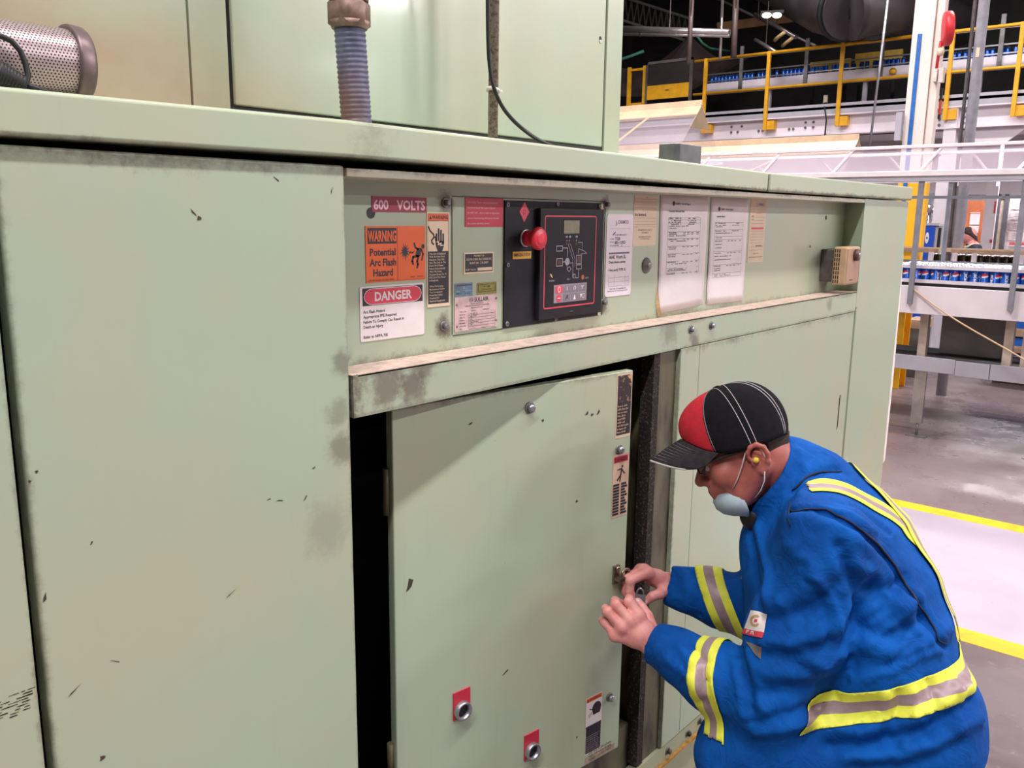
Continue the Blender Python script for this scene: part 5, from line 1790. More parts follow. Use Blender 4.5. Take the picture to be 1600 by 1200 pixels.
# ---------------------------------------------------------------- under the mezzanine: office front and machines
FRM = flat('dark_window_frame', (92, 90, 98), .5)
structure(MB().mat(FRM).box(16.0, 16.06, 2.195, 2.26, .0, 2.09).box(16.0, 16.06, 2.075, 2.14, 0, 2.09).box(16.0, 16.06, .2, 3.35, 2.03, 2.09).build('window_1'))
structure(MB().mat(flat('cream_wall_strip', (206, 190, 172), .6)).box(16.02, 16.06, 2.14, 2.195, 0, 2.03).mat(WALLW).box(16.05, 16.2, -4, 2.07, 0, 1.20).box(16.05, 16.2, 2.27, 4.6, 0, 1.10).build('wall_office'))
pb = MB().mat(flat('pale_notice_board', (216, 206, 208), .6)).box(16.3, 16.33, .3, 2.16, 1.20, 2.05)
pb = tag(pb.build('notice_board'), 'pale notice board covered with pinned sheets behind the dark window frame', 'notice board')
rnd = random.Random(8)
for j in range(4):
    for i in range(8):
        z = 1.36 + j * .165; y = .45 + i * .21
        b = MB().mat(flat('pinned_sheet', (228, 216, 218), .6)).box(16.285, 16.298, y, y + .16, z, z + .13)
        b.mat(flat('grey_print', (176, 170, 178), .5))
        for q in range(4):
            b.box(16.283, 16.285, y + .02, y + .02 + rnd.uniform(.06, .12), z + .02 + q * .026, z + .032 + q * .026)
        b.build('pinned_sheet', pb)
b = MB().mat(flat('pinkish_red_tray', (206, 92, 104), .5)).box(15.85, 16.0, 1.70, 1.97, 1.29, 1.335).mat(WHITE).box(15.84, 16.0, 1.68, 1.99, 1.265, 1.29)
b.mat(WALLW).box(15.86, 16.0, 1.70, 1.97, 0, 1.265)
tag(b.build('red_tray'), 'red topped tray on a pale cabinet below the notice board', 'tray')
ob = MB().mat(flat('orange_pinboard', (196, 112, 72), .6, 0, .04)).box(16.5, 16.53, 2.40, 2.90, 1.15, 2.0)
ob = tag(ob.build('orange_pinboard'), 'orange pinboard behind the riser pipe', 'pinboard')
for y, z, h in ((2.58, 1.60, .18), (2.58, 1.46, .12), (2.58, 1.79, .012)):
    MB().mat(PAPER).box(16.485, 16.499, y, y + .15, z, z + h).build('pinned_sheet', ob)
structure(MB().mat(LILAC).box(15.4, 15.65, 2.16, 2.29, 0, 3.27).build('pillar'))
rb_ = flat('red_notice', (190, 70, 66), .5)
tag(MB().mat(rb_).box(15.38, 15.40, 2.125, 2.15, 1.79, 1.97).mat(LILAC).box(15.40, 15.42, 2.12, 2.16, 0, 2.2).build('red_notice'), 'taller red notice at the edge of the white pillar', 'notice')
tag(MB().mat(rb_).box(15.38, 15.40, 2.12, 2.155, 1.33, 1.38).build('red_notice'), 'smaller red notice low on the edge of the white pillar', 'notice')
mc = thing('blue_drinks_machine', (11.5, 2.0, 0), 'blue fronted machine with a pale oval emblem beyond the yellow column', 'machine')
MBL = flat('machine_blue', (28, 78, 186), .35, 0, .02)
MB().mat(MBL).box(11.48, 11.52, 1.945, 2.10, .2, 1.605).build('blue_panel', mc)
MB().mat(MBL).box(11.48, 11.52, 2.13, 2.25, .2, 1.585).build('blue_panel', mc)
MB().mat(GREYB).box(11.52, 12.1, 1.90, 2.25, 0, 1.62).box(11.47, 11.52, 2.10, 2.13, 0, 1.62).box(11.47, 11.52, 1.90, 2.13, 1.605, 1.635).box(11.50, 11.52, 1.86, 1.945, 0, 1.605).build('housing', mc)
b = MB().mat(LWHITE)
b.poly([(11.474, 2.022 - .022 * math.cos(a), 1.455 + .068 * math.sin(a)) for a in np.linspace(0, 2 * math.pi, 25)[:-1]])
b.build('oval_emblem', mc)
b = MB().mat(MBL).poly([(11.471, 2.022 - .010 * math.cos(a), 1.455 + .014 * math.sin(a)) for a in np.linspace(0, 2 * math.pi, 13)[:-1]])
b.build('emblem_centre', mc)
MB().mat(BLACK).box(11.485, 11.50, 1.875, 1.905, 1.2, 1.58).build('side_vent', mc)
tag(MB().mat(LILAC).box(12.6, 13.2, 2.145, 2.285, 0, 2.5).build('tall_cabinet'), 'tall white cabinet behind the blue machine', 'cabinet')
tag(MB().mat(GREYD).box(12.3, 12.5, 1.93, 2.04, 0, 2.1).build('dark_cabinet'), 'narrow dark grey cabinet beside the riser pipe', 'cabinet')
b = MB().mat(flat('blue_grey_window', (120, 132, 150), .3)).box(13.4, 13.45, 2.52, 2.66, 0, 2.05)
tag(b.build('glazed_panel'), 'blue grey glazed panel behind the white cabinet', 'panel')
b = MB().mat(flat('chrome_fitting', (206, 200, 204), .2, .9)).sphere((12.9, 2.41, 1.83), .06).sphere((12.9, 2.36, 1.80), .045).cyl((12.9, 2.41, 0), (12.9, 2.41, 1.8), .02, 8).cyl((12.9, 2.36, 0), (12.9, 2.36, 1.8), .012, 8)
tag(b.build('silver_fitting'), 'silver valve fitting on thin pipes at the edge of the white cabinet', 'fitting')
# blue slabs and timber pallets stacked beyond the tray
BLUEC = flat('blue_crate', (26, 96, 186), .45, 0, .04)
for z0, z1, m, lab in ((.60, .70, BLUEC, 'top blue slab of the stack beyond the catch tray'), (.50, .60, WOODM, 'upper pale timber pallet between the blue slabs'), (.42, .50, BLUEC, 'middle blue slab of the stack beyond the catch tray'), (.33, .42, WOODM, 'lower timber pallet of the stack beyond the tray'), (.24, .33, BLUEC, 'lowest blue slab of the stack beyond the tray')):
    b = MB().mat(m)
    if m is WOODM:
        for q in range(4):
            b.box(10.0, 10.8, -.6 + q * .50, -.44 + q * .50, z0, z1 - .025)
        b.box(10.0, 10.8, -.6, 1.06, z1 - .025, z1)
        b.box(9.98, 10.0, -.6, 1.06, z0 + .02, z1 - .02)
    else:
        b.box(10.0, 10.8, -.58, 1.04, z0, z1)
        if z0 < .3:
            b.mat(GREYD).box(10.3, 10.7, -.3, .9, 0, z0)
    tag(b.build('timber_pallet' if m is WOODM else 'blue_slab'), lab, 'pallet' if m is WOODM else 'slab', 'pallet stack beyond the tray')
b = MB().mat(WOODM).box(9.8, 10.2, 1.52, 1.70, .53, .62).mat(GREYD).box(9.8, 10.2, 1.54, 1.69, .0, .53)
tag(b.build('timber_crate'), 'timber topped crate behind the yellow column foot', 'crate')

# ================================================================== the crouching technician


class Field:
    """signed-distance grid; shapes are blended into it and a smooth closed surface is drawn from it"""

    def __init__(s, lo, hi, h):
        s.h = h
        s.lo = np.array(lo, float)
        s.n = np.ceil((np.array(hi) - s.lo) / h).astype(int) + 1
        s.F = np.full(s.n, .15, np.float32)

    def sub(s, lo, hi):
        a = np.clip(np.floor((np.array(lo) - s.lo) / s.h).astype(int), 0, s.n)
        b = np.clip(np.ceil((np.array(hi) - s.lo) / s.h).astype(int) + 1, 0, s.n)
        if np.any(b <= a):
            return None, None
        sl = tuple(slice(i, j) for i, j in zip(a, b))
        g = [(np.arange(i, j) * s.h + s.lo[q]).astype(np.float32) for q, (i, j) in enumerate(zip(a, b))]
        return sl, (g[0][:, None, None], g[1][None, :, None], g[2][None, None, :])

    def blend(s, fn, lo, hi, k, cut=False):
        m = k + 4 * s.h
        sl, P = s.sub(np.array(lo) - m, np.array(hi) + m)
        if sl is None:
            return
        d = fn(*P).astype(np.float32)
        A = s.F[sl]
        if cut:                                  # smooth subtraction
            d = -d
            h_ = np.clip(.5 - .5 * (A - d) / k, 0, 1) if k else (d > A)
            s.F[sl] = A * (1 - h_) + d * h_ + (k * h_ * (1 - h_) if k else 0)
        else:
            h_ = np.clip(.5 + .5 * (d - A) / k, 0, 1)
            s.F[sl] = d * (1 - h_) + A * h_ - k * h_ * (1 - h_)

    def cone(s, a, b, ra, rb, k=.02, squash=None, plane=None, cut=False):
        """round cone; squash = (axis, factor) thickens it along an axis; plane = (point, normal) trims it"""
        a, b = np.array(a, float), np.array(b, float)
        ab = b - a
        L2 = float(ab @ ab) + 1e-12

        def fn(x, y, z):
            px, py, pz = x - a[0], y - a[1], z - a[2]
            t = np.clip((px * ab[0] + py * ab[1] + pz * ab[2]) / L2, 0, 1)
            dx, dy, dz = px - t * ab[0], py - t * ab[1], pz - t * ab[2]
            if squash is None:
                d = np.sqrt(dx * dx + dy * dy + dz * dz)
            else:
                u, f = squash
                q = dx * u[0] + dy * u[1] + dz * u[2]
                d = np.sqrt(np.maximum(dx * dx + dy * dy + dz * dz - q * q + (q * f) ** 2, 0))
            d = d - (ra + (rb - ra) * t)
            if plane is not None:
                p, nrm = plane
                d = np.maximum(d, (x - p[0]) * nrm[0] + (y - p[1]) * nrm[1] + (z - p[2]) * nrm[2])
            return d
        R_ = max(ra, rb) * (1 if squash is None else max(1, 1 / squash[1]))
        s.blend(fn, np.minimum(a, b) - R_, np.maximum(a, b) + R_, k, cut)

    def ball(s, c, axes, radii, k=.02, cut=False):
        """ellipsoid with the given unit axes"""
        c = np.array(c, float)

        def fn(x, y, z):
            q0 = q1 = 0
            for ax, r in zip(axes, radii):
                t = (x - c[0]) * ax[0] + (y - c[1]) * ax[1] + (z - c[2]) * ax[2]
                q0 = q0 + (t / r) ** 2
                q1 = q1 + (t / (r * r)) ** 2
            k0 = np.sqrt(q0); k1 = np.sqrt(q1) + 1e-9
            return np.where(k0 > 1e-3, k0 * (k0 - 1) / k1, -min(radii))
        R_ = max(radii)
        s.blend(fn, c - R_, c + R_, k, cut)

    def mesh(s):
        """surface nets"""
        F = s.F
        S = F < 0
        nx, ny, nz = F.shape
        cnt = np.zeros((nx - 1, ny - 1, nz - 1), np.uint8)
        offs = [(i, j, k) for i in (0, 1) for j in (0, 1) for k in (0, 1)]
        for i, j, k in offs:
            cnt += S[i:nx - 1 + i, j:ny - 1 + j, k:nz - 1 + k]
        act = np.argwhere((cnt > 0) & (cnt < 8))
        idx = np.full((nx - 1, ny - 1, nz - 1), -1, np.int32)
        idx[tuple(act.T)] = np.arange(len(act))
        val = np.stack([F[act[:, 0] + i, act[:, 1] + j, act[:, 2] + k] for i, j, k in offs], 1)
        acc = np.zeros((len(act), 3)); num = np.zeros(len(act))
        for p in range(8):
            for q in range(p + 1, 8):
                d = np.array(offs[q]) - np.array(offs[p])
                if np.abs(d).sum() != 1:
                    continue
                a, b = val[:, p], val[:, q]
                m = (a < 0) != (b < 0)
                t = np.where(m, a / np.where(m, a - b, 1), 0)
                acc += np.where(m[:, None], np.array(offs[p]) + t[:, None] * d, 0)
                num += m
        V = (act + acc / num[:, None]) * s.h + s.lo
        quads = []
        for ax in range(3):
            sl0 = [slice(None)] * 3; sl1 = [slice(None)] * 3
            sl0[ax] = slice(0, -1); sl1[ax] = slice(1, None)
            A, B_ = S[tuple(sl0)], S[tuple(sl1)]
            e = np.argwhere(A != B_)
            o1, o2 = [(1, 2), (2, 0), (0, 1)][ax]
            ok = (e[:, o1] > 0) & (e[:, o2] > 0) & (e[:, o1] < F.shape[o1] - 1) & (e[:, o2] < F.shape[o2] - 1)
            e = e[ok]
            c = []
            for d1, d2 in ((-1, -1), (0, -1), (0, 0), (-1, 0)):
                f = e.copy(); f[:, o1] += d1; f[:, o2] += d2
                c.append(idx[f[:, 0], f[:, 1], f[:, 2]])
            c = np.stack(c, 1)
            inside = A[e[:, 0], e[:, 1], e[:, 2]]
            c[~inside] = c[~inside][:, ::-1]
            quads.append(c)
        Q = np.concatenate(quads)
        Q = Q[(Q >= 0).all(1)]
        return V, Q


def keep_largest(V, Q):
    """drops stray specks: keeps the largest connected surface"""
    lab = np.arange(len(V))
    while True:
        m = lab[Q].min(1)
        new = lab.copy()
        for c in range(4):
            np.minimum.at(new, Q[:, c], m)
        new = new[new]
        if (new == lab).all():
            break
        lab = new
    u, n_ = np.unique(lab, return_counts=True)
    big = u[n_.argmax()]
    keep = lab == big
    mp = np.cumsum(keep) - 1
    return V[keep], mp[Q[keep[Q].all(1)]]


def smooth_mesh(V, Q, it=4, f=.5):
    n_ = len(V)
    deg = np.zeros(n_)
    for c in range(4):
        np.add.at(deg, Q[:, c], 2)
    for _ in range(it):
        for lam in (f, -f * 1.04):
            S_ = np.zeros_like(V)
            for c in range(4):
                np.add.at(S_, Q[:, c], V[Q[:, (c + 1) % 4]] + V[Q[:, (c + 3) % 4]])
            V = V + lam * (S_ / deg[:, None] - V)
    return V


def normals(V, Q):
    n_ = np.cross(V[Q[:, 2]] - V[Q[:, 0]], V[Q[:, 3]] - V[Q[:, 1]])
    N_ = np.zeros_like(V)
    for c in range(4):
        np.add.at(N_, Q[:, c], n_)
    return N_ / (np.linalg.norm(N_, axis=1, keepdims=True) + 1e-12)


def np_mesh(name, V, Q, mats, parent, mi=None):
    me = bpy.data.meshes.new(name)
    me.vertices.add(len(V)); me.vertices.foreach_set('co', np.asarray(V, np.float32).ravel())
    me.loops.add(len(Q) * 4); me.loops.foreach_set('vertex_index', np.asarray(Q, np.int32).ravel())
    me.polygons.add(len(Q))
    me.polygons.foreach_set('loop_start', np.arange(0, len(Q) * 4, 4, dtype=np.int32))
    me.polygons.foreach_set('use_smooth', np.ones(len(Q), bool))
    for m in mats:
        me.materials.append(m)
    if mi is not None:
        me.polygons.foreach_set('material_index', np.asarray(mi, np.int32))
    me.update(calc_edges=True)
    me.validate()
    o = bpy.data.objects.new(name, me)
    COL.objects.link(o)
    if parent is not None:
        o.parent = parent
        if parent.parent is None and parent.type == 'EMPTY':
            o.matrix_parent_inverse = Matrix.Translation(parent.location).inverted()
    return o


def unit(v):
    v = np.array(v, float)
    return v / np.linalg.norm(v)


J = at_d
EYE3 = np.eye(3)
# body frame: LAT towards his left (the aisle side), FWD the way he faces
LAT = -ray(1300, 900); LAT[2] = 0; LAT = unit(LAT)
FWD = np.cross(LAT, [0, 0, 1.0])
if FWD @ (J(1000, 900, 1.9) - J(1300, 900, 1.9)) < 0:
    FWD = -FWD
UPZ = np.array([0, 0, 1.0])

# ------------------------------------------------------------------ head frame
HC_UV = (1156, 687, 1.90)
HC = J(*HC_UV)
rv = unit(ray(1156, 687))
hf = J(1156 - 92.7, 687 + 37.5, 1.90) - HC
hf = unit(hf - rv * (hf @ rv))
hf = unit(hf - rv * .07)                       # turned a touch towards the aisle
hl = unit(-rv - hf * (-rv @ hf))
hu = np.cross(hf, hl)
if hu[2] < 0:
    hu = -hu
H = lambda f, l, u: HC + hf * f + hl * l + hu * u

# ------------------------------------------------------------------ joints (u, v, distance)
sh_l, el_l, wr_l = J(1288, 848, 1.745), J(1198, 1098, 1.775), J(1023, 1008, 1.945)
sh_r, el_r, wr_r = J(1248, 822, 2.095), J(1186, 952, 2.045), J(1046, 914, 2.105)
neck = J(1250, 768, 1.93)

LH = dict(w=wr_l,
          fingers=[[(999, 962, 1.950), (983, 940, 1.962), (983, 935, 1.984), (990, 941, 2.000)],
                   [(985, 969, 1.944), (962, 945, 1.956), (961, 939, 1.980), (970, 943, 1.998)],
                   [(972, 980, 1.944), (949, 956, 1.956), (946, 951, 1.978), (954, 955, 1.996)],
                   [(961, 993, 1.952), (945, 973, 1.966), (941, 969, 1.982), (947, 970, 1.998)]],
          thumb=[(1021, 986, 1.965), (1012, 963, 1.980), (1004, 950, 1.990), (997, 940, 1.996)])
RH = dict(w=wr_r,
          fingers=[[(1012, 895, 2.075), (985, 907, 2.062), (984, 925, 2.064), (992, 937, 2.066)],
                   [(1006, 891, 2.092), (979, 905, 2.090), (978, 925, 2.092), (987, 936, 2.088)],
                   [(1001, 891, 2.110), (976, 906, 2.112), (977, 924, 2.112), (985, 933, 2.108)],
                   [(1000, 895, 2.128), (979, 908, 2.130), (981, 921, 2.130), (988, 928, 2.126)]],
          thumb=[(1042, 921, 2.085), (1031, 928, 2.062), (1019, 932, 2.050), (1009, 940, 2.054)])

allp = [H(.2, 0, 0), H(-.13, 0, 0), H(0, .1, .12), H(0, -.1, -.2), neck, sh_l, sh_r, el_l, el_r, wr_l, wr_r] + [J(*q) for hd_ in (LH, RH) for f_ in hd_['fingers'] + [hd_['thumb']] for q in f_]
allp = np.array(allp)
B = Field(allp.min(0) - .12, allp.max(0) + .12, .0030)

# torso core, neck, arms
B.cone(J(1262, 790, 1.93), J(1330, 950, 1.91), .10, .12, .04, (LAT, .75))
B.cone(J(1255, 790, 1.93), sh_l, .06, .055, .04)
B.cone(J(1255, 790, 1.93), sh_r, .06, .055, .04)
for a, e, w_ in ((sh_l, el_l, wr_l), (sh_r, el_r, wr_r)):
    B.cone(a, e, .052, .042, .03)
    B.cone(e, e + (w_ - e) * .35, .042, .045, .02)
    B.cone(e + (w_ - e) * .35, w_, .045, .030, .02)
B.cone(H(-.030, 0, -.055), neck, .058, .064, .03)
# skull and face
B.ball(H(-.004, 0, .004), (hf, hl, hu), (.097, .075, .092), .02)
B.ball(H(.038, 0, -.065), (hf, hl, hu), (.056, .056, .074), .03)
B.cone(H(.050, .034, -.115), H(-.005, .058, -.072), .018, .020, .025)
B.cone(H(.050, -.034, -.115), H(-.005, -.058, -.072), .018, .020, .025)
B.ball(H(.080, 0, -.118), (hf, hl, hu), (.024, .026, .022), .02)
B.cone(H(.084, .034, -.012), H(.084, -.034, -.012), .016, .016, .02)          # brow
for s_ in (1, -1):
    B.ball(H(.064, s_ * .044, -.056), (hf, hl, hu), (.024, .022, .026), .02)   # cheeks
    B.ball(H(.098, s_ * .031, -.029), (hf, hl, hu), (.013, .014, .010), .008, cut=True)  # eye hollow
B.cone(H(.092, 0, -.018), H(.1145, 0, -.052), .0100, .0125, .012)               # nose
for s_ in (1, -1):
    B.ball(H(.104, s_ * .0125, -.057), (hf, hl, hu), (.012, .009, .009), .008)
B.ball(H(.083, 0, -.080), (hf, hl, hu), (.022, .034, .022), .015)
B.cone(H(.0985, .016, -.083), H(.0985, -.016, -.083), .0085, .0085, .007)        # lips
B.cone(H(.0955, .014, -.0945), H(.0955, -.014, -.0945), .0090, .0090, .005)
# ears
for s_ in (1, -1):
    ax1 = unit(hu * .97 - hf * .22); ax2 = unit(np.cross(ax1, hl))
    B.ball(H(-.016, s_ * .078, -.053), (ax1, ax2, hl), (.030, .016, .006), .006)
    hx = [H(f, s_ * l, u) for f, l, u in ((.004, .078, -.046), (.003, .085, -.031), (-.006, .090, -.023), (-.020, .093, -.022), (-.031, .093, -.032), (-.034, .091, -.048), (-.029, .087, -.064), (-.020, .082, -.076), (-.012, .079, -.082))]
    for (a_, b_), r_ in zip(zip(hx[:-1], hx[1:]), (.0042, .0048, .0052, .0054, .0054, .0050, .0052, .0060)):
        B.cone(a_, b_, r_, r_, .003)
    ah = [H(f, s_ * l, u) for f, l, u in ((-.012, .084, -.034), (-.022, .085, -.044), (-.022, .084, -.058), (-.013, .081, -.068))]
    for a_, b_ in zip(ah[:-1], ah[1:]):
        B.cone(a_, b_, .0036, .0036, .003)
    B.ball(H(.000, s_ * .081, -.056), (ax1, ax2, hl), (.008, .0045, .005), .003)

# hands
nails = []
for hd_, lat in ((LH, 1), (RH, -1)):
    w_ = hd_['w']
    M = [J(*f_[0]) for f_ in hd_['fingers']]
    for f_, m in zip(hd_['fingers'], M):
        B.cone(w_, m, .0190, .0125, .012)
    for i in range(3):
        B.cone(M[i], M[i + 1], .0120, .0115, .010)
        B.cone((M[i] + w_) / 2, (M[i + 1] + w_) / 2, .0155, .0150, .012)
    for i, f_ in enumerate(hd_['fingers']):
        p = [J(*q) for q in f_]
        r0 = (.0116, .0118, .0110, .0096)[i]
        B.cone(p[0], p[1], r0 * 1.06, r0 * .98, .0045)
        B.cone(p[1], p[2], r0 * .97, r0 * .88, .003)
        B.cone(p[2], p[3], r0 * .88, r0 * .76, .003)
        B.ball(p[0], EYE3, (.0122, .0122, .0122), .008)
        B.ball(p[1], EYE3, (r0 * 1.05,) * 3, .004)
    t = [J(*q) for q in hd_['thumb']]
    B.cone(w_ + (t[0] - w_) * .6, t[1], .0180, .0125, .012)
    B.cone(t[1], t[2], .0120, .0108, .005)
    B.cone(t[2], t[3], .0112, .0088, .003)
V, Q = B.mesh()
del B
V, Q = keep_largest(V, Q)
V = smooth_mesh(V, Q, 3)

sk = N('skin')
c = sk.mix(sk.ramp(sk.noise(26, 4), .35, .7), srgb(224, 156, 148), srgb(212, 134, 128))
c = sk.mix(sk.math('MULTIPLY', sk.ramp(sk.noise(150, 3), .58, .75), .35), c, srgb(178, 104, 100))
sk.link(c, sk.p.inputs['Base Color'])
sk.p.inputs['Roughness'].default_value = .5
sk.p.inputs['Subsurface Weight'].default_value = .12
sk.p.inputs['Subsurface Radius'].default_value = (.012, .005, .003)
sk.bump(sk.noise(240, 3), .25, .0012)
LIP = flat('lips', (164, 84, 82), .5)
pers = thing('person', tuple((J(1400, 1120, 1.9) * (1, 1, 0))), 'person crouching at the open bay in blue coveralls and a red and black cap', 'person')
cen = V[Q].mean(1)
rel = cen - HC
lf, ll, lu = rel @ hf, rel @ hl, rel @ hu
mi = ((lf > .092) & (np.abs(ll) < .022) & (lu < -.078) & (lu > -.100)).astype(int)
FACE_SKIN = flat('redder_face_skin', (174, 97, 86), .5, 0, .08, 30)  # head in a darker, redder tone than the hands
inhead = (lu > -.16) & (lf > -.11) & (np.abs(ll) < .11) & (lu < .12) & (mi == 0)
mi = np.where(inhead, 2, mi)
np_mesh('body', V, Q, (sk.m, LIP, FACE_SKIN), pers, mi)
NAIL = flat('finger_nail', (222, 186, 176), .3)
for hd_ in (LH, RH):
    t = [J(*q) for q in hd_['thumb']]
    d = unit(t[3] - t[2]); o_ = unit(-ray(1000, 940)); o_ = unit(o_ - d * (o_ @ d))
    b = MB().mat(NAIL)
    x = np.cross(d, o_); ctr = t[3] + o_ * .0074 - d * .001
    rings = []
    for q, sc_ in ((0, 1.0), (.0012, .8), (.0016, .1)):
        rings.append([ctr + o_ * (q - .0006 * math.cos(2 * a)) + d * (.0075 * sc_ * math.sin(a)) + x * (.0062 * sc_ * math.cos(a)) for a in np.linspace(0, 2 * math.pi, 17)[:-1]])
    b.rings(rings, True, True)
    b.build('thumb_nail', pers)

# ------------------------------------------------------------------ coveralls
hip_l, kn_l = J(1420, 1160, 1.79), J(1158, 1186, 1.82)
hip_r, kn_r = J(1412, 1145, 2.00), J(1152, 1168, 2.02)
an_l, an_r = kn_l - FWD * .13, kn_r - FWD * .10
an_l[2] = an_r[2] = .13
cp_ = np.array([J(1545, 1100, 1.9), J(1230, 690, 1.93), kn_l, kn_r, an_l, an_r, wr_l, wr_r, sh_l, sh_r, el_l])
C = Field(cp_.min(0) - .17, cp_.max(0) + .17, .0062)
T = [((1268, 782, 1.93), .092, .62), ((1296, 850, 1.92), .156, .80), ((1320, 930, 1.91), .180, .90), ((1342, 1000, 1.90), .182, .92), ((1374, 1065, 1.90), .162, .84), ((1412, 1118, 1.90), .150, .80)]
for (p0, r0, q0), (p1, r1, q1) in zip(T[:-1], T[1:]):
    C.cone(J(*p0), J(*p1), r0, r1, .04, (LAT, (q0 + q1) / 2))
C.cone(J(1222, 850, 1.93), J(1238, 960, 1.92), .085, .095, .05, (LAT, .62))        # chest and belly front
for s_ in (sh_l, sh_r):
    C.cone(J(1262, 792, 1.93), s_, .088, .084, .05)
# sleeves with open cuffs
for a, e, w_, r in ((sh_l, el_l, wr_l, (.088, .088, .080, .074, .0445)), (sh_r, el_r, wr_r, (.085, .072, .066, .066, .0425))):
    ax = unit(w_ - e); cuff = w_ + ax * .004
    m_ = a + (e - a) * .55
    C.cone(a, m_, r[0], r[1], .03)
    C.cone(m_, e, r[1], r[2], .03)
    h1 = e + (w_ - e) * .45
    C.cone(e, h1, r[2], r[3], .03)
    C.cone(h1, cuff + ax * .02, r[3], r[4], .02, plane=(cuff, ax))
    C.cone(w_ - ax * .035, w_ + ax * .06, r[4] - .009, r[4] - .005, .004, cut=True)
# collar
ca, cb_ = J(1262, 776, 1.93), J(1193, 738, 1.92)
cax = unit(cb_ - ca)
C.cone(ca, cb_ + cax * .06, .112, .088, .03, plane=(cb_, cax))
C.cone(cb_ - cax * .040, cb_ + cax * .08, .079, .085, .004, cut=True)
# seat and legs
C.ball(J(1444, 1116, 1.80), (FWD, LAT, UPZ), (.110, .10, .115), .06)
C.ball(J(1440, 1110, 2.00), (FWD, LAT, UPZ), (.110, .10, .115), .06)
for h_, k_, a_ in ((hip_l, kn_l, an_l), (hip_r, kn_r, an_r)):
    C.cone(h_, k_, .128, .090, .05)
    C.cone(k_, a_, .088, .078, .03, plane=(a_, (0, 0, -1.0)))
    C.cone(a_ + UPZ * .03, a_ - UPZ * .08, .066, .068, .004, cut=True)
V, Q = C.mesh()
del C
V, Q = keep_largest(V, Q)
V = smooth_mesh(V, Q, 2)


def pixels(P):
    c_ = (P - CAM) @ ROT
    return np.stack([800 + FPX * c_[:, 0] / -c_[:, 2], 600 - FPX * c_[:, 1] / -c_[:, 2], -c_[:, 2]], 1)


uvd = pixels(V)


def on_cloth(u, v, rad=5):
    """the point of the cloth's visible face nearest to a pixel"""
    d2 = (uvd[:, 0] - u) ** 2 + (uvd[:, 1] - v) ** 2
    m = np.where(d2 < rad * rad)[0]
    if not len(m):
        return V[d2.argmin()]
    return V[m[uvd[m, 2].argmin()]]


def polyline3(pts, step=9):
    out = []
    for (u0, v0), (u1, v1) in zip(pts[:-1], pts[1:]):
        n_ = max(1, int(math.hypot(u1 - u0, v1 - v0) / step))
        for i in range(n_):
            t = i / n_
            out.append(on_cloth(u0 + (u1 - u0) * t, v0 + (v1 - v0) * t))
    out.append(on_cloth(*pts[-1]))
    return np.array(out)


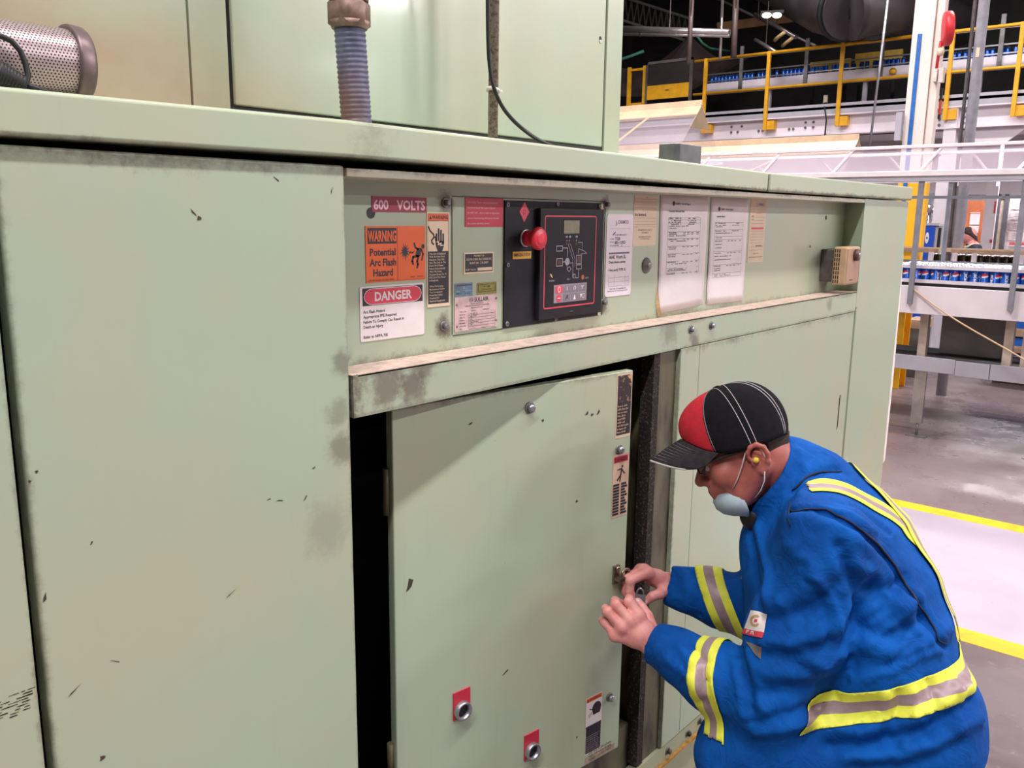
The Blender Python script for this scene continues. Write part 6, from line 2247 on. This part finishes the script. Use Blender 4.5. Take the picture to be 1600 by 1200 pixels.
FOLDS = [  # (amplitude m, half width m, points)
    (-.011, .007, [(1231, 797), (1270, 792), (1310, 806), (1345, 825), (1372, 850), (1400, 887), (1430, 932), (1456, 972), (1464, 1000), (1482, 1010)]),
    (.007, .016, [(1240, 806), (1300, 818), (1350, 845), (1390, 895), (1425, 948)]),
    (.011, .016, [(1190, 1006), (1245, 1004), (1300, 982), (1340, 930)]),
    (-.010, .013, [(1200, 1026), (1260, 1024), (1318, 1000), (1350, 950)]),
    (.010, .016, [(1195, 1052), (1255, 1058), (1310, 1038), (1345, 1000)]),
    (-.008, .012, [(1190, 1078), (1250, 1082), (1300, 1068)]),
    (.008, .018, [(1205, 945), (1250, 925), (1300, 880), (1318, 850)]),
    (-.008, .014, [(1200, 966), (1260, 955), (1310, 915)]),
    (.007, .014, [(1230, 850), (1262, 880), (1275, 920)]),
    (-.016, .013, [(1312, 850), (1335, 910), (1342, 970), (1330, 1040), (1300, 1090)]),
    (.012, .018, [(1350, 1010), (1400, 1018), (1450, 1000), (1482, 978)]),
    (-.010, .014, [(1345, 985), (1400, 990), (1450, 968)]),
    (.009, .018, [(1352, 950), (1400, 950), (1440, 930)]),
    (-.009, .013, [(1352, 920), (1395, 915), (1420, 900)]),
    (.010, .014, [(1340, 880), (1372, 900), (1400, 940), (1440, 985)]),
    (.012, .016, [(1290, 1140), (1360, 1142), (1440, 1116), (1510, 1070)]),
    (-.014, .014, [(1300, 1160), (1370, 1162), (1450, 1136), (1522, 1092)]),
    (.012, .016, [(1320, 1184), (1400, 1180), (1470, 1156), (1530, 1118)]),
    (-.010, .014, [(1330, 1198), (1420, 1196), (1500, 1160)]),
    (.008, .012, [(1062, 1008), (1085, 1040), (1084, 1082)]),
    (-.008, .010, [(1078, 1002), (1102, 1032), (1098, 1100)]),
    (.007, .010, [(1040, 1030), (1070, 1050), (1100, 1080)]),
    (-.012, .012, [(1150, 1012), (1162, 1060), (1170, 1110)]),
    (.009, .012, [(1168, 1018), (1182, 1062), (1190, 1108)]),
    (.007, .010, [(1060, 885), (1075, 920), (1072, 955)]),
    (-.007, .009, [(1078, 884), (1094, 920), (1090, 965)]),
    (-.012, .010, [(1166, 830), (1174, 880), (1180, 930), (1184, 965)]),
    (.009, .012, [(1182, 820), (1192, 870), (1196, 930)]),
    (.008, .012, [(1250, 700), (1262, 740), (1250, 775)]),
    (-.009, .009, [(1236, 768), (1275, 738), (1310, 728)]),
    (.008, .016, [(1290, 1120), (1240, 1140), (1180, 1150)]),
    (.006, .008, [(1215, 930), (1232, 980), (1228, 1010)]),
    (-.007, .007, [(1262, 905), (1290, 950), (1296, 1000)]),
    (.006, .008, [(1274, 900), (1304, 945), (1312, 990)]),
    (.007, .009, [(1250, 1020), (1285, 1040), (1318, 1020)]),
    (-.007, .008, [(1240, 1040), (1280, 1056), (1322, 1034)]),
    (.006, .007, [(1110, 1040), (1118, 1080), (1126, 1118)]),
    (.007, .008, [(1140, 1024), (1150, 1070), (1160, 1122)]),
    (-.007, .008, [(1410, 905), (1385, 945), (1352, 968)]),
    (.007, .009, [(1428, 940), (1400, 975), (1360, 1000)]),
    (-.006, .007, [(1452, 985), (1420, 1010), (1380, 1040)]),
    (.006, .008, [(1350, 1060), (1410, 1040), (1470, 1015)]),
    (.008, .009, [(1380, 1085), (1372, 1120), (1340, 1150)]),
    (-.009, .009, [(1402, 1082), (1396, 1125), (1370, 1160)]),
    (.008, .009, [(1425, 1075), (1428, 1120), (1410, 1160)]),
    (-.008, .009, [(1452, 1062), (1462, 1108), (1450, 1150)]),
    (.008, .010, [(1486, 1050), (1500, 1092), (1496, 1140)]),
    (.006, .008, [(1290, 790), (1330, 800), (1372, 830)]),
    (-.005, .007, [(1300, 776), (1345, 790), (1390, 830)]),
    (-.010, .013, [(1280, 1105), (1225, 1122), (1180, 1132)]),
]
NV = normals(V, Q)
disp = np.zeros(len(V))
for amp, wd, pts in FOLDS:
    P3 = polyline3(pts)
    near = np.where(((V >= P3.min(0) - 4 * wd) & (V <= P3.max(0) + 4 * wd)).all(1))[0]
    if not len(near):
        continue
    best = np.full(len(near), 9.0)
    for a, b in zip(P3[:-1], P3[1:]):
        ab = b - a
        t = np.clip(((V[near] - a) @ ab) / (ab @ ab + 1e-12), 0, 1)
        best = np.minimum(best, np.linalg.norm(V[near] - a - t[:, None] * ab, axis=1))
    disp[near] += amp * np.exp(-(best / wd) ** 2)
# loose small ripples in the cloth
rg = np.random.RandomState(5)
for _ in range(26):
    kdir = unit(rg.normal(size=3)) * rg.uniform(18, 75)
    mdir = unit(rg.normal(size=3)) * rg.uniform(6, 14)
    disp += .0011 * np.sin(V @ kdir + rg.uniform(0, 6)) * (.5 + .5 * np.sin(V @ mdir + rg.uniform(0, 6)))
V = V + NV * disp[:, None]
V = smooth_mesh(V, Q, 1)
uvd = pixels(V)
ck = N('blue_coverall_cloth')
c = ck.mix(ck.ramp(ck.noise(7, 4), .35, .7), srgb(9, 84, 166), srgb(7, 66, 138))
c = ck.mix(ck.math('MULTIPLY', ck.ramp(ck.noise(60, 4), .5, .8), .2), c, srgb(20, 104, 190))
ck.link(c, ck.p.inputs['Base Color'])
ck.p.inputs['Roughness'].default_value = .8
ck.p.inputs['Specular IOR Level'].default_value = .12
wr = ck.n('ShaderNodeTexNoise')
ck.link(ck.pos(), wr.inputs['Vector'])
wr.inputs['Scale'].default_value = 17; wr.inputs['Detail'].default_value = 3; wr.inputs['Distortion'].default_value = 1.6
ck.bump(ck.math('ADD', wr.outputs['Fac'], ck.math('MULTIPLY', ck.noise(420, 2), .02)), .55, .010)
cov = np_mesh('coveralls', V, Q, (ck.m,), pers)

# reflective tape: slabs cut from the cloth surface and lifted a little
LIME = flat('lime_yellow_tape', (226, 228, 74), .6, 0, .04, 30)
TAPE = flat('silver_mauve_tape', (158, 134, 138), .45, .1, .05, 40)


def tape(p, nrm, half, keep, silver=.36, ends=(), lift=.0022):
    p, nrm = np.array(p, float), unit(nrm)
    cen_ = V[Q].mean(1)
    m = (np.abs((cen_ - p) @ nrm) < half + .012) & keep(cen_, pixels(cen_))
    q = Q[m]
    u_, inv = np.unique(q, return_inverse=True)
    nv = normals(V, Q)[u_]
    pts = V[u_] + nv * lift
    bm = bmesh.new()
    vs = [bm.verts.new(x) for x in pts]
    for f_ in inv.reshape(q.shape):
        try:
            bm.faces.new([vs[i] for i in f_])
        except ValueError:
            pass
    for off, co, ci in ((half, True, False), (-half, False, True), (half * silver, False, False), (-half * silver, False, False)):
        bmesh.ops.bisect_plane(bm, geom=bm.verts[:] + bm.edges[:] + bm.faces[:], plane_co=(p + nrm * off).tolist(), plane_no=nrm.tolist(), clear_outer=co, clear_inner=ci)
    for ep, en in ends:                         # clean cut ends
        bmesh.ops.bisect_plane(bm, geom=bm.verts[:] + bm.edges[:] + bm.faces[:], plane_co=np.array(ep).tolist(), plane_no=unit(en).tolist(), clear_outer=True)
    for f_ in bm.faces:
        c_ = np.array(f_.calc_center_median())
        f_.material_index = 1 if abs((c_ - p) @ nrm) < half * silver else 0
        f_.smooth = True
    me = bpy.data.meshes.new('reflective_stripe'); bm.to_mesh(me); bm.free()
    me.materials.append(LIME); me.materials.append(TAPE)
    o = bpy.data.objects.new('reflective_stripe', me); COL.objects.link(o)
    o.parent = pers; o.matrix_parent_inverse = Matrix.Translation(pers.location).inverted()
    sd = o.modifiers.new('tape', 'SOLIDIFY'); sd.thickness = .0016; sd.offset = 1
    o['label'] = 'lime and silver reflective stripe'
    return o


def dist_axis(P, a, b):
    ab = b - a
    t = np.clip(((P - a) @ ab) / (ab @ ab), 0, 1)
    return np.linalg.norm(P - a - t[:, None] * ab, axis=1)


c_l = (on_cloth(1122, 1022) + on_cloth(1124, 1124)) / 2
tape(J(1124, 1072, 1.85), J(1020, 1062, 1.93) - J(1200, 1068, 1.785), .0265, lambda P, x: (dist_axis(P, el_l, wr_l) < .115) & (x[:, 0] < 1166))
tape(J(1124, 928, 2.075), J(1046, 948, 2.105) - J(1186, 903, 2.045), .0290, lambda P, x: dist_axis(P, el_r, wr_r) < .10)
# waist: a tilted hoop
wa, wb, wc = J(1258, 1102, 1.78), J(1506, 1012, 1.90), on_cloth(1370, 1104)
wn = np.cross(wb - wa, wc - wa)
if wn[2] < 0:
    wn = -wn
tape((wa + wb + wc) / 3, wn, .030, lambda P, x: (x[:, 0] > 1240) & (dist_axis(P, el_l, wr_l) > .02), ends=((J(1252, 1104, 1.75), J(1152, 1064, 1.75) - J(1252, 1104, 1.75)),))
# braces over the shoulders, crossing down the back
sa, sb, sc2 = on_cloth(1236, 772), on_cloth(1310, 760), on_cloth(1418, 822)
tape((sa + sb + sc2) / 3, np.cross(sb - sa, sc2 - sa), .024, lambda P, x: (x[:, 0] > 1215) & (x[:, 1] < 880) & (x[:, 0] < 1460) & (x[:, 2] < 1.95) & ((P - cb_) @ cax < -.045), ends=((on_cloth(1234, 772), J(1134, 772, 1.8) - J(1234, 772, 1.8)),))
sa, sb, sc2 = J(1300, 722, 1.98), J(1352, 756, 1.905), J(1425, 815, 1.90)
sn = unit(np.cross(sb - sa, sc2 - sa) * .0 + LAT * .92 + FWD * .38)
tape(sb, sn, .024, lambda P, x: (x[:, 0] > 1290) & (x[:, 1] < 1000) & (x[:, 0] < 1530) & (x[:, 2] > 1.80), ends=((J(1311, 727, 1.98), J(1211, 690, 1.98) - J(1311, 727, 1.98)),), lift=.0050)

# back yoke seam, side seam and the collar's fold shade, laid as dark tubes
SEAM_SHADE = flat('dark_navy_seam_shade', (6, 24, 58), .8)
NV2 = normals(V, Q)


def seam_shade_tube(pts, r):
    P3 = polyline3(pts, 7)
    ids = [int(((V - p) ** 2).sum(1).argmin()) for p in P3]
    b = MB().mat(SEAM_SHADE)
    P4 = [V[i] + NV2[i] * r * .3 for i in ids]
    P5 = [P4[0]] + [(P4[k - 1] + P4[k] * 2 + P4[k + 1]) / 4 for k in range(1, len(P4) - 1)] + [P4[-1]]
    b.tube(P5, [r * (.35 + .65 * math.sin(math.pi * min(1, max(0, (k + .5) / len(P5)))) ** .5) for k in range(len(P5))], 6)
    b.build('seam_shade_line', pers)


seam_shade_tube(FOLDS[0][2], .0030)  # yoke seam, its dark tone also standing for the pleat's shade
seam_shade_tube([(1231, 780), (1229, 800), (1230, 822)], .0022)
seam_shade_tube([(1236, 764), (1258, 744), (1288, 735), (1316, 733)], .0026)  # fold shade between collar and strap, drawn in as a dark tube

# sleeve badge: white over red, with a ringed emblem and the letters FR
bv = BVHTree.FromPolygons([tuple(p) for p in V], [tuple(q) for q in Q])


def on_sleeve(u, v, off):
    d = unit(ray(u, v))
    h_ = bv.ray_cast(Vector(CAM.tolist()), Vector(d.tolist()))
    return np.array(h_[0]) + np.array(h_[1]) * off


def patch(b, corners, off, n_=6, nv_=6):
    (u0, v0), (u1, v1), (u2, v2), (u3, v3) = corners
    g = [[b.bm.verts.new(on_sleeve((u0 * (1 - i / n_) + u1 * i / n_) * (1 - j / nv_) + (u3 * (1 - i / n_) + u2 * i / n_) * j / nv_, (v0 * (1 - i / n_) + v1 * i / n_) * (1 - j / nv_) + (v3 * (1 - i / n_) + v2 * i / n_) * j / nv_, off)) for i in range(n_ + 1)] for j in range(nv_ + 1)]
    for j in range(nv_):
        for i in range(n_):
            b._f([g[j][i], g[j + 1][i], g[j + 1][i + 1], g[j][i + 1]], True)


bw = MB().mat(LWHITE); patch(bw, ((1175, 954), (1200, 959), (1195, 989), (1165, 982)), .0030)
bw.mat(LRED); patch(bw, ((1165, 982), (1195, 989), (1192, 998), (1160, 990)), .0030)
EMB = flat('gold_emblem', (196, 164, 104), .5)
bw.mat(EMB)
for k in range(11):
    a0, a1 = math.radians(50 + k * 24), math.radians(50 + (k + 1) * 24)
    f_ = lambda r, a: (1182.5 + r * math.cos(a), 970 - r * 1.15 * math.sin(a))
    patch(bw, (f_(8, a0), f_(8, a1), f_(5.2, a1), f_(5.2, a0)), .0038, 1, 1)
bw.mat(LRED); patch(bw, ((1180.5, 967.5), (1185, 968), (1184.5, 973), (1180, 972.5)), .0040, 1, 1)
bw.mat(LWHITE)
for q in (((1169.5, 984.5), (1171, 984.8), (1169.3, 990), (1167.8, 989.7)), ((1171, 984.8), (1173.6, 985.4), (1173.2, 986.6), (1170.6, 986)), ((1170.3, 986.9), (1172.6, 987.4), (1172.2, 988.4), (1169.9, 987.9)),
          ((1176.2, 986), (1177.6, 986.3), (1176, 991.4), (1174.6, 991.1)), ((1177.6, 986.3), (1180.4, 986.9), (1179.8, 988.9), (1177.0, 988.3)), ((1178.2, 988.6), (1179.6, 988.9), (1180.2, 992.4), (1178.6, 992.1))):
    patch(bw, q, .0038, 1, 1)
bw.build('sleeve_badge', pers, label='white and red badge with a ringed emblem')
bw = MB().mat(flat('grey_sleeve_label', (120, 112, 110), .4, .2)); patch(bw, ((1167, 1003), (1191, 1010), (1189, 1030), (1180, 1022)), .0028)
bw.build('grey_sleeve_label', pers)

# ------------------------------------------------------------------ cap
CAPK = flat('black_cap_cloth', (25, 23, 27), .9, 0, .08, 60, spec=.12)
CAPR = flat('red_cap_cloth', (190, 26, 44), .8, 0, .05, 60)
BILL = flat('charcoal_cap_bill', (50, 46, 49), .9, 0, .1, 60, spec=.12)
CA, CB, CC = .1135, .0905, .1245


def rim(ph):
    s_ = (1 + math.cos(ph)) / 2
    return -.027 + .074 * s_ ** 5


def dome(ph, th, off=0.0):
    """ph round the head (0 = front), th 0 at the rim .. 1 at the top"""
    bk = max(0, -math.cos(ph))
    a0 = -.16 - .42 * bk ** 2                   # the cloth turns in again towards the rim, most at the back
    a = a0 + th * (math.pi / 2 - a0)
    cr = max(0, math.cos(a)) ** .80
    z0 = rim(ph); s0 = math.sin(a0)
    z = z0 + (CC + off - z0) * (math.sin(a) - s0) / (1 - s0)
    lean = -.002
    return H((CA + off) * math.cos(ph) * cr + .003 + lean, (CB + off) * math.sin(ph) * cr, z)


b = MB()
nph, nth = 96, 20
g = [[b.bm.verts.new(dome(2 * math.pi * i / nph, j / nth * .992)) for i in range(nph)] for j in range(nth + 1)]
for j in range(nth):
    for i in range(nph):
        ph = (2 * math.pi * (i + .5) / nph + math.pi) % (2 * math.pi) - math.pi
        b.mat(CAPR if abs(ph) < math.radians(58) else CAPK)
        b._f([g[j][i], g[j][(i + 1) % nph], g[j + 1][(i + 1) % nph], g[j + 1][i]], True)
b.mat(CAPK)._f(g[nth], True)
bmesh.ops.recalc_face_normals(b.bm, faces=b.bm.faces)
cap_o = b.build('cap', pers, label='black cap with red front panels')
sd = cap_o.modifiers.new('cloth', 'SOLIDIFY'); sd.thickness = .0022; sd.offset = 0
STW = flat('white_stitching', (206, 200, 200), .7)
STG = flat('grey_stitching', (112, 104, 108), .7)
b = MB()
for side in (1, -1):
    for ph, m, r, gap in ((58, STG, .0011, 0), (99, STW, .0007, .0055), (99, STW, .0007, -.0055), (147, STW, .0007, .004), (147, STW, .0007, -.004)):
        pts = []
        for t in np.linspace(.02, .95, 20):
            rr = .10 * max(.10, math.cos(t * math.pi / 2))
            pts.append(dome(side * (math.radians(ph) + max(-.9, min(.9, gap / rr))), t, .0014))
        b.mat(m).tube(pts, r, 6)
b.build('cap_stitching', cap_o)
b = MB().mat(CAPK).ball if False else MB().mat(CAPK)
t_ = dome(0, .995)
b.lathe(H(.001, 0, CC - .001), hu, ((0, .009), (.003, .0085), (.005, .005), (.0055, .001)), 14)
b.build('cap_button', cap_o)


def bill(s_, t, off=0.0):
    ph = s_ * math.radians(62)
    base = (CA * math.cos(ph), CB * math.sin(ph))
    ln = .081 * max(0, math.cos(s_ * math.pi / 2)) ** .45
    q = ln / .081 * t
    z = (rim(ph) + .002) * (1 - q) + q * (.031 - .105 * s_ * s_) + .008 * t * (1 - t)
    return H(base[0] + ln * t + .003, base[1] * (1 - .02 * t), z + off)


b = MB().mat(BILL)
ns, nt = 28, 12
g = [[b.bm.verts.new(bill(-1 + 2 * i / ns, j / nt)) for i in range(ns + 1)] for j in range(nt + 1)]
for j in range(nt):
    for i in range(ns):
        b._f([g[j][i], g[j][i + 1], g[j + 1][i + 1], g[j + 1][i]], True)
bmesh.ops.recalc_face_normals(b.bm, faces=b.bm.faces)
bl = b.build('cap_bill', cap_o)
sd = bl.modifiers.new('board', 'SOLIDIFY'); sd.thickness = .0035; sd.offset = 0
b = MB().mat(STG)
for t in np.linspace(.18, .88, 8):
    b.tube([bill(s_, t, .0022) for s_ in np.linspace(-.86, .86, 22)], .0006, 5)
b.build('bill_stitching', cap_o)
MB().mat(STW).tube([bill(s_, 1.0) for s_ in np.linspace(-.55, .75, 24)], .0022, 8).build('bill_piping', cap_o)

# hair under the back of the cap
b = MB().mat(flat('short_dark_hair', (58, 40, 36), .9, 0, .2, 200))
g = []
for j in range(9):
    row = []
    for i in range(31):
        ph = math.radians(112 + i * (136 / 30))
        z1 = rim(ph) + .006
        low = -.084 + .034 * (1 - math.cos((ph - math.pi) * 1.3))
        z = z1 + (low - z1) * j / 8
        rr = math.sqrt(max(.05, 1 - ((z - .004) / .0945) ** 2))
        th = .0022 * (1 - j / 8)
        row.append(b.bm.verts.new(H(-.004 + (.0985 + th) * rr * math.cos(ph), (.0765 + th) * rr * math.sin(ph), z)))
    g.append(row)
for j in range(8):
    for i in range(30):
        b._f([g[j][i], g[j + 1][i], g[j + 1][i + 1], g[j][i + 1]], True)
bmesh.ops.recalc_face_normals(b.bm, faces=b.bm.faces)
hr = b.build('hair', pers)
sd = hr.modifiers.new('thickness', 'SOLIDIFY'); sd.thickness = .006; sd.offset = 0

# face mask pulled down under the chin, its straps, glasses, ear plug, undershirt
MASKM = flat('pale_blue_mask', (166, 184, 192), .7, 0, .04, 40)
b = MB().mat(MASKM)
g = []
for j in range(11):
    el = math.radians(40 - j * 12.5)
    row = []
    for i in range(25):
        az = math.radians(-104 + i * 208 / 24)
        pl = 1 + .018 * math.cos(j * math.pi)
        row.append(b.bm.verts.new(H(.058 + .050 * pl * math.cos(el) * math.cos(az) + .004 * math.sin(el), .056 * pl * math.cos(el) * math.sin(az), -.114 + .038 * math.sin(el) - .012 * (1 - math.cos(az)) * .6)))
    g.append(row)
for j in range(10):
    for i in range(24):
        b._f([g[j][i], g[j + 1][i], g[j + 1][i + 1], g[j][i + 1]], True)
bmesh.ops.recalc_face_normals(b.bm, faces=b.bm.faces)
mk = b.build('face_mask', pers, label='pale blue face mask pulled down under the chin')
sd = mk.modifiers.new('cloth', 'SOLIDIFY'); sd.thickness = .002
for s_ in (1, -1):
    b = MB().mat(STW)
    b.tube([H(.004, s_ * .086, -.026), H(.022, s_ * .080, -.050), H(.042, s_ * .070, -.074), H(.060, s_ * .058, -.090)], .0011, 6)
    b.tube([H(-.014, s_ * .086, -.080), H(-.006, s_ * .080, -.098), H(.008, s_ * .070, -.114), H(.024, s_ * .058, -.124)], .0011, 6)
    b.build('mask_strap', mk)
GLM = flat('dark_glasses_frame', (34, 28, 30), .3)
b = MB().mat(GLM)
for s_ in (1, -1):
    b.tube([H(-.008, s_ * .085, -.026), H(.030, s_ * .081, -.021), H(.068, s_ * .070, -.019), H(.092, s_ * .052, -.019)], [.0026, .0038, .0042, .0032], 6)
    b.tube([H(.092, s_ * .052, -.014), H(.107, s_ * .032, -.015), H(.110, s_ * .010, -.016)], .0028, 6)
    b.tube([H(.092, s_ * .052, -.022), H(.102, s_ * .040, -.040), H(.109, s_ * .016, -.036), H(.110, s_ * .010, -.018)], .0018, 6)
gl = b.build('safety_glasses', pers)
b = MB().mat(SMOKE)
for s_ in (1, -1):
    b.poly([H(.092, s_ * .052, -.015), H(.107, s_ * .032, -.016), H(.110, s_ * .010, -.018), H(.109, s_ * .016, -.036), H(.102, s_ * .040, -.040), H(.092, s_ * .052, -.023)])
b.build('lens', gl)
MB().mat(flat('yellow_ear_plug', (236, 206, 70), .6)).sphere(H(-.007, .088, -.052), .0066, 12, 8).build('ear_plug', pers)
b = MB().mat(flat('eye_white', (214, 204, 200), .3))
for s_ in (1, -1):
    b.sphere(H(.087, s_ * .031, -.028), .0105, 12, 8)
b.build('eye', pers)
b = MB().mat(BLACK).lathe(J(1226, 790, 1.925), unit(cb_ - ca) + np.array((0, 0, -.25)), ((0, .07), (.05, .068), (.06, .066), (.064, .05)), 24)
b.sphere(J(1180, 806, 1.900), .034, 16, 10, (1, 1, 1))
b.build('undershirt', pers)
# pens in the chest pocket
b = MB().mat(STEEL).cyl(J(1160, 905, 1.955), J(1166, 880, 1.955), .0045, 8)
b.build('pocket_pen', pers)

# boots, flat on the floor
for a_ in (an_l, an_r):
    b = MB().mat(BLACK)
    P_ = lambda f, l, z: np.array((a_[0], a_[1], 0)) + FWD * f + LAT * l + UPZ * z
    prof = [(-.075, .030, .035, .10), (-.06, .040, .0, .26), (-.01, .046, .0, .28), (.05, .047, .0, .19), (.12, .050, .0, .105), (.18, .046, .0, .085), (.215, .030, .012, .062)]
    rings = []
    for f, wd, z0, z1 in prof:
        z0 = max(z0, .018)
        rings.append([P_(f, wd * math.cos(t), (z0 + z1) / 2 + (z1 - z0) / 2 * math.sin(t)) for t in np.linspace(0, 2 * math.pi, 15)[:-1]])
    b.rings(rings)
    b.mat(flat('boot_sole', (48, 42, 38), .8))
    b.prism([P_(f, l, 0) for f, l in ((-.08, -.03), (-.08, .03), (-.02, .042), (.10, .052), (.19, .044), (.222, .0), (.19, -.044), (.10, -.052), (-.02, -.042))], (0, 0, .026))
    b.build('boot', pers)

# the small grey padlock in his fingers
lp = J(1000, 936, 2.045)
b = MB().mat(flat('grey_lock_body', (134, 136, 142), .4, .4)).obox(lp, hl, unit(np.cross(hl, UPZ)), UPZ, .014, .024, .022)
b.mat(STEEL).tube([lp + unit(np.cross(hl, UPZ)) * .008 * math.cos(a) + UPZ * (.011 + .016 * math.sin(a)) for a in np.linspace(0, math.pi, 9)], .0022, 6)
tag(b.build('small_padlock'), 'small grey metal padlock held in the crouching worker\'s fingertips', 'padlock')

# ------------------------------------------------------------------ the far worker, seated behind the second can line
def far_worker():
    hd = at_x(1515, 368, 13.5)
    f = np.array((-.25, .97, 0)); f = unit(f); l = np.cross(UPZ, f)
    Z0 = hd[2]
    Hh = lambda a, b_, c_: np.array((hd[0], hd[1], 0)) + f * a + l * b_ + UPZ * (Z0 + c_)
    t = thing('person', tuple(Hh(-.1, 0, -Z0)), 'distant seated worker in dark clothes with a pale reflective collar beyond the can lines', 'person')
    G = Field(Hh(0, 0, 0) - (.62, .62, 1.5), Hh(0, 0, 0) + (.62, .62, .2), .014)
    G.ball(Hh(0, 0, 0), (f, l, UPZ), (.095, .075, .115), .02)
    G.ball(Hh(.05, 0, -.05), (f, l, UPZ), (.05, .05, .06), .02)
    G.cone(Hh(.085, 0, -.01), Hh(.105, 0, -.03), .012, .014, .01)
    G.cone(Hh(-.03, 0, -.08), Hh(-.06, 0, -.17), .052, .058, .03)
    G.cone(Hh(-.07, 0, -.20), Hh(-.12, 0, -.62), .11, .11, .05, (l, .72))
    for q in (1, -1):
        G.cone(Hh(-.06, q * .05, -.155), Hh(-.06, q * .19, -.20), .058, .058, .04)
        G.cone(Hh(-.06, q * .19, -.23), Hh(.06, q * .24, -.47), .050, .042, .03)
        G.cone(Hh(.06, q * .24, -.47), Hh(.30, q * .16, -.44), .042, .030, .03)
        G.ball(Hh(.36, q * .15, -.43), (f, l, UPZ), (.07, .035, .025), .02)
        G.cone(Hh(-.08, q * .10, -.66), Hh(.34, q * .13, -.66), .085, .062, .04)
        G.cone(Hh(.34, q * .13, -.66), Hh(.36, q * .13, -Z0 + .10), .060, .045, .03)
        G.cone(Hh(.36, q * .13, -Z0 + .06), Hh(.50, q * .14, -Z0 + .05), .045, .040, .03)
    v, q = G.mesh(); v, q = keep_largest(v, q); v = smooth_mesh(v, q, 2)
    c_ = v[q].mean(1) - Hh(0, 0, 0)
    a_, z_ = c_ @ f, c_[:, 2]
    reach = (a_ > .27) & (z_ > -.52) & (z_ < -.35)
    mi_ = np.where((z_ > -.115) | reach, 0, 1)
    np_mesh('body', v, q, (sk.m, flat('navy_work_clothes', (34, 40, 58), .8)), t, mi_)
    b = MB().mat(flat('dark_brown_hair', (66, 50, 46), .9, 0, .15, 80))
    rings = []
    for j in range(9):
        e = math.radians(4 + j * 10.6)
        rings.append([Hh(-.008 + .103 * math.cos(e) * math.cos(p), .083 * math.cos(e) * math.sin(p), -.002 - .085 * max(0, -math.cos(p)) * math.cos(e) + .034 * max(0, math.cos(p)) * math.cos(e) + .118 * math.sin(e)) for p in np.linspace(0, 2 * math.pi, 25)[:-1]])
    b.rings(rings, True, True)
    b.build('hair', t)
    b = MB().mat(flat('pale_reflective_collar', (220, 216, 190), .5))
    b.tube([Hh(.05, -.13, -.17), Hh(-.05, -.12, -.115), Hh(-.135, 0, -.135), Hh(-.05, .12, -.115), Hh(.05, .13, -.17)], .018, 8)
    b.build('reflective_collar', t)
    s_ = MB().mat(GREYD).obox(Hh(-.1, 0, -.80), f, l, UPZ, .40, .42, .06)
    s_.obox(Hh(-.1, 0, -Z0 / 2 - .42), f, l, UPZ, .06, .06, Z0 - .84)
    s_.obox(Hh(-.1, 0, -Z0 + .02), f, l, UPZ, .46, .46, .04)
    tag(s_.build('work_stool'), 'grey stool under the distant seated worker', 'stool')


far_worker()
